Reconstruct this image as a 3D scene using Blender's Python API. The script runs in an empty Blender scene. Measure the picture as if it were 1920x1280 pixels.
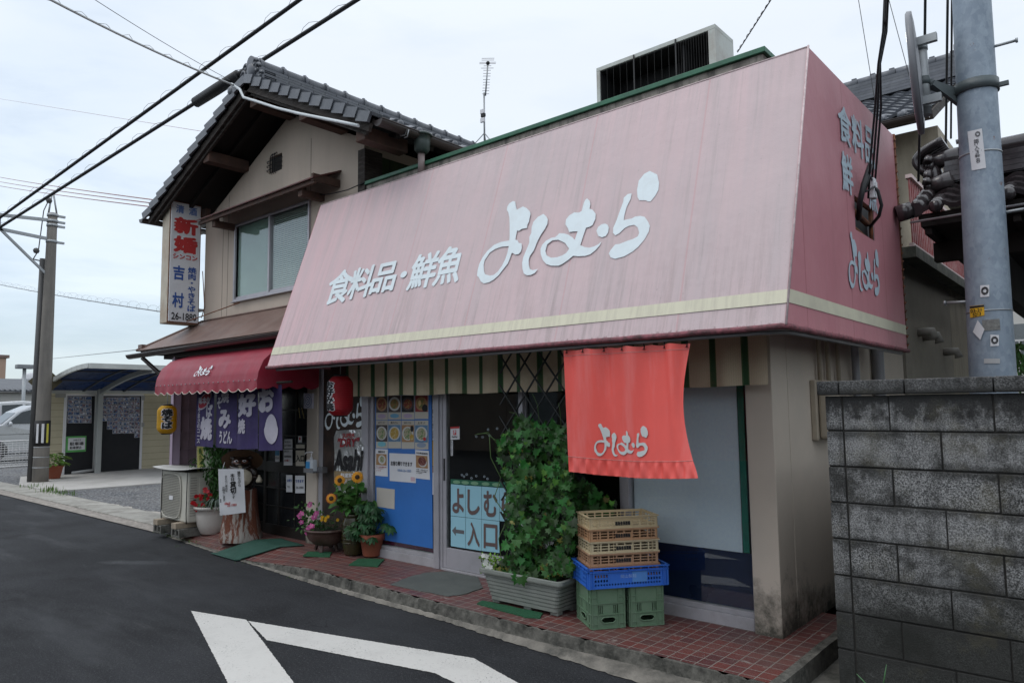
import bpy, bmesh, math, random
from mathutils import Vector as V, Matrix
from mathutils.geometry import tessellate_polygon
rnd = random.Random(7)
R = math.radians
scn = bpy.context.scene
COL = scn.collection
# ---------------------------------------------------------------- camera
FPX, YAW, PIT, ROL = 1347.3, 0.70942, 0.08856, -0.01288
CAM = V((0, 0, 1.6))
fw = V((-math.sin(YAW)*math.cos(PIT), math.cos(YAW)*math.cos(PIT), math.sin(PIT)))
rt0 = V((math.cos(YAW), math.sin(YAW), 0)); up0 = rt0.cross(fw)
rt = math.cos(ROL)*rt0 + math.sin(ROL)*up0
up = -math.sin(ROL)*rt0 + math.cos(ROL)*up0
cd = bpy.data.cameras.new('camera'); cam = bpy.data.objects.new('camera', cd); COL.objects.link(cam)
cd.sensor_width = 36; cd.lens = FPX*36/1920; cd.clip_start = .05; cd.clip_end = 2000
m = Matrix((rt, up, -fw)).transposed().to_4x4(); m.translation = CAM; cam.matrix_world = m
scn.camera = cam
# ---------------------------------------------------------------- world: overcast sky
scn.view_settings.view_transform = 'Standard'; scn.view_settings.look = 'None'
scn.view_settings.exposure = 0; scn.view_settings.gamma = 1
SUN_EL, SUN_AZ = R(58), R(205)      # azimuth clockwise from +Y
w = bpy.data.worlds.new('World'); scn.world = w; w.use_nodes = True
nt = w.node_tree; N = nt.nodes; L = nt.links; N.clear()
def wn(t, **k):
    n = N.new(t)
    for a, b in k.items(): setattr(n, a, b)
    return n
out = wn('ShaderNodeOutputWorld'); bg = wn('ShaderNodeBackground'); bg2 = wn('ShaderNodeBackground'); ad = wn('ShaderNodeAddShader')
sky = wn('ShaderNodeTexSky', sky_type='NISHITA', sun_disc=False, sun_elevation=SUN_EL, sun_rotation=SUN_AZ)
L.new(sky.outputs[0], bg.inputs[0]); bg.inputs[1].default_value = 0.05
tc = wn('ShaderNodeTexCoord'); mp = wn('ShaderNodeMapping'); mp.inputs['Scale'].default_value = (1.0, 1.0, 3.6)
L.new(tc.outputs['Generated'], mp.inputs[0])
nz = wn('ShaderNodeTexNoise'); nz.inputs['Scale'].default_value = 2.3; nz.inputs['Detail'].default_value = 7; nz.inputs['Roughness'].default_value = .55; nz.inputs['Distortion'].default_value = .3
L.new(mp.outputs[0], nz.inputs[0])
sx = wn('ShaderNodeSeparateXYZ'); L.new(tc.outputs['Generated'], sx.inputs[0])
# brightness of cloud deck grows with height
ele = wn('ShaderNodeMapRange'); ele.inputs[1].default_value = 0.0; ele.inputs[2].default_value = .42
ele.inputs[3].default_value = -.17; ele.inputs[4].default_value = .24
L.new(sx.outputs['Z'], ele.inputs[0])
# brighter towards +Y / +X (right of the picture)
rgt = wn('ShaderNodeMapRange'); rgt.inputs[1].default_value = -1; rgt.inputs[2].default_value = .1; rgt.inputs[3].default_value = -.05; rgt.inputs[4].default_value = .12
L.new(sx.outputs['X'], rgt.inputs[0])
a1 = wn('ShaderNodeMath', operation='ADD'); L.new(nz.outputs[0], a1.inputs[0]); L.new(ele.outputs[0], a1.inputs[1])
a2 = wn('ShaderNodeMath', operation='ADD'); L.new(a1.outputs[0], a2.inputs[0]); L.new(rgt.outputs[0], a2.inputs[1])
cr = wn('ShaderNodeValToRGB'); L.new(a2.outputs[0], cr.inputs[0])
e = cr.color_ramp.elements
e[0].position = .30; e[0].color = (.50, .59, .67, 1)
e[1].position = .74; e[1].color = (.90, .94, .97, 1)
x = e.new(.44); x.color = (.64, .72, .79, 1)
x = e.new(.56); x.color = (.80, .865, .92, 1)
L.new(cr.outputs[0], bg2.inputs[0])
zen = wn('ShaderNodeMapRange'); zen.inputs[1].default_value = .45; zen.inputs[2].default_value = 1; zen.inputs[3].default_value = .88; zen.inputs[4].default_value = 1.35
L.new(sx.outputs['Z'], zen.inputs[0]); L.new(zen.outputs[0], bg2.inputs[1])
L.new(bg.outputs[0], ad.inputs[0]); L.new(bg2.outputs[0], ad.inputs[1]); L.new(ad.outputs[0], out.inputs[0])
# ---------------------------------------------------------------- sun, soft behind cloud
sl = bpy.data.lights.new('sun', 'SUN'); sl.energy = 0.6; sl.angle = R(25); sl.color = (1, .97, .92)
so = bpy.data.objects.new('sun', sl); COL.objects.link(so)
sd = V((math.sin(SUN_AZ)*math.cos(SUN_EL), math.cos(SUN_AZ)*math.cos(SUN_EL), math.sin(SUN_EL)))
so.rotation_euler = sd.to_track_quat('Z', 'Y').to_euler(); so.location = (0, -5, 12)
# ---------------------------------------------------------------- photo point -> world point on a known surface
def ray(x, y): return fw + (x-960)/FPX*rt - (y-640)/FPX*up
def hit(p0, n, x, y):
    d = ray(x, y); return CAM + d*((V(p0)-CAM).dot(n)/d.dot(n))
def pX(x, y, v): return hit((v, 0, 0), V((1, 0, 0)), x, y)
def pY(x, y, v): return hit((0, v, 0), V((0, 1, 0)), x, y)
def pZ(x, y, v): return hit((0, 0, v), V((0, 0, 1)), x, y)
# ---------------------------------------------------------------- materials
MATS = {}
def lin(h):
    if isinstance(h, str):
        h = h.lstrip('#'); c = [int(h[i:i+2], 16)/255 for i in (0, 2, 4)]
        return tuple(((v+.055)/1.055)**2.4 if v > .04045 else v/12.92 for v in c)
    return tuple(h)
class NT:
    def __init__(s, name):
        s.m = bpy.data.materials.new(name); s.m.use_nodes = True; s.t = s.m.node_tree; s.n = s.t.nodes; s.n.clear()
        s.out = s.n.new('ShaderNodeOutputMaterial'); s.b = s.n.new('ShaderNodeBsdfPrincipled'); s.l(s.b.outputs[0], s.out.inputs[0])
        s.tc = s.n.new('ShaderNodeTexCoord')
    def l(s, a, b): s.t.links.new(a, b)
    def co(s, scale=(1, 1, 1), loc=(0, 0, 0), src='Object', rot=(0, 0, 0)):
        mp = s.n.new('ShaderNodeMapping'); mp.inputs['Scale'].default_value = scale; mp.inputs['Location'].default_value = loc; mp.inputs['Rotation'].default_value = rot
        s.l(s.tc.outputs[src], mp.inputs[0]); return mp.outputs[0]
    def noise(s, co, scale=5, detail=5, rough=.6, dist=0):
        n = s.n.new('ShaderNodeTexNoise'); s.l(co, n.inputs['Vector']); n.inputs['Scale'].default_value = scale
        n.inputs['Detail'].default_value = detail; n.inputs['Roughness'].default_value = rough; n.inputs['Distortion'].default_value = dist
        return n.outputs[0]
    def rng(s, x, a, b, c=0, d=1):
        n = s.n.new('ShaderNodeMapRange'); s.l(x, n.inputs[0])
        for i, v in enumerate((a, b, c, d)): n.inputs[i+1].default_value = v
        return n.outputs[0]
    def math(s, op, a, b=None, c=None):
        n = s.n.new('ShaderNodeMath'); n.operation = op
        for i, v in enumerate((a, b, c)):
            if v is None: continue
            if isinstance(v, (int, float)): n.inputs[i].default_value = v
            else: s.l(v, n.inputs[i])
        return n.outputs[0]
    def mix(s, f, a, b, mode='MIX'):
        n = s.n.new('ShaderNodeMix'); n.data_type = 'RGBA'; n.blend_type = mode
        for i, v in ((0, f), (6, a), (7, b)):
            if isinstance(v, (int, float)): n.inputs[i].default_value = v
            elif isinstance(v, (tuple, list, str)): n.inputs[i].default_value = (*lin(v)[:3], 1)
            else: s.l(v, n.inputs[i])
        return n.outputs[2]
    def sep(s, co):
        n = s.n.new('ShaderNodeSeparateXYZ'); s.l(co, n.inputs[0]); return n.outputs
    def bump(s, h, st=.3, d=.01):
        n = s.n.new('ShaderNodeBump'); n.inputs['Strength'].default_value = st; n.inputs['Distance'].default_value = d; s.l(h, n.inputs['Height'])
        s.l(n.outputs[0], s.b.inputs['Normal']); return n
    def set(s, **k):
        for a, v in k.items():
            i = s.b.inputs[a.replace('_', ' ')]
            if isinstance(v, (int, float)): i.default_value = v
            elif isinstance(v, (tuple, list, str)): i.default_value = (*lin(v)[:3], 1)
            else: s.l(v, i)
def M(name, col, rough=.7, var=.12, vs=3, dirt=None, da=.5, ds=2, bump=.1, bs=60, metal=0, island=0, streak=None, spec=.5, trans=0):
    """general weathered material: base, slow variation, dirt patches, fine bump"""
    if name in MATS: return MATS[name]
    s = NT(name); co = s.co(); c = lin(col)
    n = s.noise(co, vs, 6, .65)
    cc = s.mix(s.rng(n, .3, .7), tuple(v*(1-var) for v in c), tuple(min(1, v*(1+var)) for v in c))
    if dirt:
        d = s.noise(s.co(streak or (1, 1, 1), (3, 1, 7)), ds, 8, .7)
        cc = s.mix(s.math('MULTIPLY', s.rng(d, .45, .68), da), cc, dirt)
    if island:
        g = s.n.new('ShaderNodeNewGeometry')
        hs = s.n.new('ShaderNodeHueSaturation'); s.l(cc, hs.inputs['Color'])
        s.l(s.rng(g.outputs['Random Per Island'], 0, 1, 1-island, 1+island), hs.inputs['Value'])
        s.l(s.rng(g.outputs['Random Per Island'], 0, 1, .5-.03*island, .5+.035*island), hs.inputs['Hue'])
        cc = hs.outputs[0]
    s.set(Base_Color=cc, Metallic=metal)
    s.b.inputs['Specular IOR Level'].default_value = spec
    s.l(s.rng(n, .3, .7, max(.02, rough-.08), min(1, rough+.08)), s.b.inputs['Roughness'])
    if bump: s.bump(s.noise(co, bs, 4, .6), bump, .005)
    if trans:
        s.b.inputs['Transmission Weight'].default_value = 0
        t = s.n.new('ShaderNodeBsdfTranslucent'); s.l(cc, t.inputs[0]); mx = s.n.new('ShaderNodeMixShader'); mx.inputs[0].default_value = trans
        s.l(s.b.outputs[0], mx.inputs[1]); s.l(t.outputs[0], mx.inputs[2]); s.l(mx.outputs[0], s.out.inputs[0])
    MATS[name] = s.m; return s.m
def glass_mat():
    s = NT('window_glass'); s.n.remove(s.b)
    g = s.n.new('ShaderNodeBsdfGlossy'); g.inputs['Roughness'].default_value = .02; g.inputs[0].default_value = (.95, .97, 1, 1)
    t = s.n.new('ShaderNodeBsdfTransparent'); t.inputs[0].default_value = (.93, .96, .95, 1)
    f = s.n.new('ShaderNodeFresnel'); g_ = s.n.new('ShaderNodeNewGeometry'); s.l(s.rng(g_.outputs['Backfacing'], 0, 1, 1.5, 1/1.5), f.inputs[0])
    mx = s.n.new('ShaderNodeMixShader'); s.l(s.math('MULTIPLY', f.outputs[0], .9), mx.inputs[0]); s.l(t.outputs[0], mx.inputs[1]); s.l(g.outputs[0], mx.inputs[2])
    s.l(mx.outputs[0], s.out.inputs[0]); return s.m
GLASS = glass_mat()
# ---------------------------------------------------------------- objects
def tag(o, label=None, cat=None, group=None, kind=None):
    if label: o['label'] = label
    if cat: o['category'] = cat
    if group: o['group'] = group
    if kind: o['kind'] = kind
    return o
def thing(name, loc, label, cat, group=None):
    o = bpy.data.objects.new(name, None); COL.objects.link(o); o.location = loc; o.empty_display_size = .1
    return tag(o, label, cat, group)
def wloc(p):
    v = V((0, 0, 0))
    while p: v = v + p.location; p = p.parent
    return v
class MB:
    def __init__(s): s.v = []; s.f = []; s.mi = []; s.sm = []; s.cur = 0; s.smooth = False
    def vert(s, p): s.v.append(V(p)); return len(s.v)-1
    def face(s, ids): s.f.append(tuple(ids)); s.mi.append(s.cur); s.sm.append(s.smooth)
    def poly(s, pts): s.face([s.vert(p) for p in pts])
    def box(s, a, b, M4=None):
        x0, y0, z0 = [min(a[i], b[i]) for i in range(3)]; x1, y1, z1 = [max(a[i], b[i]) for i in range(3)]
        p = [V(q) for q in ((x0, y0, z0), (x1, y0, z0), (x1, y1, z0), (x0, y1, z0), (x0, y0, z1), (x1, y0, z1), (x1, y1, z1), (x0, y1, z1))]
        if M4: p = [M4 @ q for q in p]
        s.hexa(p)
    def hexa(s, p):
        i = [s.vert(q) for q in p]; sm = s.smooth; s.smooth = False
        for f in ((3, 2, 1, 0), (4, 5, 6, 7), (0, 1, 5, 4), (1, 2, 6, 5), (2, 3, 7, 6), (3, 0, 4, 7)): s.face([i[k] for k in f])
        s.smooth = sm
    def bar(s, a, b, w, h=None, upv=(0, 0, 1)):
        a = V(a); b = V(b); d = (b-a).normalized(); u = V(upv)
        if abs(d.dot(u)) > .98: u = V((0, 1, 0))
        r = d.cross(u).normalized()*(w/2); t = r.cross(d).normalized()*((h or w)/2)
        s.hexa([a-r-t, a+r-t, b+r-t, b-r-t, a-r+t, a+r+t, b+r+t, b-r+t])
    def tube(s, pts, rad, n=8, cap=True):
        pts = [V(p) for p in pts]; rs = rad if isinstance(rad, (list, tuple)) else [rad]*len(pts)
        rings = []; u = None
        for i, p in enumerate(pts):
            d = (pts[min(i+1, len(pts)-1)]-pts[max(i-1, 0)])
            if d.length < 1e-9: d = V((0, 0, 1))
            d.normalize()
            if u is None: u = d.cross(V((0, 0, 1)) if abs(d.z) < .9 else V((1, 0, 0))).normalized()
            else: u = (u-d*u.dot(d)).normalized()
            w_ = d.cross(u); rings.append([s.vert(p+(u*math.cos(2*math.pi*k/n)+w_*math.sin(2*math.pi*k/n))*rs[i]) for k in range(n)])
        sm = s.smooth; s.smooth = True
        for a, b in zip(rings, rings[1:]):
            for k in range(n): s.face([a[k], a[(k+1) % n], b[(k+1) % n], b[k]])
        s.smooth = False
        if cap: s.face(rings[0][::-1]); s.face(rings[-1])
        s.smooth = sm
    def lathe(s, prof, c=(0, 0, 0), n=24, M4=None, sq=1):
        c = V(c); rings = []
        for r, z in prof:
            ring = []
            for k in range(n):
                a = 2*math.pi*k/n; p = V((r*math.cos(a)*sq, r*math.sin(a), z)); p = (M4 @ p) if M4 else p
                ring.append(s.vert(p+c))
            rings.append(ring)
        sm = s.smooth; s.smooth = True
        for a, b in zip(rings, rings[1:]):
            for k in range(n): s.face([a[k], a[(k+1) % n], b[(k+1) % n], b[k]])
        s.smooth = sm
        if prof[0][0] > 1e-4: s.face(rings[0][::-1])
        if prof[-1][0] > 1e-4: s.face(rings[-1])
    def ball(s, c, r, n=16, M4=None):
        r = (r, r, r) if isinstance(r, (int, float)) else r
        mm = Matrix.Diagonal((*r, 1)); mm = (M4 @ mm) if M4 else mm
        s.lathe([(max(1e-5, math.sin(math.pi*i/(n//2))), -math.cos(math.pi*i/(n//2))) for i in range(n//2+1)], c, n, mm)
    def grid(s, nu, nv, fn):
        ids = [[s.vert(fn(i/nu, j/nv)) for j in range(nv+1)] for i in range(nu+1)]
        sm = s.smooth; s.smooth = True
        for i in range(nu):
            for j in range(nv): s.face([ids[i][j], ids[i+1][j], ids[i+1][j+1], ids[i][j+1]])
        s.smooth = sm
    def plate(s, outer, holes, fn, t=0):
        """flat plate with holes; fn(u,v,w) maps to world, w = depth"""
        loops = [[V((u, v, 0)) for u, v in outer]]+[[V((u, v, 0)) for u, v in h] for h in holes]
        tri = tessellate_polygon(loops); flat = [p for l in loops for p in l]
        f0 = [s.vert(fn(p.x, p.y, 0)) for p in flat]
        for a in tri: s.face([f0[k] for k in a])
        if t:
            f1 = [s.vert(fn(p.x, p.y, t)) for p in flat]
            for a in tri: s.face([f1[k] for k in a][::-1])
            o = 0
            for l in loops:
                for k in range(len(l)):
                    a, b = o+k, o+(k+1) % len(l); s.face([f0[a], f1[a], f1[b], f0[b]])
                o += len(l)
    def build(s, name, mats, parent=None, bevel=0, origin=None, label=None, solid=0, weld=False):
        me = bpy.data.meshes.new(name)
        if parent is not None: org = wloc(parent)
        elif origin is not None: org = V(origin)
        else:
            org = V(((min(p.x for p in s.v)+max(p.x for p in s.v))/2, (min(p.y for p in s.v)+max(p.y for p in s.v))/2, min(p.z for p in s.v)))
        me.from_pydata([p-org for p in s.v], [], s.f)
        for mt in (mats if isinstance(mats, (list, tuple)) else [mats]): me.materials.append(mt)
        me.polygons.foreach_set('material_index', s.mi); me.polygons.foreach_set('use_smooth', s.sm)
        if weld:
            bm = bmesh.new(); bm.from_mesh(me); bmesh.ops.remove_doubles(bm, verts=bm.verts, dist=1e-5); bm.to_mesh(me); bm.free()
        me.update()
        o = bpy.data.objects.new(name, me); COL.objects.link(o)
        if parent is not None: o.parent = parent
        else: o.location = org
        if bevel:
            b = o.modifiers.new('bevel', 'BEVEL'); b.width = bevel; b.segments = 2; b.limit_method = 'ANGLE'; b.angle_limit = R(40)
        if solid:
            b = o.modifiers.new('solid', 'SOLIDIFY'); b.thickness = solid; b.offset = 0
        if label: o['label'] = label
        return o
def copy_tree(o, parent=None):
    c = o.copy(); COL.objects.link(c); c.parent = parent
    for ch in [k for k in bpy.data.objects if k.parent == o]: copy_tree(ch, c)
    return c
# ---------------------------------------------------------------- writing
_tc = {}
def text_tris(body, bold=.0, vertical=False):
    """returns verts in the unit box and triangles"""
    key = (body, bold, vertical)
    if key in _tc: return _tc[key]
    cu = bpy.data.curves.new('t', 'FONT'); cu.body = '\n'.join(body) if vertical else body
    cu.align_x = 'CENTER' if vertical else 'LEFT'; cu.offset = bold; cu.resolution_u = 3; cu.space_line = .95
    o = bpy.data.objects.new('t', cu); COL.objects.link(o)
    dg = bpy.context.evaluated_depsgraph_get(); me = bpy.data.meshes.new_from_object(o.evaluated_get(dg))
    bpy.data.objects.remove(o); bpy.data.curves.remove(cu)
    vs = [v.co.copy() for v in me.vertices]; fs = [tuple(p.vertices) for p in me.polygons]; bpy.data.meshes.remove(me)
    x0, x1 = min(v.x for v in vs), max(v.x for v in vs); y0, y1 = min(v.y for v in vs), max(v.y for v in vs)
    vs = [((v.x-x0)/(x1-x0), (v.y-y0)/(y1-y0)) for v in vs]
    _tc[key] = (vs, fs); return _tc[key]
def cut(vs, fs, nx, ny):
    bm = bmesh.new(); bv = [bm.verts.new((a, b, 0)) for a, b in vs]
    for f in fs:
        try: bm.faces.new([bv[i] for i in f])
        except ValueError: pass
    for k in range(1, nx): bmesh.ops.bisect_plane(bm, geom=bm.verts[:]+bm.edges[:]+bm.faces[:], plane_co=(k/nx, 0, 0), plane_no=(1, 0, 0))
    for k in range(1, ny): bmesh.ops.bisect_plane(bm, geom=bm.verts[:]+bm.edges[:]+bm.faces[:], plane_co=(0, k/ny, 0), plane_no=(0, 1, 0))
    bm.verts.index_update(); r = [(v.co.x, v.co.y) for v in bm.verts], [tuple(v.index for v in f.verts) for f in bm.faces]
    bm.free(); return r
def quad(c):
    """c = TL,TR,BR,BL world points -> fn(u,v) with v up"""
    tl, tr, br, bl = [V(p) for p in c]
    return lambda u, v, w=0: (bl*(1-u)+br*u)*(1-v)+(tl*(1-u)+tr*u)*v
def put_text(mb, body, fn, bold=.0, vertical=False, nx=1, ny=1):
    """bold = stroke thickening as a share of one character, by stamping shifted copies"""
    vs, fs = text_tris(body, 0, vertical)
    if nx > 1 or ny > 1: vs, fs = cut(vs, fs, nx, ny)
    n_ = len(body.split('\n')[0]) if not vertical else len(body)
    bu, bv = (bold, bold/n_) if vertical else (bold/max(1, n_), bold)
    c0 = fn(.5, .5); nn = (fn(.6, .5)-c0).cross(fn(.5, .6)-c0).normalized()
    st = [(0, 0)]+([(bu*math.cos(k*math.pi/3+.5), bv*math.sin(k*math.pi/3+.5)) for k in range(6)] if bold else [])
    for k, (du, dv) in enumerate(st):
        ids = [mb.vert(fn(a+du, b+dv)+nn*(k*.00025)) for a, b in vs]
        for f in fs: mb.face([ids[i] for i in f])
def sub(fn, u0, v0, u1, v1): return lambda u, v, w=0: fn(u0+(u1-u0)*u, v0+(v1-v0)*v)
# brush lettering of the shop name, traced as outlines (crop pixels)
_A = [(440,362),(464,366),(470,410),(480,448),(505,435),(540,416),(575,430),(608,462),(618,490),(606,540),(602,565),(585,600),(583,630),(530,640),(500,660),(484,655),(474,700),(466,750),(485,750),(500,780),(528,783),(530,830),(520,865),(500,890),(468,897),(445,885),(430,880),(412,930),(390,985),(350,1035),(300,1100),(250,1145),(205,1172),(150,1185),(120,1165),(98,1120),(80,1105),(88,1050),(105,985),(140,920),(185,860),(250,800),(320,770),(405,755),(408,700),(408,600),(405,530),(395,475),(380,450),(385,415),(405,385)]
_Ah = [(400,812),(330,818),(265,840),(210,875),(160,950),(148,1000),(152,1060),(162,1092),(210,1106),(250,1098),(290,1065),(330,1010),(365,940),(385,880)]
_B = [(745,490),(775,515),(790,545),(785,590),(760,640),(725,690),(695,745),(675,790),(650,855),(610,910),(598,950),(600,1000),(610,1040),(640,1052),(690,1040),(660,1080),(620,1100),(580,1103),(550,1085),(536,1040),(533,980),(545,920),(575,850),(605,775),(605,720),(625,680),(628,620),(645,570),(690,520)]
_C = [(330,335),(355,360),(362,395),(353,438),(385,450),(415,490),(412,540),(385,600),(355,620),(320,628),(300,680),(262,802),(300,820),(350,828),(400,815),(440,795),(473,765),(455,805),(410,855),(360,895),(310,910),(240,914),(190,908),(140,950),(90,985),(45,1008),(-30,1007),(-80,990),(-115,950),(-135,890),(-137,840),(-120,800),(-85,760),(-30,730),(10,722),(35,700),(50,683),(100,685),(140,697),(180,722),(205,748),(235,665),(195,665),(150,672),(138,635),(112,595),(118,545),(150,505),(200,475),(245,477),(275,462),(295,385),(310,350)]
_Ch = [(150,838),(110,780),(40,748),(-20,755),(-70,795),(-88,860),(-75,905),(-30,928),(30,922),(80,905),(120,880)]
_D = [(510,587),(535,600),(546,625),(540,675),(515,712),(480,725),(440,710),(422,660),(440,620),(475,593)]
_E = [(775,285),(765,340),(725,420),(705,490),(695,553),(745,542),(775,537),(810,518),(860,510),(905,520),(940,570),(957,610),(945,670),(900,750),(840,820),(780,870),(700,915),(610,940),(565,925),(545,885),(565,850),(610,795),(655,790),(715,765),(790,740),(835,715),(850,680),(835,625),(800,600),(750,610),(705,632),(650,685),(610,705),(588,680),(590,630),(625,550),(660,450),(690,370),(695,330),(735,293)]
_F = [(955,62),(1030,98),(1048,180),(1042,250),(1010,310),(965,365),(940,368),(915,355),(850,355),(832,320),(828,250),(845,160),(900,90)]
AWP = V((-6.62, 3.9, 2.017)); AWN = V((1, 0, 0)).cross(V((0, .616, 1.803))).normalized(); AWU = V((0, .616, 1.803)).normalized()
def awn(x, y): return hit(AWP, AWN, x, y)
def _lg(pts, ox):
    r = []
    for a, b in pts:
        q = awn(ox+a/5.3333, 310+b/5.3333); r.append((q.x, (q-AWP).dot(AWU)))
    return r
LG = [[_lg(_A, 880), _lg(_Ah, 880)], [_lg(_B, 880)], [_lg(_C, 1040), _lg(_Ch, 1040)], [_lg(_D, 1040)], [_lg(_E, 1040)], [_lg(_F, 1040)]]
_ax = [p for g in LG for l in g for p in l]
LX0, LX1, LY0, LY1 = min(p[0] for p in _ax), max(p[0] for p in _ax), min(p[1] for p in _ax), max(p[1] for p in _ax)
def put_logo(mb, fn, n=1):
    vs = []; fs = []
    for g in LG:
        loops = [[V(((p[0]-LX0)/(LX1-LX0), (p[1]-LY0)/(LY1-LY0), 0)) for p in l] for l in g]
        o = len(vs); flat = [p for l in loops for p in l]; vs += [(p.x, p.y) for p in flat]
        fs += [tuple(o+k for k in t) for t in tessellate_polygon(loops)]
    if n > 1: vs, fs = cut(vs, fs, n, n)
    ids = [mb.vert(fn(a, b)) for a, b in vs]
    for f in fs: mb.face([ids[i] for i in f])
def off(fn, d):
    d = V(d); return lambda u, v, w=0: fn(u, v)+d
# ================================================================ palette
wa_, wb_, wc_, wd_ = [pZ(x, y, 0) for x, y in ((185, 1052), (330, 1056), (250, 1046), (250, 1061))]
WET = ((wa_.x+wb_.x)/2, (wa_.y+wb_.y)/2, abs(wb_.x-wa_.x)/2*1.1, abs(wd_.y-wc_.y)/2*1.5+.03, (wb_.y-wa_.y)/(wb_.x-wa_.x))
print('WET', WET)
def mk_asphalt():
    s = NT('asphalt'); co = s.co()
    big = s.noise(co, .45, 5, .6); fine = s.noise(co, 190, 3, .7); mid = s.noise(co, 14, 6, .75)
    c = s.mix(s.rng(big, .35, .65), (.011, .0125, .015), (.019, .0205, .024))
    c = s.mix(s.rng(fine, .50, .72), c, (.085, .087, .092)); c = s.mix(s.rng(fine, .46, .30), c, (.004, .004, .005)); c = s.mix(s.math('MULTIPLY', s.rng(mid, .54, .8), .6), c, (.022, .023, .026))
    # sealed darker repair strip and dusty edge near the kerb
    c = s.mix(s.math('MULTIPLY', s.rng(s.noise(s.co((.5, 2.2, 1)), 1.2, 6, .7), .52, .66), .5), c, (.034, .036, .039))
    b2 = s.noise(s.co((1, 1, 1), (13, 3, 0)), 1.1, 6, .62); c = s.mix(s.math('MULTIPLY', s.rng(b2, .50, .68), .55), c, (.040, .043, .048)); c = s.mix(s.math('MULTIPLY', s.rng(b2, .46, .34), .5), c, (.008, .0085, .010))
    vc = s.n.new('ShaderNodeTexVoronoi'); vc.feature = 'DISTANCE_TO_EDGE'; s.l(s.co((1, 1, 1), (.3, .1, 0)), vc.inputs['Vector']); vc.inputs['Scale'].default_value = .55
    wn_ = s.n.new('ShaderNodeVectorMath'); wn_.operation = 'ADD'; s.l(s.co(), wn_.inputs[0]); nn_ = s.n.new('ShaderNodeTexNoise'); nn_.inputs['Scale'].default_value = 3; s.l(s.co(), nn_.inputs['Vector']); s.l(nn_.outputs['Color'], wn_.inputs[1]); s.l(wn_.outputs[0], vc.inputs['Vector'])
    crk = s.math('MULTIPLY', s.math('LESS_THAN', vc.outputs['Distance'], .006), s.rng(s.noise(co, .6, 3, .5), .50, .60)); c = s.mix(s.math('MULTIPLY', crk, .6), c, (.008, .008, .009))
    ag = s.noise(co, 60, 2, .7); c = s.mix(s.math('MULTIPLY', s.rng(ag, .56, .68), .6), c, (.075, .076, .08)); c = s.mix(s.math('MULTIPLY', s.rng(ag, .40, .30), .6), c, (.010, .010, .011))
    oil = s.noise(s.co((1, 1, 1), (8, 3, 0)), 1.4, 4, .5); c = s.mix(s.math('MULTIPLY', s.rng(oil, .62, .70), .5), c, (.012, .012, .013)); scf = s.noise(s.co((.35, 3, 1), (1, 6, 0), rot=(0, 0, .35)), 2.2, 6, .7); c = s.mix(s.math('MULTIPLY', s.rng(scf, .64, .74), .45), c, (.12, .12, .12))
    s.set(Base_Color=c, Specular_IOR_Level=.28); wet = s.rng(s.noise(s.co((.22, .8, 1), (2.2, .4, 0)), 1.6, 4, .6), .50, .66)
    cx_, cy_ = -9.35, 3.45; X_, Y_, Z_ = s.sep(co)
    u_ = s.math('MULTIPLY', s.math('SUBTRACT', X_, WET[0]), 1/WET[2]); v_ = s.math('MULTIPLY', s.math('SUBTRACT', s.math('SUBTRACT', Y_, WET[1]), s.math('MULTIPLY', s.math('SUBTRACT', X_, WET[0]), WET[4])), 1/WET[3])
    d2_ = s.math('ADD', s.math('MULTIPLY', u_, u_), s.math('MULTIPLY', v_, v_)); pm = s.rng(s.math('ADD', d2_, s.math('MULTIPLY', s.noise(co, 2.6, 6, .75), 1.6)), 1.75, .95)
    s.l(s.math('SUBTRACT', s.rng(wet, 0, 1, .92, .62), s.math('MULTIPLY', pm, .42)), s.b.inputs['Roughness'])
    h = s.math('ADD', s.math('MULTIPLY', fine, .6), s.math('MULTIPLY', s.noise(co, 75, 3, .6), .8)); s.bump(h, .75, .006)
    return s.m
ASPH = mk_asphalt()
def mk_tiles():
    s = NT('red_paving_tiles'); co = s.co((1, 1, 1), (.0, .0, 0))
    b = s.n.new('ShaderNodeTexBrick'); s.l(co, b.inputs['Vector']); b.offset = 0; b.inputs['Scale'].default_value = 1
    for k, v in (('Brick Width', .0875), ('Row Height', .0925), ('Mortar Size', .0035), ('Bias', 0), ('Mortar Smooth', .2)): b.inputs[k].default_value = v
    b.inputs['Color1'].default_value = (.155, .044, .036, 1); b.inputs['Color2'].default_value = (.095, .036, .035, 1); b.inputs['Mortar'].default_value = (.25, .225, .20, 1)
    d = s.noise(s.co(), 2.2, 8, .7)
    c = s.mix(s.math('MULTIPLY', s.rng(d, .45, .7), .55), b.outputs[0], (.13, .095, .085))
    c = s.mix(s.math('MULTIPLY', s.rng(s.noise(s.co(), 9, 8, .75), .60, .68), .65), c, (.36, .33, .30))
    c = s.mix(s.math('MULTIPLY', s.rng(s.noise(s.co((1, 1, 1), (5, 5, 0)), 3.5, 8, .75), .55, .72), .5), c, (.03, .028, .027))
    s.set(Base_Color=c, Roughness=.5); s.bump(s.math('ADD', s.math('MULTIPLY', b.outputs[1], -1), s.math('MULTIPLY', s.noise(s.co(), 60, 4, .6), .35)), .6, .004)
    return s.m
TILE = mk_tiles()
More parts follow.
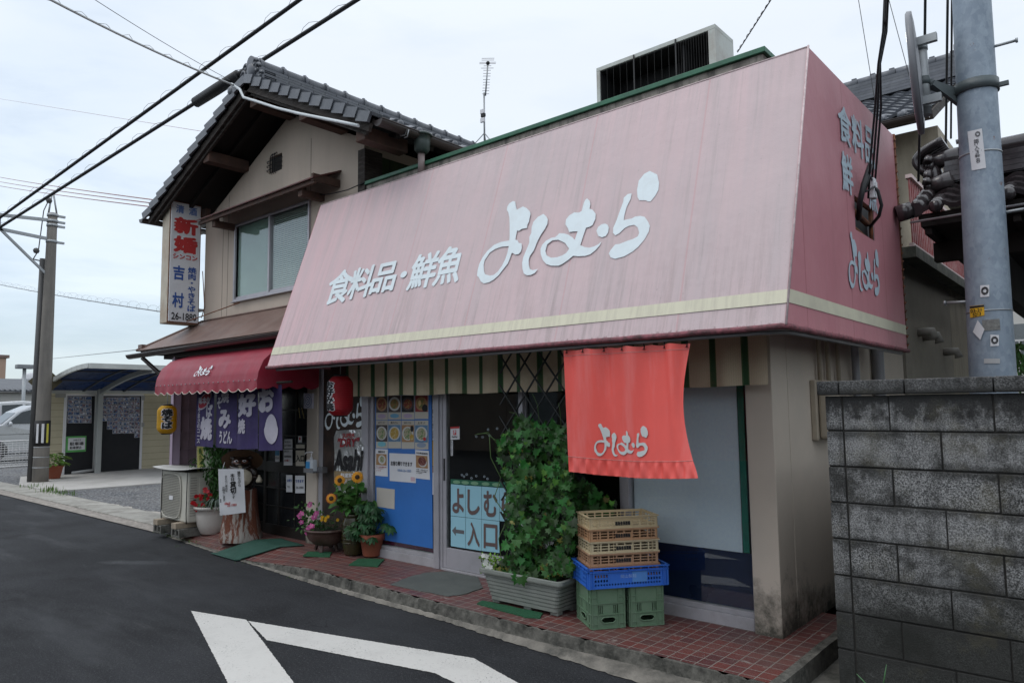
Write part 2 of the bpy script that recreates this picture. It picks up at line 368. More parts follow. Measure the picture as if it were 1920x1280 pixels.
def mk_gravel():
    s = NT('grey_gravel'); co = s.co(); v = s.n.new('ShaderNodeTexVoronoi'); s.l(co, v.inputs['Vector']); v.inputs['Scale'].default_value = 28
    c = s.mix(s.sep(v.outputs['Color'])[0], (.10, .11, .125), (.30, .31, .32)); c = s.mix(s.rng(v.outputs[0], .3, .7), c, (.05, .05, .055))
    c = s.mix(s.math('MULTIPLY', s.rng(s.noise(co, .5, 4, .6), .4, .7), .35), c, (.33, .31, .28))
    s.set(Base_Color=c, Roughness=.9); s.bump(s.math('MULTIPLY', v.outputs[0], -1), 1, .02); return s.m
CONC = M('old_concrete', (.30, .285, .26), .9, .25, 4, (.05, .05, .045), .75, 3, .5, 60)
CONCL = M('pale_concrete_slab', (.47, .455, .43), .9, .1, 1.2, (.28, .27, .25), .5, 1.5, .3, 40)
CONCD = M('mossy_dark_concrete', (.15, .145, .13), .95, .35, 6, (.025, .028, .022), .9, 5, .8, 40)
KERB = M('crumbling_kerb_concrete', (.12, .115, .10), .95, .5, 14, (.016, .018, .014), .95, 7, .9, 60)
PLAST = M('beige_stucco', (.43, .37, .31), .9, .06, 2, (.27, .235, .20), .35, 1.1, .35, 110)
PLASTH = M('house_beige_render', (.50, .42, .35), .9, .05, 1.5, (.34, .30, .245), .4, .9, .3, 120, streak=(3, 3, .5))
TRIMG = M('green_metal_trim', (.035, .15, .085), .5, .15, 8, (.02, .05, .035), .5, 6)
WOODD = M('dark_weathered_timber', (.032, .024, .020), .85, .4, 12, (.12, .11, .10), .5, 8, .6, 60, streak=(1, 1, 6))
WOODB = M('brown_timber', (.085, .045, .032), .8, .35, 9, (.05, .035, .03), .6, 7, .5, 60)
BLACKW = M('black_brown_paint', (.009, .007, .006), .5, .2, 3, (.035, .025, .02), .4, 4)
ALU = M('anodised_aluminium', (.42, .41, .44), .45, .06, 4, (.25, .24, .25), .3, 5, .05, 90, metal=.35)
ALUD = M('dull_grey_sill_metal', (.36, .35, .37), .6, .08, 4, (.20, .19, .18), .5, 4)
KAWARA = M('glazed_grey_roof_tile', (.085, .093, .110), .42, .2, 5, (.19, .20, .21), .4, 5, .15, 50, island=.14, spec=.6)
KAWD = M('dark_brown_glazed_roof_tile', (.038, .030, .032), .2, .25, 5, (.09, .08, .08), .4, 5, .1, 50, island=.15, spec=.7)
BROWNM = M('brown_painted_sheet_metal', (.17, .105, .085), .5, .15, 4, (.26, .20, .17), .5, 3, .1)
GUTB = M('brown_plastic_gutter', (.032, .022, .020), .35, .15, 4)
WHITE = M('white_vinyl_lettering', (.72, .80, .83), .6, .04, 6, (.55, .56, .56), .25, 9, .05)
WPAP = M('white_paper', (.70, .70, .72), .8, .03, 4, (.55, .55, .55), .3, 3, .1)
BLACK = M('black_ink', (.012, .012, .014), .7, .1, 4)
REDINK = M('red_ink', (.45, .03, .03), .7, .1, 4)
BLUEINK = M('blue_ink', (.03, .09, .32), .7, .1, 4)
STEEL = M('galvanised_steel', (.36, .38, .39), .5, .12, 6, (.22, .22, .22), .4, 6, .1, 60, metal=.6)
CABLE = M('black_cable_sheath', (.014, .014, .016), .55, .1, 3)
RUST = M('rusted_steel', (.18, .065, .03), .9, .4, 18, (.04, .025, .02), .7, 12, .6, 60)
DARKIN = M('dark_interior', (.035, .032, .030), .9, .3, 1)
# ================================================================ ground and road
def sheet(name, pts, z, mt, kind='structure', th=0):
    mb = MB(); mb.plate([(p[0], p[1]) for p in pts], [], lambda u, v, w_: V((u, v, z-w_)), th)
    o = mb.build(name, mt, origin=(0, 0, 0)); tag(o, kind=kind); return o
mb = MB(); mb.poly([(-900, -900, 0), (900, -900, 0), (900, 900, 0), (-900, 900, 0)]); tag(mb.build('road', ASPH, origin=(0, 0, 0)), kind='structure')
# painted white diagonal markings, slightly ragged edges
PAINT = NT('road_paint'); _c = PAINT.mix(PAINT.math('MULTIPLY', PAINT.rng(PAINT.noise(PAINT.co(), 26, 8, .8), .56, .70), .5), (.60, .59, .56), (.33, .32, .30))
_c = PAINT.mix(PAINT.math('MULTIPLY', PAINT.rng(PAINT.noise(PAINT.co((1, 1, 1), (4, 2, 0)), 2.5, 5, .7), .5, .7), .35), _c, (.42, .41, .39))
_c = PAINT.mix(PAINT.math('MULTIPLY', PAINT.rng(PAINT.noise(PAINT.co(), 70, 3, .8), .60, .66), PAINT.rng(PAINT.noise(PAINT.co(), 3.5, 4, .6), .45, .62)), _c, (.05, .05, .05)); PAINT.set(Base_Color=_c, Roughness=.8); PAINT.bump(PAINT.noise(PAINT.co(), 120, 3, .6), .5, .004); PAINT = PAINT.m
def rag(pts, step=.012, amp=.0026):
    o = []
    for a, b in zip(pts, pts[1:]+pts[:1]):
        n = max(1, int((V(b)-V(a)).length/step))
        for k in range(n):
            p = V(a).lerp(V(b), k/n); o.append((p.x+rnd.uniform(-amp, amp), p.y+rnd.uniform(-amp, amp)))
    return o
def ground_px(l, z=0): return [tuple(pZ(x, y, z)[:2]) for x, y in l]
A_ = ground_px([(358, 1145), (462, 1162), (560, 1292)]); tl = ground_px([(440, 1290)])[0]
d_ = V((A_[2][0]-A_[1][0], A_[2][1]-A_[1][1])).normalized()
ea = V(A_[1])+d_*2.2; eb = V(A_[0])+d_*2.2
sheet('road_marking', rag([A_[0], A_[1], tuple(ea), tuple(eb)]), .004, PAINT)
B_ = ground_px([(465, 1164), (888, 1234), (1010, 1302), (897, 1302), (815, 1262), (500, 1200)])
sheet('road_marking', rag(B_), .004, PAINT)
# concrete gutter strip between asphalt and step
aedge = [(-9.69, 4.20), (-7.84, 4.12), (-7.2, 4.08), (-6.35, 4.0), (-5.6, 3.99), (-5.0, 3.93), (-4.23, 3.86), (-3.52, 3.80), (-2.99, 3.77), (-2.64, 3.74), (-2.16, 3.70), (-1.4, 3.64), (1.5, 3.4)]
aed2 = []
for a, b in zip(aedge, aedge[1:]):
    for k in range(14):
        t = k/14; aed2.append((a[0]*(1-t)+b[0]*t, a[1]*(1-t)+b[1]*t+rnd.uniform(-.012, .012)-.12*min(1, max(0, (-a[0]-0)/1)) * 0))
GUTM = M('gutter_concrete', (.20, .185, .16), .9, .35, 5, (.045, .045, .04), .9, 4, .8, 50)
# left pavement, gravel yard, slab
mb = MB()
for k in range(34):
    x0 = -9.75-k*.6; mb.box((x0, 4.42+.02*k*.2, -.05), (x0-.585, 4.93, .03))
tag(mb.build('pavement', M('pavement_slabs', (.33, .32, .29), .9, .2, 2, (.13, .12, .10), .7, 3, .4, 50), origin=(0, 0, 0), bevel=.008), kind='structure')
sheet('kerb', [(-9.7, 4.20), (-9.7, 4.41), (-30, 4.72), (-30, 4.30)], .012, M('kerb_gravelly', (.30, .27, .24), .95, .4, 20, (.12, .11, .1), .7, 9, .8, 60))
sheet('yard', [(-9.6, 4.7), (-16.2, 4.94), (-40, 5.2), (-40, 60), (-9.6, 60)], .008, mk_gravel())
sheet('worn_ground', rag([(-9.6, 4.45), (-10.1, 4.95), (-11.2, 5.15), (-11.9, 4.96), (-13.2, 5.0), (-13.9, 4.9), (-11, 4.55)], .1, .05), .016, M('dusty_cement', (.42, .39, .35), .95, .2, 5, (.25, .24, .22), .6, 4, .5, 40))
sl_ = [tuple(pZ(x, y, .03)[:2]) for x, y in ((45, 914), (100, 926), (310, 908))]
sheet('concrete_apron', [(-20.6, 5.6), (-18.4, 4.98), (-16.3, 4.97), (-16.0, 7.2), (-15.8, 16), (-20.6, 16)], .03, CONCL, th=.05)
# behind the shop and left background ground
# drain channel right of the step
sheet('drain_bottom', [(-1.5, 3.6), (1.6, 3.35), (1.6, 4.2), (-1.2, 4.3), (-1.2, 12), (-1.54, 12)], .0085, CONCD)
# ---------------------------------------------------------------- red tiled step
mb = MB(); zt = .12
fr = [(-1.555, 3.855), (-2.2, 3.865), (-3.2, 3.845), (-4.2, 3.875), (-5.2, 3.895), (-6.0, 3.93), (-6.7, 3.99), (-7.4, 4.03), (-8.2, 4.10), (-9.45, 4.2)]
def zf(x): return zt if x > -5.9 else max(.018, zt-(-5.9-x)*.085)
def apron(x, y):
    yf = fr[-1][1]
    for (xa_, ya_), (xb2, yb2) in zip(fr, fr[1:]):
        if xb2 <= x <= xa_: yf = ya_+(yb2-ya_)*(xa_-x)/(xa_-xb2); break
    if y < yf: return .004
    yf += .012; t = min(1, max(0, (y-yf)/.32)); return zf(x)*(1-t)+zt*t
front = []
for a, b in zip(fr, fr[1:]):
    for k in range(26): t = k/26; front.append((a[0]*(1-t)+b[0]*t, a[1]*(1-t)+b[1]*t))
front.append(fr[-1])
back = [(x, 5.3) for x, y in front]
top = MB()
for (a, c_) in zip(front, front[1:]):
    ys_ = [0, .08, .16, .24, .32, .36, 1.5]
    za = lambda p, dy: (p[0], p[1]+.012+dy, zf(p[0])*(1-min(1, dy/.32))+zt*min(1, dy/.32))
    for d0, d1 in zip(ys_, ys_[1:]): top.poly([za(a, d0), za(a, d1), za(c_, d1), za(c_, d0)])
step = top.build('tiled_step', TILE, origin=(-1.731, 3.91, 0)); tag(step, kind='structure')
gm = MB(); gp_ = []
def edge_y(x):
    for (xa_, ya_), (xb2, yb2) in zip(aedge[::-1], aedge[::-1][1:]):
        if xb2 <= x <= xa_: return ya_+(yb2-ya_)*(xa_-x)/(xa_-xb2)
    return aedge[-1][1]
for (x, y) in front:
    ye = min(edge_y(x), y-.03)+rnd.uniform(-.010, .010); gp_.append(((x, ye, .005), (x, (ye+y)/2, .024*min(1, zf(x)/.12)+.004), (x, y+.02, .042*min(1, zf(x)/.12)+.004)))
for a, b in zip(gp_, gp_[1:]):
    for k in range(2): gm.poly([a[k], a[k+1], b[k+1], b[k]])
gm.poly([(-1.555, edge_y(-1.555), .005), (1.5, 3.35, .005), (1.5, 3.95, .006), (-1.555, 3.9, .006)])
tag(gm.build('gutter', GUTM, origin=(0, 0, 0)), kind='structure')
kb = MB(); prev = None
cols = []
for i, (x, y) in enumerate(front):
    j = rnd.uniform; z = zf(x); chip = (.012 if rnd.random() < .18 else 0)
    cols.append([(x, y+.014, z-.001-chip), (x, y+j(-.003, .003)+chip*.7, z-.004-chip*.6-j(0, .003)), (x, y-.004+j(-.005, .004), z*.55), (x, y-.008+j(-.007, .004), .004)])
for a, b in zip(cols, cols[1:]):
    for k in range(3): kb.poly([a[k], b[k], b[k+1], a[k+1]])
# right-hand concrete border of the step, running back beside the drain
xb = -1.555
pr = [(xb, zt+.006), (xb+.055, zt+.004), (xb+.06, .0)]
ys = [3.85+k*.12 for k in range(40)]
jz = [rnd.uniform(-.003, .003) for _ in ys]
for (y0, z0), (y1, z1) in zip(zip(ys, jz), list(zip(ys, jz))[1:]):
    for k in range(2):
        kb.poly([(pr[k][0], y0, pr[k][1]+z0), (pr[k+1][0], y0, pr[k+1][1]+z0*(k == 0)), (pr[k+1][0], y1, pr[k+1][1]+z1*(k == 0)), (pr[k][0], y1, pr[k][1]+z1)])
kb.poly([(xb, 3.85, 0), (xb+.06, 3.85, 0), (xb+.055, 3.85, zt+.004), (xb, 3.85, zt+.006)])
tag(kb.build('step_kerb', KERB, origin=(0, 0, 0)), kind='structure')
# ================================================================ shop building
SH = thing('shop_building', (-4.3, 4.7, 0), 'low beige shop building with flat green-edged roof behind the big pink sign awning', 'shop')
YS = 4.70
def box(a, b, mt, name, parent, bevel=0, label=None):
    mb = MB(); mb.box(a, b); return mb.build(name, mt, parent, bevel, label=label)
mb = MB()
mb.box((-1.94, 4.62, .1), (-1.76, 4.90, 2.3))                    # corner pillar
mb.box((-1.76-.14, 4.90, .1), (-1.757, 8.2, 3.90))               # side wall
mb.box((-6.08, 4.76, 2.2), (-1.90, 4.92, 3.90)); mb.box((-1.90, 4.70, 2.3), (-1.759, 4.90, 3.9))
mb.box((-7.03, 4.64, .1), (-6.83, 4.92, 2.3))                    # strip beside the entrance door
WALLM = NT('shop_wall_stucco')
_co = WALLM.co(src='Object'); _z = WALLM.sep(_co)[2]
_n = WALLM.noise(_co, 6, 8, .75); _b = WALLM.mix(WALLM.rng(WALLM.noise(_co, 1.5, 4, .6), .35, .65), (.56, .485, .405), (.50, .44, .37))
_st = WALLM.math('MULTIPLY', WALLM.rng(WALLM.math('SUBTRACT', WALLM.math('ADD', _n, WALLM.math('MULTIPLY', WALLM.noise(_co, 1.7, 4, .6), .5)), _z), .30, .62), .92)
_b = WALLM.mix(_st, _b, (.035, .036, .026)); WALLM.set(Base_Color=_b, Roughness=.92); WALLM.bump(WALLM.noise(_co, 110, 4, .6), .35, .004); WALLM = WALLM.m
mb.build('wall', WALLM, SH, bevel=.006)
mb = MB()
mb.box((-6.1, 4.685, 3.80), (-1.745, 4.76, 3.955)); mb.box((-1.80, 4.76, 3.80), (-1.745, 8.3, 3.955)); mb.box((-6.1, 4.76, 3.78), (-1.80, 8.3, 3.84))
mb.build('roof', M('weathered_parapet', (.30, .275, .24), .95, .3, 4, (.03, .03, .028), .95, 3, .5, 50, streak=(3, 1, .6)), SH)
mb = MB(); mb.box((-6.12, 4.66, 3.957), (-1.72, 4.78, 3.995)); mb.box((-1.80, 4.78, 3.957), (-1.72, 8.3, 3.995)); mb.build('roof_trim', TRIMG, SH, bevel=.004)
# interior
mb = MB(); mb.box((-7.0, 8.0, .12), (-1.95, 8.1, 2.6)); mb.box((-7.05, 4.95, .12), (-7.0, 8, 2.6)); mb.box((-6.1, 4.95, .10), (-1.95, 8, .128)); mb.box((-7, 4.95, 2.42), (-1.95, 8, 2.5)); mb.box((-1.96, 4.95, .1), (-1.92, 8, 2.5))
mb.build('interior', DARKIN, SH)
# frames: posts, header, sill
def frame(parts, name='window_frame', mt=ALU, bevel=.003):
    mb = MB()
    for a, b in parts: mb.box(a, b)
    return mb.build(name, mt, SH, bevel)
for fr_ in ([((-6.83, 4.66, .12), (-6.75, 4.76, 2.2))], [((-6.06, 4.65, .12), (-5.955, 4.76, 2.2)), ((-5.956, 4.675, .12), (-5.90, 4.76, 2.2))],
            [((-4.975, 4.645, .12), (-4.905, 4.76, 2.2)), ((-4.906, 4.66, .12), (-4.87, 4.76, 2.2))], [((-2.935, 4.66, .12), (-2.88, 4.76, 2.2))],
            [((-6.75, 4.663, 2.10), (-1.94, 4.757, 2.2))], [((-1.955, 4.655, .12), (-1.94, 4.74, 2.1))]): frame(fr_)
mb = MB()
for x0, x1 in ((-5.90, -4.975), (-2.88, -1.955)):
    mb = MB(); mb.box((x0, 4.655, .12), (x1, 4.73, .20)); mb.box((x0, 4.675, .20), (x1, 4.73, .233)); mb.build('window_sill', ALUD, SH, .003)
mb = MB(); mb.box((-4.87, 4.64, .12), (-2.935, 4.75, .138)); mb.build('door_track', ALUD, SH, .003)
def sliding(x0, x1, y, handle):
    mb = MB(); d = V((0, .03, 0))
    mb.box((x0, y, .14), (x0+.045, y+.03, 2.1)); mb.box((x1-.045, y, .14), (x1, y+.03, 2.1)); mb.box((x0+.045, y, .14), (x1-.045, y+.03, .32)); mb.box((x0+.045, y, 2.04), (x1-.045, y+.03, 2.1))
    o = mb.build('sliding_door', ALU, SH, .003)
    g = MB(); g.box((x0+.045, y+.012, .32), (x1-.045, y+.016, 2.04)); g.build('pane', GLASS, o)
    if handle:
        h = MB(); h.box((x0+.012, y-.004, .92), (x0+.032, y+.0, 1.12)); h.build('handle', BLACK, o)
    return o
sd1 = sliding(-4.868, -3.90, 4.665, True); sd2 = sliding(-3.94, -2.937, 4.70, False)
for x0, x1 in ((-5.90, -4.975), (-2.88, -1.955)): mb = MB(); mb.box((x0, 4.70, .233), (x1, 4.704, 2.1)); mb.build('pane', GLASS, SH)
# curtain and dark board inside the right-hand window
mb = MB(); mb.box((-2.87, 4.722, .60), (-2.045, 4.73, 2.1)); mb.build('inside_board', M('pale_blue_board', (.70, .74, .82), .7, .04, 2, (.45, .52, .75), .3, 45, .1), SH)
mb = MB(); mb.box((-2.043, 4.73, .60), (-2.0, 4.74, 2.1)); mb.build('inside_curtain', M('teal_curtain', (.01, .17, .12), .7, .15, 8), SH)
mb = MB(); mb.box((-2.87, 4.722, .235), (-1.957, 4.73, .598)); mb.build('inside_board', M('navy_film', (.008, .016, .055), .3, .15, 2), SH)
mb = MB(); mb.box((-5.89, 4.735, .235), (-4.98, 4.745, .62)); mb.build('inside_board', M('maroon_film', (.11, .012, .05), .5, .25, 6, (.05, .01, .03), .6, 6), SH)
# dark panel with the shop name beside the entrance
mb = MB(); mb.box((-6.75, 4.664, .12), (-6.062, 4.745, 2.1)); pn = mb.build('dark_panel', M('dark_brown_board', (.022, .013, .010), .5, .3, 4, (.10, .05, .03), .6, 5), SH)
mb = MB(); put_logo(mb, quad([pY(609, 741, 4.661), pY(683, 737, 4.661), pY(683, 803, 4.661), pY(609, 806, 4.661)])); mb.build('lettering', WHITE, pn)
# small things fixed on the side wall
SIDE = thing('electric_meter_box', (-1.70, 5.3, 1.2), 'cream electric meter box on the side wall just left of the block wall', 'meter box')
a = pX(1519, 712, -1.75); b = pX(1519, 826, -1.75)
mb = MB(); mb.box((-1.757, a.y, b.z), (-1.715, a.y+.34, a.z)); mb.build('back_plate', M('cream_plastic', (.42, .36, .28), .5, .08, 5, (.3, .26, .2), .4, 4), SIDE, .008)
mb = MB(); mb.box((-1.713, a.y+.03, b.z+.01), (-1.64, a.y+.32, a.z-.01)); mb.build('cover', MATS['cream_plastic'], SIDE, .02)
mb = MB()
for px_, zz in ((1528, 2.6), (1544, 2.6), (1563, 2.6)):
    q = pX(px_+10, 690, -1.72); mb.tube([(-1.725, q.y, a.z-.005), (-1.725, q.y, 2.9)], .017)
mb.build('conduit', MATS['cream_plastic'], SIDE)
mb = MB()
for k, (y0, y1) in enumerate(((6.3, 6.8), (7.0, 7.2))):
    mb.tube([(-1.70, y0, .1), (-1.70, y0, 3.2)], .03+.02*k, 10)
tag(mb.build('drain_pipe', M('grey_pvc_pipe', (.20, .20, .21), .4, .1, 4)), 'grey drain pipes standing in the dark gap under the side awning', 'drain pipe')
# ================================================================ big pink sign awning
AW = thing('sign_awning', (-4, 3.9, 2.0), 'large faded pink sloped sign awning with white Japanese lettering and a cream stripe', 'awning')
def mk_pink(front):
    s = NT('pink_vinyl_front' if front else 'pink_vinyl_side'); co = s.co()
    if front:
        st = s.noise(s.co((9, 1, .55)), 1.0, 7, .7); st2 = s.noise(s.co((26, 1, .9), (7, 0, 3)), 1, 6, .7); big = s.noise(s.co((.5, 1, .35)), 1.3, 4, .6)
        c = s.mix(s.rng(big, .35, .65), (.62, .465, .475), (.565, .452, .458))
        x, y, z = s.sep(co); c = s.mix(s.rng(x, -.6, -2.9), c, (.68, .46, .48))
        # grime gathers to the right and towards the foot
        g = s.math('MULTIPLY', s.rng(st, .38, .72), .48); c = s.mix(g, c, (.47, .42, .43))
        c = s.mix(s.math('MULTIPLY', s.rng(st2, .56, .74), .40), c, (.33, .29, .275))
        foot = s.math('MULTIPLY', s.rng(z, .9, .05), s.rng(s.noise(s.co((16, 1, 1.0), (1, 0, 9)), 1, 7, .75), .48, .68)); c = s.mix(s.math('MULTIPLY', foot, .55), c, (.24, .19, .175))
        topd = s.math('MULTIPLY', s.rng(z, 1.0, 1.9), s.rng(s.noise(s.co((14, 1, .7), (4, 0, 1)), 1, 7, .75), .48, .66)); c = s.mix(s.math('MULTIPLY', topd, .38), c, (.36, .32, .31))
        sm = s.math('LESS_THAN', s.math('ABSOLUTE', s.math('SUBTRACT', s.math('FRACT', s.math('MULTIPLY', s.math('ADD', x, .35), 1/.92)), .5)), .0065); c = s.mix(s.math('MULTIPLY', sm, .35), c, (.58, .28, .29))
        sp = s.rng(s.noise(s.co(), 55, 2, .5), .70, .76); c = s.mix(s.math('MULTIPLY', sp, .3), c, (.25, .22, .2))
        eg = s.math('MULTIPLY', s.rng(z, .06, -.01), 1.0); c = s.mix(s.math('MULTIPLY', s.rng(s.math('SUBTRACT', s.noise(s.co((40, 1, 20)), 1, 4, .7), s.math('MULTIPLY', z, 7)), .3, .5), .8), c, (.12, .035, .045))
    else:
        c = s.mix(s.rng(s.noise(s.co((1, 1, .6)), 1.6, 5, .6), .3, .7), (.48, .185, .215), (.55, .24, .265))
        x, y, z = s.sep(co)
        sm = s.math('LESS_THAN', s.math('ABSOLUTE', s.math('SUBTRACT', s.math('FRACT', s.math('MULTIPLY', s.math('ADD', y, .1), 1/.92)), .5)), .006); c = s.mix(s.math('MULTIPLY', sm, .6), c, (.30, .07, .09))
        c = s.mix(s.math('MULTIPLY', s.rng(s.noise(s.co((1, 7, .5)), 1.2, 6, .7), .52, .75), .35), c, (.36, .16, .17))
        c = s.mix(s.math('MULTIPLY', s.rng(s.math('SUBTRACT', s.noise(s.co((1, 40, 20)), 1, 4, .7), s.math('MULTIPLY', z, 7)), .3, .5), .8), c, (.13, .03, .04))
    s.set(Base_Color=c, Roughness=.62 if front else .5); s.bump(s.math('ADD', s.noise(co, 2.2, 4, .5), s.math('MULTIPLY', s.noise(co, 160, 2, .5), .05)), .35, .05); return s.m
PF, PS = mk_pink(True), mk_pink(False)
BL, BR, TR, TL = V((-6.62, 3.9, 2.017)), V((-1.395, 3.9, 2.017)), V((-1.395, 4.516, 3.818)), V((-6.62, 4.516, 3.818))
mb = MB(); aq = quad((TL, TR, BR, BL)); mb.grid(60, 22, lambda u, v: aq(u, v)+AWN*(-1 if AWN.y > 0 else 1)*(.0035*math.sin(u*17)*math.sin(v*3.14)))
mb.build('front_panel', PF, AW)
hole = [(5.36, 3.05), (5.88, 3.05), (5.86, 2.80), (5.35, 2.80)]
mb = MB(); mb.plate([(3.9, 2.017), (6.69, 2.01), (6.66, 3.85), (4.516, 3.818)], [hole[::-1]], lambda u, v, w_: V((-1.395-w_, u, v)), .006); mb.build('side_panel', PS, AW)
mb = MB(); mb.plate([(3.9, 2.017), (4.9, 2.017), (4.9, 3.818), (4.516, 3.818)], [], lambda u, v, w_: V((-6.62-w_, u, v)), .006); mb.build('side_panel', PS, AW)
# rounded dirty hem, corner cord, top edge
mb = MB(); mb.tube([V((-6.63, 3.897, 2.012))]+[V((-6.63+k*.131, 3.897+rnd.uniform(-.002, .002), 2.010+rnd.uniform(-.003, .002))) for k in range(1, 40)]+[V((-1.42, 3.897, 2.01)), V((-1.39, 3.93, 2.01))]+[V((-1.388, 3.95+k*.137, 2.008+rnd.uniform(-.003, .003))) for k in range(1, 21)], .017, 8)
mb.build('hem', M('dark_pink_hem', (.22, .07, .085), .7, .5, 30, (.05, .03, .03), .85, 20, .8, 60), AW)
mb = MB(); mb.tube([BR+V((.004, -.004, 0)), TR+V((.004, -.004, .005))], .0065, 6); mb.tube([TL, TR], .006, 6); mb.build('corner_seam', M('pale_seam', (.62, .50, .50), .7, .2, 20, (.2, .15, .15), .5, 20), AW)
CREAM = M('cream_vinyl_stripe', (.66, .63, .48), .6, .06, 3, (.45, .41, .33), .5, 3, .05, streak=(9, 1, .8))
def awf(x, s_, d=.016): return AWP+V((x+6.62, 0, 0))+AWU*s_+(AWN*(-1 if AWN.y > 0 else 1))*d
mb = MB(); mb.grid(60, 2, lambda u, v: awf(-6.62+u*5.225, .128+v*.082, .005)); mb.build('stripe', CREAM, AW)
mb = MB(); mb.grid(20, 2, lambda u, v: V((-1.391, 3.955+(u)*2.72, 2.143+v*.078)) if u > 0.001 else V((-1.391, 3.943+v*.028, 2.143+v*.078))); mb.build('stripe', CREAM, AW)
mb = MB()
put_logo(mb, lambda a, b: awf(LX0+(LX1-LX0)*a, LY0+(LY1-LY0)*b, .0065))
tq = lambda a, b: awf(-5.945+a*1.815, .615+b*.355, .0065)
for ch, u0, u1, v0, v1 in (('食', 0, .205, 0, 1), ('料', .195, .385, .05, .96), ('品', .385, .565, .10, .93), ('・', .60, .645, .4, .58), ('鮮', .675, .855, .02, .96), ('魚', .855, 1.02, .02, 1)):
    put_text(mb, ch, sub(tq, u0, v0, u1, v1), .028)
mb.build('lettering', WHITE, AW)
mb = MB()
sX = lambda x, y: pX(x, y, -1.388)
def vq(c4): return quad([sX(*p) for p in c4])
q1 = vq([(1569, 198), (1638, 252), (1634, 300), (1572, 252)])
for ch, a0, a1 in (('食', .0, .34), ('料', .34, .68), ('品', .70, 1)):
    put_text(mb, ch, sub(quad([V((-1.388, 5.06, 3.63)), V((-1.388, 5.98, 3.68)), V((-1.388, 5.98, 3.38)), V((-1.388, 5.06, 3.38))]), a0, 0, a1-.03, 1), .028)
for ch, a0, a1 in (('鮮', .0, .30), ('魚', .72, 1)):
    put_text(mb, ch, sub(quad([V((-1.388, 5.08, 3.30)), V((-1.388, 5.98, 3.31)), V((-1.388, 5.98, 3.03)), V((-1.388, 5.08, 3.03))]), a0, 0, a1-.03, 1), .028)
put_logo(mb, quad([V((-1.388, 5.10, 2.76)), V((-1.388, 5.90, 2.76)), V((-1.388, 5.90, 2.36)), V((-1.388, 5.10, 2.36))]))
mb.build('lettering', M('pale_blue_lettering', (.45, .55, .62), .6, .06, 6), AW)
# opening with rusty frame, laced rim
mb = MB(); hp = [V((-1.40, y, z)) for y, z in hole]
for a, b in zip(hp, hp[1:]+hp[:1]): mb.tube([a+V((-.02, 0, 0)), b+V((-.02, 0, 0))], .016, 6)
mb.tube([(-1.41, 6.69, 2.0), (-1.40, 6.66, 3.86)], .018, 8)
for k in range(26): z = 2.05+k*.07; mb.tube([(-1.385, 6.66-.02*(z-2)/1.85, z), (-1.385, 6.70-.02*(z-2)/1.85, z+.02)], .006, 5)
mb.build('rusty_frame', RUST, AW)
mb = MB(); mb.box((-1.735, 4.95, 2.15), (-1.715, 8.2, 3.75)); mb.build('dark_backing', BLACK, AW)  # black sheet stands in for the shade inside the awning opening
mb = MB()
for k, (z_, y_) in enumerate(((2.84, 5.3), (2.98, 5.25))): mb.tube([(-1.46, y_, z_+.03), (-1.44, y_+.6, z_-.04)], .022, 8)
mb.build('inner_pipe', RUST, AW)
mb = MB(); mb.tube([(-6.5, 3.935, 1.985), (-1.55, 3.935, 1.985), (-1.45, 3.97, 1.985), (-1.42, 4.05, 1.985), (-1.42, 6.6, 1.985)], .013, 8)
for k in range(8): x = -6.3+k*.66; mb.tube([(x, 3.935, 1.985), (x, 4.64, 2.3)], .009, 6)
mb.build('frame_pipe', M('painted_pipe', (.16, .155, .16), .45, .1, 5), AW)
# ================================================================ two-storey house
HO = thing('house', (-7.9, 4.7, 0), 'two-storey beige house with grey tiled gable roof over the restaurant entrance', 'house')
HX0, HX1 = -9.64, -6.10
def gz(x, off=0): return 5.17-abs(x+7.55)*.47+off      # underside of roof at the gable
wx0, wx1, wz0, wz1 = -8.78, -7.12, 3.02, 3.98
mb = MB(); hf = lambda u, v, w_: V((u, YS+w_, v))
mb.plate([(HX0, 2.3), (HX1, 2.3), (HX1, gz(HX1)), (-7.55, gz(-7.55)), (HX0, gz(HX0))], [[(wx0, wz0), (wx0, wz1), (wx1, wz1), (wx1, wz0)], [(-8.02, 4.52), (-8.02, 4.73), (-7.72, 4.73), (-7.72, 4.52)]], hf, .16)
mb.box((HX0, 4.86, 0), (HX0+.16, 14, gz(HX0)-.02)); mb.box((HX1-.14, 4.86, 2.4), (HX1-.02, 14, gz(HX1)-.02)); mb.box((HX0+.16, 13.8, 0), (HX1, 14, 4.3))
mb.box((HX0+.2, 4.9, 2.5), (HX1-.2, 6, 2.6))
mb.build('wall', PLASTH, HO)
mb = MB()
for x_, z0, z1 in ((-9.02+.02, 2.8, 4.45), (-7.1, 4.0, 4.75), (HX0+.5, 2.8, 4.2)): mb.box((x_-.003, YS-.0015, z0), (x_+.003, YS+.01, z1))
mb.build('panel_joint', DARKIN, HO)
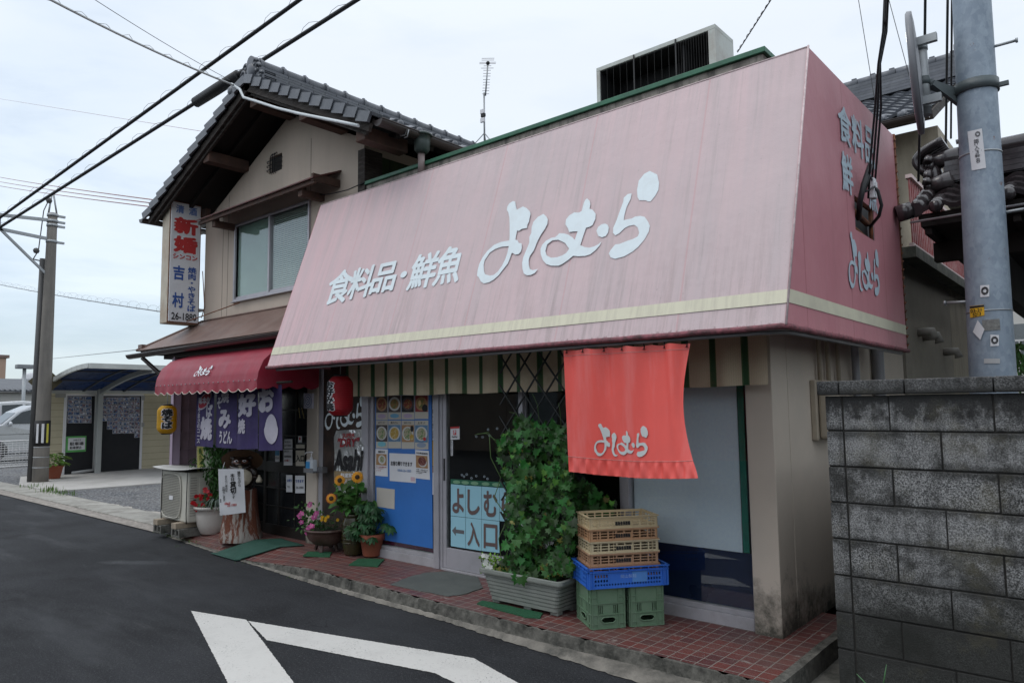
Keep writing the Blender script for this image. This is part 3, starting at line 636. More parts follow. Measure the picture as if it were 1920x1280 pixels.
# ground floor: dark entrance doors
mb = MB(); mb.box((-9.6, 4.80, .05), (-7.03, 4.9, 2.3)); mb.build('entrance_wall', BLACKW, HO)
def lattice_door(x0, x1, y):
    mb = MB(); o = None
    mb.box((x0, y, .12), (x0+.05, y+.035, 1.99)); mb.box((x1-.05, y, .12), (x1, y+.035, 1.99))
    for z0, z1 in ((.12, .24), (.85, .97), (1.93, 1.99)): mb.box((x0+.05, y+.001, z0), (x1-.05, y+.034, z1))
    for z_ in (.45, .66, 1.28, 1.58): mb.box((x0+.05, y+.006, z_-.008), (x1-.05, y+.03, z_+.008))
    for k in (1, 2): x_ = x0+(x1-x0)*k/3; mb.box((x_-.008, y+.008, .24), (x_+.008, y+.028, 1.93))
    o = mb.build('entrance_door', BLACKW, HO, .003)
    g = MB(); g.box((x0+.05, y+.017, .24), (x1-.05, y+.02, 1.93)); g.build('pane', M('smoked_door_glass', (.012, .014, .016), .12, .1, 3), o)
    return o
lattice_door(-8.02, -7.03, 4.70); lattice_door(-9.0, -7.98, 4.74)
mb = MB(); mb.box((-9.0, 4.66, 2.0), (-7.03, 4.80, 2.12)); mb.build('door_lintel', BLACKW, HO, .004)
# purple painted porch side with post
PURP = M('dull_purple_paint', (.235, .165, .20), .6, .15, 4, (.12, .09, .10), .4, 4)
PURL = M('pale_purple_paint', (.36, .28, .37), .5, .08, 4, (.22, .18, .22), .3, 4)
mb = MB(); mb.box((-9.66, 4.40, .03), (-9.62, 4.64, 2.25))
for z_ in (.55, 1.08, 1.32, 1.62): mb.box((-9.62, 4.42, z_-.012), (-9.60, 4.63, z_+.012))
mb.box((-9.62, 4.52, .05), (-9.612, 4.526, 2.2)); mb.build('porch_wall', PURP, HO)
mb = MB(); mb.box((-9.67, 4.30, .03), (-9.58, 4.40, 2.3)); mb.box((-9.60, 4.285, .03), (-9.565, 4.298, 2.3)); mb.build('porch_post', PURL, HO, .005)
# upper window with aluminium frame and blind
def bars(name, l, mt, parent, bevel=.003):
    mb = MB()
    for a, b in l: mb.box(a, b)
    return mb.build(name, mt, parent, bevel)
wf = bars('window_frame', [((wx0-.03, 4.675, wz0-.03), (wx1+.03, 4.76, wz0)), ((wx0-.03, 4.675, wz1), (wx1+.03, 4.76, wz1+.03)), ((wx0-.03, 4.675, wz0), (wx0, 4.76, wz1)), ((wx1, 4.675, wz0), (wx1+.03, 4.76, wz1)),
    ((wx0-.05, 4.655, wz0-.045), (wx1+.05, 4.70, wz0-.031)), ((-7.99, 4.685, wz0), (-7.955, 4.75, wz1)), ((wx0, 4.70, wz0), (-7.99, 4.72, wz0+.03)), ((-7.955, 4.70, wz0), (wx1, 4.72, wz0+.03))], ALU, HO)
mb = MB(); mb.box((wx0, 4.712, wz0+.03), (-7.99, 4.716, wz1)); mb.build('pane', GLASS, wf)
mb = MB(); mb.box((-7.955, 4.712, wz0+.03), (wx1, 4.716, wz1)); mb.build('pane', GLASS, wf)
mb = MB()
for k in range(40): z_ = wz0+.02+k*.0245; mb.poly([(wx0, 4.735, z_), (wx1, 4.735, z_), (wx1, 4.747, z_+.022), (wx0, 4.747, z_+.022)])
mb.build('blind', M('grey_green_blind_slats', (.42, .47, .44), .5, .05, 4), wf, solid=.001)
mb = MB(); mb.box((wx0, 4.728, wz0), (-7.985, 4.732, wz1)); mb.build('curtain', M('grey_green_curtain', (.22, .30, .26), .8, .12, 3), wf)
mb = MB(); mb.box((wx0-.1, 4.86, wz0-.1), (wx1+.1, 4.88, wz1+.1)); mb.build('dark_backing', DARKIN, wf)
# gable vent with iron bars
mb = MB(); mb.box((-8.02, 4.74, 4.52), (-7.72, 4.80, 4.73)); vt = mb.build('vent', DARKIN, HO)
mb = MB()
for k in range(3): x_ = -7.93+k*.045; mb.tube([(x_-.012, 4.69, 4.50+.0), (x_, 4.665, 4.53), (x_+.004, 4.66, 4.62), (x_, 4.665, 4.72), (x_+.01, 4.69, 4.76)], .006, 5)
for k in range(3): z_ = 4.56+k*.055; mb.tube([(-8.04, 4.69, z_-.01), (-8.02, 4.672, z_), (-7.72, 4.672, z_+.005), (-7.70, 4.69, z_)], .006, 5)
mb.build('vent_bars', BLACK, vt)
# green boarded side wall over the flat roof
mb = MB(); mb.box((HX1-.02, 4.90, 3.84), (HX1+.03, 13.9, 4.33))
mb.build('side_boarding', M('dark_green_boarding', (.028, .05, .018), .8, .35, 2, (.05, .055, .02), .6, 3, .3, 50, streak=(1, 1, .5)), HO)
mb = MB()
for k in range(30): y_ = 5.02+k*.2; mb.box((HX1+.03, y_, 3.84), (HX1+.034, y_+.006, 4.33))
mb.build('board_joint', BLACK, HO)
mb = MB(); mb.box((HX1-.06, 4.66, 2.3), (HX1+.06, 4.90, 4.36)); mb.build('corner_post', WOODD, HO, .004)
# ---- roof: verge at Y 4.1, ridge along Y
VY, RX, RZ = 4.10, -7.50, 5.41
EL, ER = V((-10.12, VY, 4.25)), V((-5.19, VY, 4.285))
YB = 13.0
def slope(mb, side, y0, y1, npy):
    E_ = EL if side < 0 else ER; top_ = V((RX, 0, RZ)); low = V((E_.x, 0, E_.z)); d = (low-top_); Ls = d.length; d.normalize()
    nrm = V((-d.z, 0, d.x)) if side > 0 else V((d.z, 0, -d.x))
    if nrm.z < 0: nrm = -nrm
    nc = 12; cols = int((y1-y0)/.245); spc = 6
    prof = [0, .012, .030, .036, .026, .006]
    for c in range(nc):
        a0, a1 = Ls*c/nc, Ls*(c+1)/nc+.012
        for k in range(cols):
            for s_ in range(spc):
                ya, yb = y0+(k+s_/spc)*.245, y0+(k+(s_+1)/spc)*.245; ha, hb = prof[s_], prof[(s_+1) % spc]
                P_ = lambda a, y, h: top_+d*a+nrm*h+V((0, y, 0))
                mb.smooth = True; mb.poly([P_(a0, ya, ha+.005), P_(a1, ya, ha+.032), P_(a1, yb, hb+.032), P_(a0, yb, hb+.005)][::side]); mb.smooth = False
                mb.poly([P_(a1, ya, ha+.032), P_(a1, ya, ha+.004), P_(a1, yb, hb+.004), P_(a1, yb, hb+.032)][::side])
    return top_, d, nrm, Ls, cols
for side in (-1, 1):
    mb = MB(); top_, d, nrm, Ls, cols = slope(mb, side, VY+.16, YB, 0)
    # verge tiles with drop flange
    for c in range(12):
        a0, a1 = Ls*c/12, Ls*(c+1)/12+.015
        Pp = lambda a, y, h: top_+d*a+nrm*h+V((0, y, 0))
        y0_, y1_ = VY-.04, VY+.17
        mb.hexa([Pp(a0, y0_, -.01), Pp(a1, y0_, .022), Pp(a1, y1_, .022), Pp(a0, y1_, -.01), Pp(a0, y0_, .026), Pp(a1, y0_, .052), Pp(a1, y1_, .050), Pp(a0, y1_, .026)])
        mb.hexa([Pp(a0+.012, y0_-.006, -.078), Pp(a1-.012, y0_-.020, -.052), Pp(a1-.012, y0_+.012, -.052), Pp(a0+.012, y0_+.012, -.078), Pp(a0+.004, y0_-.006, .022), Pp(a1-.004, y0_-.020, .050), Pp(a1-.004, y0_+.012, .050), Pp(a0+.004, y0_+.012, .024)])
    # eave-end round tiles
    if side > 0:
        for k in range(cols):
            cc = top_+d*(Ls+.006)+V((0, VY+.16+(k+.5)*.245, 0))+nrm*.03
            mb.tube([cc-d*.12, cc+d*.03], .034, 10); 
            if k % 1 == 0: mb.ball(cc+d*.03, .040, 10)
    mb.build('roof_slope', KAWARA, HO)
    # deck / soffit
    mb = MB(); Pp = lambda a, y, h: top_+d*a+nrm*h+V((0, y, 0))
    mb.hexa([Pp(.0, VY+.02, -.05), Pp(Ls-.03, VY+.02, -.05), Pp(Ls-.03, YB, -.05), Pp(0, YB, -.05), Pp(0, VY+.02, -.004), Pp(Ls-.03, VY+.02, -.004), Pp(Ls-.03, YB, -.004), Pp(0, YB, -.004)])
    for k in range(6):
        y_ = VY+.12+k*.0; 
    for k in range(18): y_ = VY+.35+k*.45; mb.hexa([Pp(0, y_, -.11), Pp(Ls-.06, y_, -.11), Pp(Ls-.06, y_+.05, -.11), Pp(0, y_+.05, -.11), Pp(0, y_, -.051), Pp(Ls-.06, y_, -.051), Pp(Ls-.06, y_+.05, -.051), Pp(0, y_+.05, -.051)])
    mb.build('soffit', M('shaded_soffit_boards', (.018, .015, .013), .9, .3, 5), HO)  # under-eave shade is worked into the near-black board colour
    # bargeboard
    mb = MB(); mb.hexa([Pp(.0, VY+.0, -.15), Pp(Ls-.02, VY+.0, -.13), Pp(Ls-.02, VY+.035, -.13), Pp(0, VY+.035, -.15), Pp(0, VY, -.052), Pp(Ls-.02, VY, -.052), Pp(Ls-.02, VY+.035, -.052), Pp(0, VY+.035, -.052)])
    mb.hexa([Pp(.0, VY+.04, -.18), Pp(Ls-.1, VY+.04, -.17), Pp(Ls-.1, VY+.07, -.17), Pp(0, VY+.07, -.18), Pp(0, VY+.04, -.10), Pp(Ls-.1, VY+.04, -.10), Pp(Ls-.1, VY+.07, -.10), Pp(0, VY+.07, -.10)])
    mb.build('bargeboard', WOODD, HO)
    # purlin ends under the verge
    for a in (1.25, 2.35):
        mb = MB(); q = top_+d*a+nrm*-.17; mb.box((q.x-.07, (VY+.06 if not (side < 0 and a > 2) else 4.635), q.z-.075), (q.x+.07, 4.70, q.z+.06)); mb.build('purlin', WOODB, HO, .005)
mb = MB(); mb.box((RX-.07, VY+.08, RZ-.32), (RX+.07, 4.70, RZ-.14)); mb.build('purlin', WOODB, HO, .005)
# ridge: stacked flat tiles, round caps and knobs, end ornament
mb = MB()
for k in range(5):
    wd = .115-.008*k; z_ = RZ-.02+k*.036
    for j in range(26): y0 = VY+.14+j*.345+(.17 if k % 2 else 0); mb.box((RX-wd, y0, z_), (RX+wd, min(YB, y0+.338), z_+.029))
    mb.box((RX-wd+.02, VY+.15, z_+.02), (RX+wd-.02, YB, z_+.040))
mb.smooth = True
cap = [(math.cos(t*math.pi/8), math.sin(t*math.pi/8)) for t in range(9)]
for j in range(30):
    y0 = VY+.14+j*.30; mb.tube([(RX, y0, RZ+.185), (RX, y0+.292, RZ+.185)], .075, 14)
    mb.tube([(RX, y0-.012, RZ+.185), (RX, y0+.03, RZ+.185)], .085, 14)
    if j % 1 == 0: mb.ball((RX, y0+.02, RZ+.262), .030, 8)
mb.smooth = False
mb.build('ridge', KAWARA, HO)
mb = MB()
mb.box((RX-.15, VY+.06, RZ-.03), (RX+.15, VY+.13, RZ+.12)); mb.ball((RX, VY+.07, RZ+.10), (.11, .06, .11), 12); mb.tube([(RX, VY+.03, RZ+.20), (RX, VY+.16, RZ+.195)], .07, 14)
for s_ in (-1, 1):
    for r_, a_ in ((.06, .15), (.045, .22), (.05, .10)):
        pts = [(RX+s_*(a_+r_*math.cos(t*.5)*(1-t/16)), VY+.04, RZ+.0+(.08 if a_ == .15 else -.02 if a_ > .2 else .16)+r_*math.sin(t*.5)*(1-t/16)) for t in range(13)]
        mb.tube(pts, .018, 6)
mb.tube([(RX-.30, VY+.02, RZ-.10), (RX-.25, VY+.16, RZ-.04)], .07, 12); mb.ball((RX-.30, VY+.0, RZ-.085), .075, 10)
mb.build('ridge_end_ornament', KAWARA, HO)
# eave gutters
mb = MB()
def gutter(mb, a, b, r=.055):
    a = V(a); b = V(b); d = (b-a).normalized(); s_ = d.cross(V((0, 0, 1))).normalized(); n = 10; pr_ = []
    for p in (a, b): pr_.append([p+s_*math.cos(math.pi+math.pi*k/n)*r+V((0, 0, 1))*math.sin(math.pi+math.pi*k/n)*r for k in range(n+1)])
    ia = [mb.vert(p) for p in pr_[0]]; ib = [mb.vert(p) for p in pr_[1]]
    for k in range(n): mb.face([ia[k], ia[k+1], ib[k+1], ib[k]])
    mb.tube([pr_[0][0], pr_[1][0]], .006, 5); mb.tube([pr_[0][-1], pr_[1][-1]], .006, 5)
    mb.face(ia[::-1]); mb.face(ib)
gx = ER.x+.07
gutter(mb, (gx, VY+.0, ER.z-.035), (gx, YB, ER.z-.035), .06); mb.build('gutter', GUTB, HO, solid=.004)
for k in range(8):
    y_ = VY+.3+k*1.15; mb = MB(); mb.tube([(gx-.08, y_, ER.z-.0), (gx-.03, y_, ER.z-.10), (gx+.03, y_, ER.z-.105), (gx+.065, y_, ER.z-.06), (gx+.085, y_, ER.z-.07), (gx+.06, y_, ER.z-.13), (gx+.02, y_, ER.z-.13)], .006, 5); mb.build('gutter_bracket', STEEL, HO)
# rain head and downpipe
q = pX(790, 262, gx)
mb = MB(); mb.lathe([(.105, .0), (.10, .02), (.085, .03), (.08, -.06), (.075, -.14), (.05, -.17)][::-1], (gx+.01, q.y, ER.z-.05), 16); mb.build('rain_head', M('dark_green_plastic', (.035, .05, .045), .4, .1, 5), HO)
mb = MB(); mb.tube([(gx, q.y, 3.85), (gx, q.y, ER.z-.20)], .034, 12); mb.build('downpipe', M('dusty_brown_pvc', (.27, .21, .20), .5, .1, 5), HO)
mb = MB(); gutter(mb, (EL.x-.07, VY-.05, EL.z-.03), (EL.x-.07, YB, EL.z-.03)); mb.build('gutter', GUTB, HO, solid=.004)
# window canopy: thin metal roof on timber brackets
c0, c1 = pY(368, 402, 4.34), pY(588, 329, 4.34)
zc = 4.07
mb = MB(); mb.hexa([V((c0.x, 4.33, zc-.012)), V((c1.x, 4.33, zc-.012)), V((c1.x, 4.70, zc+.145)), V((c0.x, 4.70, zc+.145)), V((c0.x, 4.33, zc+.004)), V((c1.x, 4.33, zc+.004)), V((c1.x, 4.70, zc+.165)), V((c0.x, 4.70, zc+.165))])
cn = mb.build('window_canopy', M('red_brown_sheet', (.10, .032, .026), .6, .25, 5, (.05, .03, .03), .6, 6), HO, .003)
mb = MB(); mb.box((c0.x+.02, 4.36, zc-.055), (c1.x-.02, 4.395, zc-.015)); mb.box((c1.x-.05, 4.345, zc-.03), (c1.x-.012, 4.69, zc+.05)); mb.build('canopy_rail', WOODB, cn)
for x_ in (c0.x+.35, c1.x-.35):
    mb = MB(); mb.box((x_-.04, 4.40, zc-.13), (x_+.04, 4.70, zc-.05)); mb.box((x_-.025, 4.43, zc-.051), (x_+.025, 4.47, zc-.012)); mb.build('canopy_bracket', WOODB, cn, .004)
# lean-to roof of brown metal over the entrance, hipped at the left
le_z, le_y = 2.43, 4.22
LT = [V((-10.62, le_y, le_z)), V((-6.50, le_y, le_z)), V((-6.50, 4.70, 2.80)), V((-9.66, 4.70, 2.80)), V((-10.62, 9, le_z)), V((-9.66, 9, 2.80))]
mb = MB(); mb.poly([LT[0], LT[1], LT[2], LT[3]]); mb.poly([LT[0], LT[3], LT[5], LT[4]])
lr = mb.build('lean_to_roof', BROWNM, HO, solid=.012)
mb = MB(); mb.tube([LT[0]+V((0, 0, .01)), LT[3]+V((0, 0, .01))], .018, 6); mb.box((-10.62, le_y+.02, le_z+.01), (-10.50, le_y+.08, le_z+.09)); mb.tube([LT[3]+V((0, -.01, .01)), LT[2]+V((0, -.01, .01))], .012, 5); mb.build('hip_cap', BROWNM, lr)
mb = MB(); mb.box((-10.55, le_y+.03, le_z-.06), (-6.5, le_y+.07, le_z-.012)); mb.box((-9.9, le_y+.07, 2.28), (-6.5, 4.69, le_z-.055)); mb.box((-10.5, le_y+.1, le_z-.06), (-10.46, 9, le_z-.01)); mb.build('lean_to_soffit', M('shaded_soffit_boards', (.018, .015, .013)), HO)
mb = MB(); gutter(mb, (-10.72, le_y-.05, le_z-.06), (-6.5, le_y-.05, le_z-.03), .052); mb.build('gutter', GUTB, HO, solid=.004)
mb = MB(); mb.tube([(-10.3, le_y-.05, le_z-.11), (-10.2, 4.35, 2.12), (-9.75, 4.36, 2.02), (-9.72, 4.36, .1)], .028, 8); mb.build('downpipe', GUTB, HO)
# ================================================================ projecting vertical sign
SG = thing('vertical_sign', (-9.66, 4.42, 2.75), 'tall white vertical signboard with blue and red Japanese lettering hung from the house corner', 'sign')
sz0, sz1, sy0, sy1 = 2.75, 4.42, 4.20, 4.63
mb = MB(); mb.box((-9.86, sy0, sz0), (-9.64, sy1, sz1)); mb.build('casing', M('rust_stained_cream_casing', (.50, .45, .36), .5, .1, 5, (.28, .15, .07), .6, 3, .1, streak=(1, 6, .5)), SG, .012)
mb = MB(); mb.box((-9.639, sy0+.012, sz0+.02), (-9.622, sy1-.012, sz1-.02)); mb.build('face', M('translucent_white_acrylic', (.66, .67, .70), .35, .04, 3, (.5, .47, .42), .25, 3), SG, .012)
mb = MB(); mb.box((-9.641, sy0+.002, sz0+.005), (-9.632, sy1-.002, sz1-.005)); mb.build('rim', RUST, SG)
sgf = quad([V((-9.618, sy0, sz1)), V((-9.618, sy1, sz1)), V((-9.618, sy1, sz0)), V((-9.618, sy0, sz0))])
def sgt(body, mt, u0, v0, u1, v1, b=.03, vertical=False, d=0):
    mb = MB(); put_text(mb, body, off(sub(sgf, u0, v0, u1, v1), (d, 0, 0)), b, vertical); return mb.build('lettering', mt, SG)
PBL = M('pale_blue_ink', (.12, .20, .45), .5, .1, 5)
sgt('清', PBL, .17, .90, .42, .965, .03); sgt('酒', PBL, .58, .90, .83, .965, .03)
for ch, v0, v1 in (('新', .735, .865), ('婚', .58, .71)):
    sgt(ch, WPAP, .13, v0, .87, v1, .11); sgt(ch, REDINK, .15, v0+.003, .85, v1-.003, .06, d=.003)
sgt('シンコン', REDINK, .12, .525, .88, .562, .05)
sgt('吉村', BLUEINK, .14, .16, .46, .46, .035, True) if False else None
sgt('吉', BLUEINK, .14, .355, .48, .465, .035); sgt('村', BLUEINK, .14, .13, .48, .245, .035)
sgt('焼肉・やきそば', BLUEINK, .60, .105, .86, .468, .03, True); sgt('26-1880', BLACK, .12, .03, .90, .085, .03)
mb = MB()
for z_ in (2.95, 4.05, 4.15): mb.box((-9.80, 4.63, z_), (-9.66, 4.72, z_+.03))
mb.build('bracket', STEEL, SG)
mb = MB(); mb.tube([pY(350, 603, 4.3), pY(450, 567, 4.62)], .007, 5); mb.tube([(-9.62, 4.66, 3.5), (-9.60, 4.69, 3.0), (-9.62, 4.66, 2.85)], .006, 5); mb.build('stay_wire', RUST, SG)
# ================================================================ block wall on the right
BW = thing('block_wall', (-.3, 4.3, 0), 'weathered grey concrete block wall with stone capping at the right edge', 'wall')
def mk_block():
    s = NT('weathered_block'); co = s.co(); g = s.n.new('ShaderNodeNewGeometry'); ri = g.outputs['Random Per Island']
    sp = s.noise(co, 130, 3, .8); c = s.mix(s.rng(sp, .42, .60), (.030, .030, .030), (.36, .36, .355))
    c = s.mix(s.math('MULTIPLY', ri, .30), c, (.30, .30, .30)); x, y, z = s.sep(co)
    blot = s.noise(s.co((1, 1, 1), (3, 0, 1)), 4.2, 8, .72); c = s.mix(s.math('MULTIPLY', s.rng(blot, .51, .62), .80), c, (.020, .020, .018))
    blot2 = s.noise(s.co((1, 1, 1.2), (9, 0, 4)), 2.6, 7, .7); c = s.mix(s.math('MULTIPLY', s.rng(blot2, .52, .70), .40), c, (.42, .43, .44))
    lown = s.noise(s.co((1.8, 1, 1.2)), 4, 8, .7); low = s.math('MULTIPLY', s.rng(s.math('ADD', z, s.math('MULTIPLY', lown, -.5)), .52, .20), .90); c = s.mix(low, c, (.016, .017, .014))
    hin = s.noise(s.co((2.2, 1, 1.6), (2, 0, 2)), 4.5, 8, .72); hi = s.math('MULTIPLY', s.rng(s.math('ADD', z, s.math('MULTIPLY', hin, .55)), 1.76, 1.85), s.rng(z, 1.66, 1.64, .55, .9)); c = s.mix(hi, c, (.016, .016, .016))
    ef = s.math('ABSOLUTE', s.math('SUBTRACT', s.math('FRACT', s.math('MULTIPLY', s.math('SUBTRACT', 1.628+1.95, z), 1/.195)), .5)); en = s.noise(s.co((2.5, 1, 2.5), (7, 0, 7)), 3.2, 8, .75)
    c = s.mix(s.math('MULTIPLY', s.rng(s.math('ADD', ef, s.math('MULTIPLY', en, .9)), .72, .92), .75), c, (.028, .028, .026)); c = s.mix(s.math('MULTIPLY', s.rng(s.math('ADD', s.math('MULTIPLY', ef, -1), s.math('MULTIPLY', en, -.9)), -.42, -.22), .5), c, (.34, .345, .34))
    drp = s.noise(s.co((9, 1, 1.0), (4, 0, 4)), 1.5, 7, .75); c = s.mix(s.math('MULTIPLY', s.rng(drp, .52, .66), .55), c, (.03, .03, .028))
    moss = s.noise(s.co((1, 1, 1), (5, 0, 6)), 3.5, 6, .7); c = s.mix(s.math('MULTIPLY', s.rng(moss, .52, .7), .25), c, (.16, .14, .07))
    s.set(Base_Color=c, Roughness=.95); s.bump(s.math('ADD', sp, s.math('MULTIPLY', s.noise(co, 45, 4, .6), .5)), .8, .006); return s.m
BLK = mk_block()
bx0, by0, ch = -1.303, 4.20, .1950; ztop = 1.628
mb = MB()
for r_ in range(9):
    z1 = ztop-r_*ch; z0 = z1-ch+.009
    if r_ == 8: z0 = -.05
    mb.box((bx0, by0+rnd.uniform(-.001, .001), z0), (-1.219, by0+.115, z1))
    x_ = -1.213; first = .232 if r_ % 2 == 0 else .465
    while x_ < 1.6:
        x2 = x_+first; mb.box((x_+.0035, by0+rnd.uniform(-.003, .003), z0+rnd.uniform(-.001, .001)), (x2-.0035+rnd.uniform(-.002, .001), by0+.115, z1+rnd.uniform(-.0015, .001))); x_ = x2; first = .465
BLKO = mb.build('blocks', BLK, BW, bevel=.004)
mb = MB(); mb.box((bx0+.006, by0+.007, -.05), (1.6, by0+.108, ztop-.002)); mb.box((bx0+.006, by0+.108, -.05), (bx0+.10, 9.5, 1.2)); mb.build('mortar', M('dark_mortar', (.018, .017, .015), .95, .3, 20, (.05, .045, .04), .4, 8, .5), BW)
mb = MB(); x_ = bx0-.034
for ln in (.118, .325, .39, .39, .39, .39, .39, .39): mb.box((x_, by0-.028, ztop+.006), (x_+ln-.006, by0+.14, ztop+.083)); x_ += ln
mb.build('capping', BLK, BW, bevel=.006)
# ================================================================ steel utility pole, right
def depth(p): return (V(p)-CAM).dot(fw)
pc0, pc1 = pY(1861, 700, 6.2), pY(1821.5, 0, 6.2)
r0_, r1_ = 78*depth(pc0)/FPX/2*.97, 64*depth(pc1)/FPX/2*.97
dd = (pc1-pc0); base = pc0+dd*((0-pc0.z)/dd.z)
def pole_at(z): t = (z-pc0.z)/dd.z; return pc0+dd*t, r0_+(r1_-r0_)*t
UP = thing('utility_pole', base, 'thick blue-grey galvanised steel utility pole behind the block wall', 'pole')
def mk_pole():
    s = NT('spangled_galvanised'); co = s.co(); v = s.n.new('ShaderNodeTexVoronoi'); s.l(s.co((1, 1, .6)), v.inputs['Vector']); v.inputs['Scale'].default_value = 34; v.inputs['Randomness'].default_value = 1
    c = s.mix(s.sep(v.outputs['Color'])[0], (.205, .255, .315), (.27, .325, .385)); n = s.noise(co, 5, 8, .7)
    c = s.mix(s.math('MULTIPLY', s.rng(n, .48, .66), .6), c, (.38, .45, .52)); c = s.mix(s.math('MULTIPLY', s.rng(s.noise(s.co((1, 1, 1), (4, 4, 4)), 7, 8, .7), .66, .72), .9), c, (.20, .08, .04))
    c = s.mix(s.math('MULTIPLY', s.rng(s.noise(s.co((9, 9, .6)), 1, 5, .6), .5, .75), .35), c, (.22, .25, .27))
    s.set(Base_Color=c, Metallic=.15, Roughness=.55); s.bump(n, .1, .004); return s.m
PM = mk_pole()
mb = MB(); zs = [0, 1, 2, 3, 4, 5, 6, 7, 8]; mb.tube([pole_at(z)[0] for z in zs], [pole_at(z)[1] for z in zs], 32); mb.build('shaft', PM, UP)
def onpole(px, py, lift=.002):
    """point on the pole surface seen at a photo pixel"""
    d = ray(px, py); a = dd.normalized(); p0 = pc0; 
    z = (CAM+d*((6.2-.12)/d.y)).z; c_, r_ = pole_at(z); r_ += lift
    ox, oy = CAM.x-c_.x, CAM.y-c_.y; A = d.x**2+d.y**2; B = 2*(ox*d.x+oy*d.y); C = ox*ox+oy*oy-r_*r_; D = B*B-4*A*C
    t = (-B-math.sqrt(max(0, D)))/(2*A); return CAM+d*t
def pole_plate(name, c4, mt, n=8, lift=.004, label=None):
    def fn(u, v, w_=0):
        p = [(c4[3][i]*(1-u)+c4[2][i]*u)*(1-v)+(c4[0][i]*(1-u)+c4[1][i]*u)*v for i in (0, 1)]; return onpole(p[0], p[1], lift)
    mb = MB(); mb.grid(n, 2, fn); o = mb.build(name, mt, UP, label=label); return o, fn
def inkpx(parent, fn, items, mt):
    mb = MB()
    for body, u0, v0, u1, v1 in items: put_text(mb, body, sub(fn, u0, v0, u1, v1), .015, nx=3)
    return mb.build('lettering', mt, parent)
def lifted(c4, l):
    return lambda u, v, w_=0: onpole(*[(c4[3][i]*(1-u)+c4[2][i]*u)*(1-v)+(c4[0][i]*(1-u)+c4[1][i]*u)*v for i in (0, 1)], l)
c4 = [(1814, 247), (1841, 241), (1849, 315), (1822, 320)]
o, fn = pole_plate('number_plate', c4, WPAP, label='white enamel plate reading 8')
inkpx(o, lifted(c4, .006), [('押', .35, .62, .68, .77), ('入', .35, .50, .68, .61), ('3', .4, .40, .62, .49), ('幹', .33, .30, .68, .39), ('8', .38, .17, .64, .28), ('◎', .50, .82, .85, .95)], M('grey_ink', (.12, .12, .13), .7))
c4 = [(1818, 574), (1845, 571), (1846, 591), (1819, 596)]
o, fn = pole_plate('yellow_tag', c4, M('yellow_tag_plastic', (.75, .42, .02), .5, .08, 6), label='yellow and black numbered tag')
inkpx(o, lifted(c4, .006), [('03-21', .05, .42, .8, .70), ('5213', .2, .06, .75, .36)], BLACK); mb = MB(); mb.grid(4, 1, sub(lifted(c4, .0062), 0, .80, 1, .98)); mb.build('black_band', BLACK, o)
for c4, sym in (([(1838, 535), (1855, 534), (1855, 556), (1838, 557)], '◎'), ([(1857, 627), (1873, 628), (1873, 648), (1857, 649)], '◎'), ):
    o, fn = pole_plate('sticker', c4, WPAP); inkpx(o, lifted(c4, .006), [(sym, .1, .2, .9, .85)], BLACK)
o, fn = pole_plate('sticker', [(1841, 600), (1874, 597), (1876, 618), (1843, 620)], M('grey_sticker_residue', (.20, .20, .19), .95, .4, 40), label='grey residue of a torn sticker')
o, fn = pole_plate('sticker', [(1833, 600), (1846, 617), (1838, 637), (1824, 622)], WPAP, lift=.012, label='white sticker peeling off')
o, fn = pole_plate('sticker', [(1845, 672), (1875, 672), (1875, 681), (1845, 681)], M('faded_label', (.42, .42, .42), .6), label='thin faded white label')
mb = MB()
def bandat(y, hgt, lift):
    z = pY(1850, y, 6.08).z; c_, r_ = pole_at(z); mb.lathe([(r_+.0005, -hgt/2), (r_+lift, -hgt/2), (r_+lift, hgt/2), (r_+.0005, hgt/2)], c_, 32)
bandat(281, .012, .004); mb.build('strap', STEEL, UP); mb = MB(); bandat(582, .008, .004); mb.build('strap', STEEL, UP)
for (x1, y1, x2, y2) in ((1862, 88, 1906, 76), (1822, 258, 1795, 266), (1822, 565, 1772, 568), (1885, 398, 1925, 391)):
    mb = MB(); sd_ = 1 if x2 > x1 else -1
    a = pY(x1, y1, 6.2); b = pY(x2, y2, 6.2-(.0)); mb.tube([a-(b-a).normalized()*.05, b], .011, 8); mb.tube([b-(b-a).normalized()*.006, b+(b-a).normalized()*.008], .019, 8); mb.build('step_bolt', STEEL, UP)
# ---- convex mirror on a bracket
MR = thing('traffic_mirror', pY(1730, 220, 6.0), 'round traffic mirror seen edge-on, clamped to the steel utility pole', 'traffic mirror')
mcen = pY(1713, 140, 5.98); mu_ = (pY(1701, 20, 5.98)-pY(1728, 262, 5.98)).normalized(); mr_ = ray(1714, 141).normalized(); mn = mr_.cross(mu_).normalized(); mn = (mn if mn.x < 0 else -mn); mn = (mn+mr_*.02).normalized()
q4 = mn.to_track_quat('Z', 'Y').to_matrix().to_4x4()
mb = MB(); rr = .44; mb.lathe([(rr+.01, -.03), (rr+.015, .0), (rr, .012), (rr-.02, .012)], mcen, 48, q4); mb.lathe([(.001, -.055), (.2, -.048), (rr-.06, -.038), (rr+.01, -.03)], mcen, 48, q4); mb.build('housing', M('grey_enamel', (.17, .175, .19), .4, .1, 4), MR)
mb = MB(); mb.lathe([(rr-.01, .012), (.3, .020), (.15, .026), (.001, .028)], mcen, 48, q4); mm_ = NT('mirror_face'); mm_.set(Base_Color=(.85, .87, .88), Metallic=1, Roughness=.03); mb.build('mirror_face', mm_.m, MR)
pa, pb = pY(1725, 77, 6.0), pY(1735.5, 217, 6.0); ax_ = (pb-pa)
pr_ = 21*depth(pa)/FPX/2
mb = MB(); mb.tube([pa, pa+ax_*1.0], pr_, 20); mb.tube([pa-ax_*.012, pa+ax_*.012], pr_*1.05, 20); mb.build('mount_pipe', STEEL, MR)
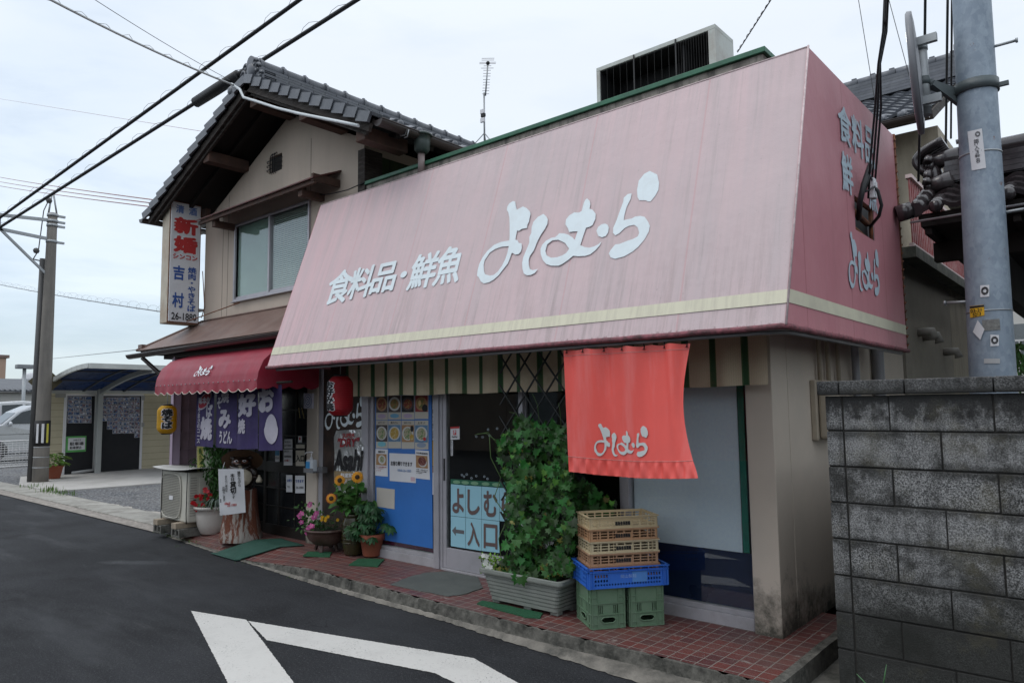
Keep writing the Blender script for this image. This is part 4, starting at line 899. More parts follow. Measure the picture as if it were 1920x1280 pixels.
for t in (.10, .88): mb = MB(); c_ = pa+ax_*t; mb.tube([c_-ax_*.035, c_+ax_*.035], pr_*1.13, 20); mb.box((c_.x-.02, c_.y-.14, c_.z-.03), (c_.x+.13, c_.y-.10, c_.z+.03)); mb.build('clamp', STEEL, MR)
GRN = M('dark_painted_bracket', (.075, .095, .10), .5, .1, 5, (.15, .16, .16), .4, 6)
mb = MB(); c_ = pa+ax_*.55; e_ = pole_at(pY(1800, 165, 6.1).z)[0]; mb.tube([c_-ax_*.05, c_+ax_*.05], pr_*1.16, 20); mb.bar(c_, e_+V((-.10, 0, -.02)), .05, .055); mb.bar(c_+V((.06, 0, -.03)), e_+V((-.1, 0, -.10)), .03, .04)
cz, cr_ = pole_at(e_.z); mb.lathe([(cr_+.001, -.04), (cr_+.014, -.04), (cr_+.014, .04), (cr_+.001, .04)], cz, 32); mb.box((cz.x+cr_, cz.y-.02, cz.z-.03), (cz.x+cr_+.07, cz.y+.01, cz.z+.0)); mb.build('arm', GRN, MR)
# ================================================================ rear house seen over the awning side
RH = thing('rear_house', (-3, 11, 0), 'beige house with grey tiled roof rising behind the side of the pink awning', 'house')
mb = MB(); mb.box((-7, 11.0, 0), (-1.76, 16, 5.32)); mb.build('wall', M('stained_beige_render', (.40, .35, .27), .92, .1, 2, (.20, .18, .14), .6, 2, .4, 70, streak=(2, 2, .5)), RH)
mb = MB(); ry0, ry1, rz0, rz1 = 10.35, 13.2, 5.32, 6.75
rxr = pY(1747, 200, ry0).x
sl_d = V((0, ry0-ry1, rz0-rz1)).normalized(); sl_n = V((0, -(rz1-rz0), ry1-ry0)).normalized(); Ls = V((0, ry0-ry1, rz0-rz1)).length
Q = lambda x, a, h: V((x, ry1, rz1))+sl_d*a+sl_n*h
prof = [0, .012, .03, .036, .026, .006]
for c in range(12):
    a0, a1 = Ls*c/12, Ls*(c+1)/12+.01
    for k in range(22):
        for s_ in range(6):
            xa, xb_ = rxr-.03-(k+s_/6)*.25, rxr-.03-(k+(s_+1)/6)*.25; ha, hb = prof[s_], prof[(s_+1) % 6]
            mb.poly([Q(xa, a0, ha), Q(xb_, a0, hb), Q(xb_, a1, hb+.03), Q(xa, a1, ha+.03)]); mb.poly([Q(xa, a1, ha+.03), Q(xb_, a1, hb+.03), Q(xb_, a1, hb), Q(xa, a1, ha)])
for k in range(22): cc = Q(rxr-.1-k*.25, Ls+.02, .03); mb.tube([cc-sl_d*.2, cc+sl_d*.02], .045, 8); mb.ball(cc, .055, 8)
mb.build('roof_slope', KAWARA, RH)
mb = MB()
for k in range(6):
    wd = .16-.012*k; mb.box((-7, ry1-wd, rz1+k*.055), (rxr+.02-.02*k, ry1+wd, rz1+k*.055+.047)); mb.box((-7, ry1-wd+.02, rz1+k*.055+.04), (rxr, ry1+wd-.02, rz1+(k+1)*.055+.01))
for j in range(20): x_ = rxr-.06-j*.3; mb.tube([(x_, ry1, rz1+.37), (x_-.29, ry1, rz1+.37)], .085, 12); mb.box((x_-.1, ry1-.03, rz1+.44), (x_-.02, ry1+.03, rz1+.475))
mb.build('ridge', KAWARA, RH)
mb = MB(); mb.ball((rxr+.04, ry1, rz1+.28), (.08, .2, .2), 12)
for s_ in (-1, 1): mb.ball((rxr+.06, ry1+s_*.2, rz1+.1), (.06, .1, .12), 10)
mb.tube([(rxr-.1, ry1, rz1+.5), (rxr+.12, ry1, rz1+.50)], .08, 12); mb.build('ridge_end_ornament', KAWARA, RH)
mb = MB(); mb.hexa([Q(-7, 0, -.12), Q(rxr, 0, -.12), Q(rxr, Ls, -.12), Q(-7, Ls, -.12), Q(-7, 0, -.005), Q(rxr, 0, -.005), Q(rxr, Ls, -.005), Q(-7, Ls, -.005)])
mb.hexa([V((rxr-.04, ry1, rz1-.01)), V((rxr, ry1, rz1-.01)), V((rxr, 16, rz0)), V((rxr-.04, 16, rz0)), V((rxr-.04, ry1, rz1-.16)), V((rxr, ry1, rz1-.16)), V((rxr, 16, rz0-.16)), V((rxr-.04, 16, rz0-.16))])
mb.build('soffit', WOODD, RH)
mb = MB(); gutter(mb, (-7, ry0-.10, rz0-.06), (rxr-.02, ry0-.10, rz0-.06), .07); mb.tube([(rxr-.75, ry0-.1, rz0-.1), (rxr-.7, 10.7, rz0-.45), (rxr-.62, 10.9, 4.6), (rxr-.62, 10.9, 3.1)], .045, 8); mb.build('gutter', GUTB, RH, solid=.004)
# low annex along the lane with balcony
AN = thing('rear_annex', (-2, 10, 0), 'dim beige two-storey annex with red and white balcony railing behind the pink awning', 'house')
mb = MB(); mb.box((-6, 8.35, 0), (-1.76, 10.99, 3.08)); mb.build('wall', M('dim_beige_render', (.30, .27, .22), .92, .08, 2, (.2, .18, .15), .5, 2, .3, 80), AN)
mb = MB(); mb.box((-6, 8.33, 3.085), (-1.60, 14.5, 3.20)); mb.build('balcony_slab', M('mossy_slab_edge', (.11, .11, .09), .95, .3, 6, (.03, .035, .028), .8, 5, .5), AN)
mb = MB()
for k in range(46): y_ = 8.36+k*.09; mb.box((-1.64, y_, 3.205), (-1.625, y_+.035, 3.93))
mb.build('railing', M('faded_red_railing', (.26, .05, .05), .6, .2, 8, (.4, .3, .28), .5, 8), AN)
mb = MB(); mb.box((-1.66, 8.34, 3.931), (-1.60, 12.5, 3.97)); mb.box((-1.66, 8.34, 3.20), (-1.622, 12.5, 3.24)); mb.build('rail', M('pale_pink_rail', (.55, .42, .40), .6, .1, 5), AN)
for y_, z_ in ((9.0, 2.35), (9.25, 2.32), (10.4, 2.2)): mb = MB(); mb.tube([(-1.76, y_, z_), (-1.62, y_, z_), (-1.60, y_, z_-.08)], .05, 8); mb.build('vent_hood', M('vent_plastic', (.33, .31, .28), .5), AN)
# ================================================================ dark glazed roof on the far right (neighbour's gate roof)
GT = thing('gate_roof', (.3, 7.2, 0), 'dark glazed tiled roof with curled ridge ornament behind the utility pole', 'roof')
g0 = pY(1764, 318, 7.3); gy0, gy1, gz1 = 6.55, 7.3, g0.z-.18; ge = pY(1715, 398, gy0); gz0 = ge.z; gxl = ge.x
sd_ = V((0, gy0-gy1, gz0-gz1)); Ls = sd_.length; sd_.normalize(); sn_ = V((0, -(gz1-gz0), gy1-gy0)).normalized()
Q = lambda x, a, h: V((x, gy1, gz1))+sd_*a+sn_*h
mb = MB()
for c in range(4):
    a0, a1 = Ls*c/4, Ls*(c+1)/4+.015
    for k in range(16):
        for s_ in range(6):
            xa, xb_ = gxl+.06+(k+s_/6)*.24, gxl+.06+(k+(s_+1)/6)*.24; ha, hb = prof[s_]*1.2, prof[(s_+1) % 6]*1.2
            mb.smooth = True; mb.poly([Q(xa, a0, ha), Q(xb_, a0, hb), Q(xb_, a1, hb+.03), Q(xa, a1, ha+.03)]); mb.smooth = False; mb.poly([Q(xa, a1, ha+.03), Q(xb_, a1, hb+.03), Q(xb_, a1, hb-.01), Q(xa, a1, ha-.01)])
for k in range(16): cc = Q(gxl+.16+k*.24, Ls+.01, .03); mb.tube([cc-sd_*.2, cc+sd_*.03], .05, 12); mb.ball(cc+sd_*.02, .055, 12)
for k in range(4): cc = Q(gxl+.01, Ls*(k+1)/4, .02); mb.tube([cc-sd_*.22, cc+sd_*.02], .062, 12)
mb.tube([Q(gxl-.02, Ls*.98, .02), Q(gxl-.13, Ls*1.02, .01)], .07, 14)
mb.build('roof_slope', KAWD, GT)
mb = MB(); gxr = gxl+.10
for k in range(4):
    wd = .15-.015*k; mb.box((gxr+.012*k, gy1-wd, gz1+.02+k*.05), (3, gy1+wd, gz1+.02+k*.05+.042)); mb.box((gxr+.03, gy1-wd+.02, gz1+.01+k*.05), (3, gy1+wd-.02, gz1+.07+k*.05))
mb.tube([(gxr, gy1, gz1+.27), (3, gy1, gz1+.27)], .08, 16)
for j in range(8): mb.tube([(gxr+.35+j*.34, gy1, gz1+.27), (gxr+.38+j*.34, gy1, gz1+.27)], .092, 16)
mb.build('ridge', KAWD, GT)
mb = MB(); oc = V((gxr-.06, gy1, gz1+.08))
for s_ in (-1, 1):
    for r_, a_, z_ in ((.09, .17, -.03), (.07, .12, .13), (.05, .26, -.09)):
        pts = [(oc.x-.02, oc.y+s_*(a_+r_*math.cos(t*.5)*(1-t/16)), oc.z+z_+r_*math.sin(t*.5)*(1-t/16)) for t in range(13)]; mb.tube(pts, .034, 8)
mb.ball(oc, (.07, .15, .16), 14); mb.tube([oc+V((-.08, -.02, .17)), oc+V((.2, -.02, .19))], .075, 14); mb.tube([oc+V((-.04, -.22, -.10)), oc+V((.16, -.22, -.06))], .07, 14)
# curled crest
h0 = pY(1752, 325, 7.3); n_ = 12
for w_ in range(5):
    pts = [h0+V((-.05-.10*math.sin(t/n_*2.6)+.20*(t/n_)**3, -.12+w_*.06, -.01+.27*t/n_)) for t in range(n_+1)]; mb.tube(pts, .030, 8)
pts = [h0+V((-.11-.12*math.sin(t/n_*2.6)+.24*(t/n_)**3, 0, -.02+.27*t/n_)) for t in range(n_+1)]
mb.build('ridge_end_ornament', KAWD, GT)
mb = MB(); mb.box((gxl+.03, gy0+.05, gz0-.12), (3, 15, gz0-.03)); mb.box((gxl+.02, gy0+.03, gz0-.07), (3, gy0+.05, gz0-.02))
for k in range(30): mb.box((gxl+.05+k*.30, gy0+.08, gz0-.18), (gxl+.10+k*.30, 14.9, gz0-.12))
mb.box((gxl+.03, gy0+.5, gz0-.34), (3, gy0+.62, gz0-.181)); mb.box((gxl+.35, gy1, gz0-.6), (gxl+.47, 14.8, gz0-.181))
mb.build('soffit', M('black_stained_timber', (.014, .010, .008), .85, .3, 6), GT)
mb = MB(); mb.hexa([V((gxl+.03, gy1, gz1)), V((3, gy1, gz1)), V((3, 15, gz0-.02)), V((gxl+.03, 15, gz0-.02)), V((gxl+.03, gy1, gz1+.03)), V((3, gy1, gz1+.03)), V((3, 15, gz0)), V((gxl+.03, 15, gz0))]); mb.build('rear_slope', KAWD, GT)
mb = MB(); mb.tube([(gxl-.02, gy0-.09, gz0-.10), (3, gy0-.09, gz0-.07)], .01, 6); mb.build('wire', STEEL, GT)
# pale building and window far right
FB = thing('far_building', (.6, 22, 0), 'pale building with a railed window glimpsed right of the utility pole', 'building')
mb = MB(); mb.box((-3.2, 22, 0), (4, 26, 5)); mb.build('wall', M('pale_wall', (.52, .51, .48), .9, .05, 1), FB)
a, b = pY(1898, 608, 21.95), pY(1935, 665, 21.95)
mb = MB(); mb.box((a.x, 21.93, b.z), (b.x, 21.99, a.z)); wdo = mb.build('window', M('far_window', (.16, .18, .19), .3), FB)
mb = MB()
for k in range(12): x_ = a.x+k*.12; mb.box((x_, 21.80, b.z-.1), (x_+.02, 21.82, b.z+.35))
mb.box((a.x, 21.80, b.z+.35), (b.x, 21.83, b.z+.39)); mb.box((a.x-.05, 21.90, b.z), (a.x, 22, a.z+.02)); mb.build('railing', M('white_rail', (.6, .6, .6), .5), wdo)
# ================================================================ rooftop air conditioner
RA = thing('rooftop_fan_unit', (-2.75, 5.15, 3.84), 'rusty grey twin-fan cooling unit standing on the flat roof edge', 'air conditioner')
ux0, ux1, uy0, uy1, uz0, uz1 = -3.30, -2.215, 5.0, 5.33, 3.90, 4.472
GRY = M('rust_flecked_grey_enamel', (.50, .53, .50), .5, .08, 4, (.20, .09, .04), .35, 4, .1)
mb = MB(); t_ = .035
mb.box((ux0, uy0, uz0), (ux0+t_, uy1, uz1-t_)); mb.box((ux1-.06, uy0, uz0), (ux1, uy1, uz1-t_)); mb.box((ux0, uy0, uz1-t_), (ux1, uy1, uz1)); mb.box((ux0, uy0, uz0-.06), (ux1, uy1, uz0)); mb.build('casing', GRY, RA, .003)
mb = MB(); mb.box((ux0+t_, uy1-.03, uz0), (ux1-.06, uy1-.005, uz1-t_)); mb.box((ux1-.30, uy0+.05, uz0), (ux1-.285, uy1-.03, uz1-t_)); mb.box((ux0+t_+.001, uy0+.01, uz0), (ux0+t_+.006, uy1-.031, uz1-t_-.001)); mb.box((ux0+t_+.007, uy0+.01, uz1-t_-.008), (ux1-.061, uy1-.031, uz1-t_-.002)); mb.build('coil_and_shade_lining', BLACK, RA)  # coil plus added black lining that stands in for shade inside the casing
for fx in (-3.02, -2.64):
    mb = MB(); Mx = Matrix.Rotation(R(90), 4, 'X'); mb.lathe([(.15, -.06), (.17, -.06), (.17, .06), (.15, .06), (.15, -.06)], (fx, 5.12, 4.03), 28, Mx); fo = mb.build('fan_ring', BLACK, RA)
    mb = MB(); mb.ball((fx, 5.11, 4.03), (.04, .04, .04), 10)
    for k in range(4):
        a_ = k*math.pi/2+.6
        mb.grid(3, 3, lambda u, v: V((fx+math.cos(a_+(u-.5)*1.0)*(.04+.10*v), 5.12+(u-.5)*.06, 4.03+math.sin(a_+(u-.5)*1.0)*(.04+.10*v))))
    mb.build('fan_blade', M('grey_fan_blade', (.30, .33, .34), .4), RA)
mb = MB()
for k in range(46):
    if k < 34 and k % 3: continue
    x_ = ux0+t_+.01+k*.0215; mb.box((x_, uy0-.004, uz0), (x_+.0016, uy0-.001, uz1-t_))
for x_ in (-2.93, -2.55): mb.box((x_, uy0-.012, uz0), (x_+.012, uy0-.007, uz1-.01))
mb.build('guard', M('thin_guard_wire', (.02, .02, .02), .6), RA)
# ================================================================ TV antenna on the ridge
AT = thing('tv_antenna', (-7.50, 8.13, 5.70), 'slim television antenna mast on the house roof ridge', 'antenna')
ab = V((-7.50, 8.13, 5.68)); at_ = pY(910, 112, 8.13)
hgt = at_.z-ab.z; mb = MB(); mb.tube([ab, ab+V((0, 0, hgt*.62))], .014, 8); mb.tube([ab+V((.03, 0, hgt*.58)), ab+V((.09, 0, hgt*.95))], .012, 8)
for a_ in (0, 2.1, 4.2): mb.tube([ab+V((0, 0, .22)), ab+V((.22*math.cos(a_), .22*math.sin(a_), -.04))], .009, 6)
mb.build('mast', STEEL, AT)
mb = MB(); rd = rt.copy(); rd.z = 0; rd.normalize()
for k, (t, hw) in enumerate([(.60, .055), (.635, .055), (.665, .055), (.70, .055), (.73, .055), (.76, .055), (.80, .06), (.83, .06), (.865, .06), (.89, .10), (.915, .06), (.94, .13), (.955, .13), (.98, .10), (1.0, .10)]):
    c_ = ab+V((.03+.06*(t-.58)/.4, 0, hgt*t)); mb.tube([c_-rd*hw, c_+rd*hw], .004, 5)
mb.build('element', M('thin_rod', (.25, .22, .22), .5), AT)
mb = MB(); mb.ball(ab+V((.09, 0, hgt*.945)), (.035, .03, .035), 8); mb.build('junction_box', BLACK, AT)
for z_, c_ in ((.30, WPAP), (.40, WPAP)):
    mb = MB(); mb.box(tuple(ab+V((-.045, -.05, hgt*z_-.04))), tuple(ab+V((.035, -.02, hgt*z_+.03)))); mb.build('amplifier_box', c_, AT, .004)
mb = MB(); mb.box(tuple(ab+V((-.03, -.05, hgt*.345-.02))), tuple(ab+V((.05, -.02, hgt*.345+.03)))); mb.build('junction_box', BLACK, AT)
# ================================================================ overhead wires
def wire(name, pts, r, label, mt=CABLE, sag=0, group=None, n=14, lash=None, cat='cable'):
    P_ = []
    for a, b in zip(pts, pts[1:]):
        for k in range(n): t = k/n; p = V(a).lerp(V(b), t); p.z -= sag*4*t*(1-t); P_.append(p)
    P_.append(V(pts[-1])); mb = MB(); mb.tube(P_, r, 6)
    if lash:
        tot = []; L_ = (V(pts[-1])-V(pts[0])).length; m_ = int(L_/lash[0])*6; f_ = len(P_)-1
        d_ = (V(pts[-1])-V(pts[0])).normalized(); s1 = d_.cross(V((0, 0, 1))).normalized(); s2 = s1.cross(d_)
        for k in range(m_+1):
            t = k/m_*f_; i = min(f_-1, int(t)); p = P_[i].lerp(P_[i+1], t-i); a_ = k/6*2*math.pi; rr_ = lash[1]*(1+.3*math.sin(k*.37)); tot.append(p+s1*math.cos(a_)*rr_+s2*(math.sin(a_)*rr_+lash[1]*.8))
        mb.tube(tot, .0028, 4)
    return tag(mb.build(name, mt, origin=pts[0]), label, cat, group)
pa_ = pX(0, 408, -18.7); pb_ = pX(0, 426, -18.7)
for s_, (a, q) in enumerate(((pa_, pZ(570, -6, 7.3)), (pb_, pZ(682, -8, 7.0)))):
    a = a; e_ = a+(q-a)*1.25
    wire('overhead_cable', [a+(a-q)*.25, a, e_], .030, ('upper' if s_ == 0 else 'lower')+' of two thick lashed black cables running from the left pole across the sky', lash=(.34, .045))
q = pb_+(pZ(682, -8, 7.0)-pb_)
def on_b(px):
    best = min((abs((( (pb_.lerp(q, t/400)-CAM).dot(rt)/(pb_.lerp(q, t/400)-CAM).dot(fw))*FPX+960)-px), t) for t in range(401)); return pb_.lerp(q, best[1]/400)
b0, b1 = on_b(366), on_b(448)
mb = MB(); mb.tube([b0, b0.lerp(b1, .02), b0.lerp(b1, .5), b0.lerp(b1, .98), b1], [.05, .085, .09, .085, .05], 12)
for k in range(12): p = b0.lerp(b1, .06+k*.08); mb.tube([p, p+V((0, 0, .10))], .012, 5)
mb.tube([b1, b1.lerp(b0, -.3)], .05, 8); tag(mb.build('cable_sleeve', CABLE), 'black ribbed splice sleeve clamped on the lower lashed cable', 'cable splice')
gp = pY(438, 160, 4.02); g1 = pY(95, 0, 1.9); wire('service_cable', [g1+(g1-gp)*.3, g1, gp], .011, 'pale grey service cable swooping to the top of the gable', M('pale_grey_sheath', (.50, .52, .52), .6), sag=.03, lash=(.16, .02))
pts = [pY(x, y, 4.04) for x, y in ((434, 158), (450, 168), (457, 183), (480, 190), (520, 203), (560, 213), (600, 221), (640, 229), (672, 236))]
mb = MB(); mb.tube(pts, .016, 8); tag(mb.build('conduit_pipe', M('white_conduit', (.62, .66, .68), .4)), 'white cable conduit running under the right gable eave', 'conduit')
g2 = pY(430, 150, 4.1); g3 = pY(178, 0, 2.2); wire('thin_wire', [g3+(g3-g2)*.3, g3, g2], .003, 'thin wire above the pale service cable at the gable', sag=.02)
for k, (y0, y1) in enumerate(((329, 383), (338, 389), (346, 396))):
    wire('power_line', [pX(-60, y0-9, -60), pX(352, y1, -15)], .014, ('topmost', 'middle', 'lowest')[k]+' of three thin reddish lines in the sky left of the house', M('reddish_line', (.30, .12, .10), .6), group='three thin lines left of the house', sag=.1)
wire('lashed_line', [pX(-60, 520, -50), pX(370, 594, -16)], .016, 'thin lashed grey line crossing the sky behind the left pole', M('grey_line', (.25, .26, .27), .6), lash=(.8, .09), sag=.1)
wire('thin_line', [pX(-60, 176, -60), pX(400, 250, -18)], .006, 'faint pinkish line high in the sky left of the house', M('reddish_line', (.3, .12, .1)))
wire('thin_line', [pX(90, 673, -60), pX(330, 648, -20)], .015, 'faint low line in the sky above the carport', M('grey_line', (.25, .26, .27)))
wire('thin_wire', [pY(1383, 98, 6), pY(1452, -10, 5.2)], .005, 'thin twisted black wire rising from the rooftop fan unit', lash=(.1, .006))
wire('wall_cable', [pY(584, 366, 4.66), pY(620, 364, 4.62), pY(652, 356, 4.6), pY(684, 342, 4.66)], .006, 'thin black cable sagging across the house wall above the pink awning corner')
# cable bundle into the awning opening
mb = MB()
for k, (x0, x1, xe, ye) in enumerate(((1659, 1651, 1628, 372), (1662, 1653, 1634, 350), (1665, 1656, 1640, 348))):
    pts = [pX(x0, -8, -1.0+.03*k), pX(x0-3, 60, -1.05), pX(x1-4-k, 120, -1.1), pX(x1-10+3*k, 200, -1.18), pX(xe+4, 300, -1.28), pX(xe, ye, -1.33)]; mb.tube(pts, .0075, 6)
hc = V((-1.36, 5.62, 2.93))
mb.tube([pX(1632, 310, -1.3), pX(1620, 345, -1.33), pX(1612, 380, -1.35), pX(1610, 410, -1.42)], .02, 8)
mb.tube([pX(1634, 345, -1.33), pX(1646, 358, -1.28), pX(1653, 385, -1.28), pX(1648, 405, -1.30), pX(1632, 425, -1.42)], .012, 8)
mb.tube([pX(1640, 345, -1.33), pX(1630, 330, -1.3), pX(1622, 360, -1.33), pX(1640, 350, -1.3)], .008, 6)
tag(mb.build('cable_bundle', CABLE), 'tangle of black cables dropping into the square opening of the awning side', 'cable')
a = pX(1636, 350, -1.32); mb = MB(); mb.box((a.x-.02, a.y-.035, a.z-.09), (a.x+.02, a.y+.035, a.z+.06)); mb.box((a.x+.018, a.y-.02, a.z-.02), (a.x+.03, a.y+.02, a.z+.03)); tag(mb.build('cable_connector', WPAP, bevel=.006), 'small white connector in the cable tangle at the awning opening', 'connector')
wire('thin_wire', [pY(1734, 76, 6.3), pY(1735, -10, 6.1)], .010, 'black cable rising from the mirror pipe'); wire('thin_wire', [pY(1773, 300, 8.9), pY(1777, -10, 8)], .012, 'black cable hanging in front of the rear house, left one', group='hanging cables'); wire('thin_wire', [pY(1783, 260, 8.9), pY(1785, -10, 8)], .010, 'black cable hanging in front of the rear house, nearest the pole', group='hanging cables')
wire('thin_wire', [pY(1722, 340, 6.9), pY(1724, 250, 6.6)], .010, 'black cable hanging below the traffic mirror')
wire('thin_line', [pY(1642, 200, 9), pY(1608, -10, 9)], .004, 'thin wire rising left of the cable bundle'); wire('thin_line', [pY(1712, 170, 9), pY(1664, -10, 9)], .004, 'thin wire rising right of the cable bundle')
# ================================================================ left pole
LP = thing('concrete_pole', (-18.72, 5.47, 0), 'round concrete utility pole with striped reflective band left of the carport', 'pole')
CPOLE = M('streaked_pole_concrete', (.20, .185, .165), .9, .12, 3, (.10, .095, .09), .6, 2, .3, 60, streak=(3, 3, .4))
lb = V((-18.72, 5.47, 0)); lt = pX(99, 400, -18.72)
rb, rt_ = 27*depth(lb+V((0, 0, .6)))/FPX/2, 15.5*depth(lt)/FPX/2
mb = MB(); mb.tube([lb.lerp(lt, t/8) for t in range(9)], [rb+(rt_-rb)*t/8 for t in range(9)], 24); mb.build('shaft', CPOLE, LP)
def lpz(y): return pX(85, y, -18.72).z
z0_, z1_ = lpz(835), lpz(788)
f_ = lambda z: rb+(rt_-rb)*z/lt.z
mb = MB(); mb.lathe([(f_(z0_)+.001, 0), (f_(z0_)+.010, 0), (f_(z1_)+.010, z1_-z0_), (f_(z1_)+.001, z1_-z0_)], lb+V((0, 0, z0_)), 28); bo = mb.build('reflective_band', BLACK, LP)
for col_, a0 in ((WPAP, -2.2+.9), (WPAP, -1.55+.9), (M('yellow_reflector', (.55, .50, .06), .5), -.95+.9)):
    mb = MB(); ca = math.atan2(-lb.y, -lb.x)
    for k in range(3):
        aa, ab_ = ca+a0+.55+k*.1, ca+a0+.55+(k+1)*.1; r_ = f_(z0_)+.012
        mb.poly([lb+V((r_*math.cos(a), r_*math.sin(a), z)) for a, z in ((aa, z0_+.07), (ab_, z0_+.07), (ab_, z1_-.07), (aa, z1_-.07))])
    mb.build('stripe', col_, bo)
mb = MB(); t1 = pX(99, 365, -18.72)
for s_ in (-1, 1): mb.tube([lt+V((0, s_*.09, -.05)), t1+V((0, s_*.02, 0))], .02, 6)
for z_ in (0, -.14, -.24, -.62): mb.lathe([(rt_+.001, -.03), (rt_+.02, -.03), (rt_+.02, .03), (rt_+.001, .03)], lt+V((0, 0, z_-.05)), 20); mb.bar(lt+V((0, .1, z_-.05)), lt+V((0, .26, z_-.05)), .05, .05)
e1 = pX(0, 408, -18.72); e2 = pX(0, 429, -18.72); dv = V((0, -.5, .03))
mb.bar(lt+V((0, 0, -.17)), e1+dv, .05, .07); mb.bar(lt+V((0, 0, -.62)), e2+dv, .05, .07); mb.bar(pX(101, 528, -18.72), e2, .05, .05); mb.bar(e1, e2, .03); mb.build('crossarm', STEEL, LP)
mb = MB(); a = pX(80, 485, -18.85); mb.tube([(-18.87, lb.y-.16, 0), (a.x, a.y, a.z)], .06, 10); mb.tube([pX(93, 372, -18.7), pX(82, 395, -18.75), pX(72, 470, -18.8), pX(62, 486, -18.85)], .012, 5); mb.ball(pX(68, 470, -18.8), .07, 8); mb.ball(pX(92, 376, -18.7), .07, 8); mb.tube([pX(62, 486, -18.85), pX(80, 490, -18.85)], .015, 5); mb.build('riser_pipe', M('dark_pipe', (.08, .08, .08), .6), LP)
mb = MB()
for z_ in (.35, .58, .80): mb.lathe([(f_(z_)+.001, -.01), (f_(z_)+.006, -.01), (f_(z_)+.006, .01), (f_(z_)+.001, .01)], lb+V((0, 0, z_)), 20)
mb.build('wire_band', STEEL, LP)
# diamond warning sign behind the pole
c_ = pX(85, 715, -19.1); dn = (CAM-c_).normalized(); dn.z = 0; dn.normalize(); ds_ = dn.cross(V((0, 0, 1)))
mb = MB(); rr = .34
mb.plate([(-rr, 0), (0, -rr), (rr, 0), (0, rr)], [], lambda u, v, w_: c_+ds_*u+V((0, 0, v))-dn*(w_+.02), .004); mb.build('warning_sign', M('dull_sign_back', (.10, .085, .045), .6, .2, 5)); tag(bpy.data.objects['warning_sign'], 'dark diamond-shaped sign back sticking out behind the concrete pole', 'sign')
# ================================================================ carport building
CB = thing('carport_house', (-20.6, 8, 0), 'low cream building with two black photo-covered doors under a blue carport roof', 'building')
FX = -20.3
def fx(x, y, d=0): return pX(x, y, FX+d)
CREAMW = M('cream_siding', (.52, .47, .33), .85, .04, 2, (.40, .36, .26), .4, 2, .15, 60)
mb = MB(); mb.box((FX-.3, 6.02, 0), (FX, 16, 2.14)); mb.build('wall', CREAMW, CB)
mb = MB()
for k in range(12): mb.box((FX, 6.0, .17*k+.1), (FX+.002, 15.9, .17*k+.108))
mb.build('siding_joint', M('siding_shadow_gap', (.25, .22, .15), .9), CB)
CHALK = M('chalkboard_black', (.010, .011, .014), .75, .1, 3)
def photo_mat():
    s = NT('photo_prints'); g = s.n.new('ShaderNodeNewGeometry'); v = s.n.new('ShaderNodeTexVoronoi'); s.l(s.co(), v.inputs['Vector']); v.inputs['Scale'].default_value = 26
    rp = s.n.new('ShaderNodeValToRGB'); s.l(s.sep(v.outputs['Color'])[0], rp.inputs[0]); e = rp.color_ramp.elements; e[0].color = (.02, .03, .06, 1); e[1].color = (.65, .66, .7, 1)
    for p_, c_ in ((.3, (.06, .14, .32, 1)), (.5, (.30, .34, .42, 1)), (.72, (.22, .10, .10, 1)), (.8, (.12, .13, .18, 1))): q_ = e.new(p_); q_.color = c_
    s.set(Base_Color=rp.outputs[0], Roughness=.35); return s.m
PHOTO = photo_mat()
def bdoor(x0, x1, y0t, y0b, cells):
    a = fx(x0, y0t); b = fx(x1, y0b); zt_, y_a, y_b = a.z, fx(x0, 800).y, fx(x1, 800).y
    mb = MB(); mb.box((FX, y_a, .03), (FX+.03, y_b, zt_)); d_ = mb.build('door', CHALK, CB)
    mb = MB(); mb.box((FX, y_a-.06, .03), (FX+.045, y_a-.001, zt_+.05)); mb.box((FX, y_b+.001, .03), (FX+.045, y_b+.06, zt_+.05)); mb.box((FX, y_a-.001, zt_+.001), (FX+.045, y_b+.001, zt_+.05)); mb.build('frame', WPAP, d_)
    mb = MB(); wb = MB()
    for (cx0, cy0, cx1, cy1) in cells:
        p, q = pX(cx0, cy0, FX+.034), pX(cx1, cy1, FX+.034)
        wb.box((FX+.03, p.y, q.z), (FX+.034, q.y, p.z)); mb.box((FX+.034, p.y+.005, q.z+.006), (FX+.036, q.y-.005, p.z-.006))
    mb.build('photo_collage', PHOTO, d_); wb.build('photo_border', WPAP, d_); return d_
cells = [(127+11.3*i+rnd.uniform(-.4, .4), 743+7.2*j, 137.6+11.3*i, 749.4+7.2*j) for i in range(4) for j in range(7)]
bdoor(123, 180, 742, 888, cells)
cells = []
for i, n_ in enumerate((6, 8, 9, 9, 9, 9, 10)):
    for j in range(n_): o_ = rnd.uniform(-1, 1); cells.append((190.5+10.3*i+rnd.uniform(-.3, .3), 744.5+7.6*j+o_*.3, 200+10.3*i, 751.2+7.6*j+o_*.3))
bdoor(190, 262, 742, 887, cells)
NB = thing('notice_board', fx(142, 846, .05), 'white handwritten notice with green border taped on the left black door', 'notice')
a, b = fx(124, 818, .04), fx(161, 846, .04); mb = MB(); mb.box((FX+.032, a.y, b.z), (FX+.04, b.y, a.z)); mb.build('border', M('green_tape', (.10, .38, .10), .6), NB)
a2, b2 = fx(127, 821), fx(158, 842); mb = MB(); mb.box((FX+.04, a2.y, b2.z), (FX+.044, b2.y, a2.z)); mb.build('paper', WPAP, NB)
nq = quad([V((FX+.047, a2.y, a2.z)), V((FX+.047, b2.y, a2.z)), V((FX+.047, b2.y, b2.z)), V((FX+.047, a2.y, b2.z))])
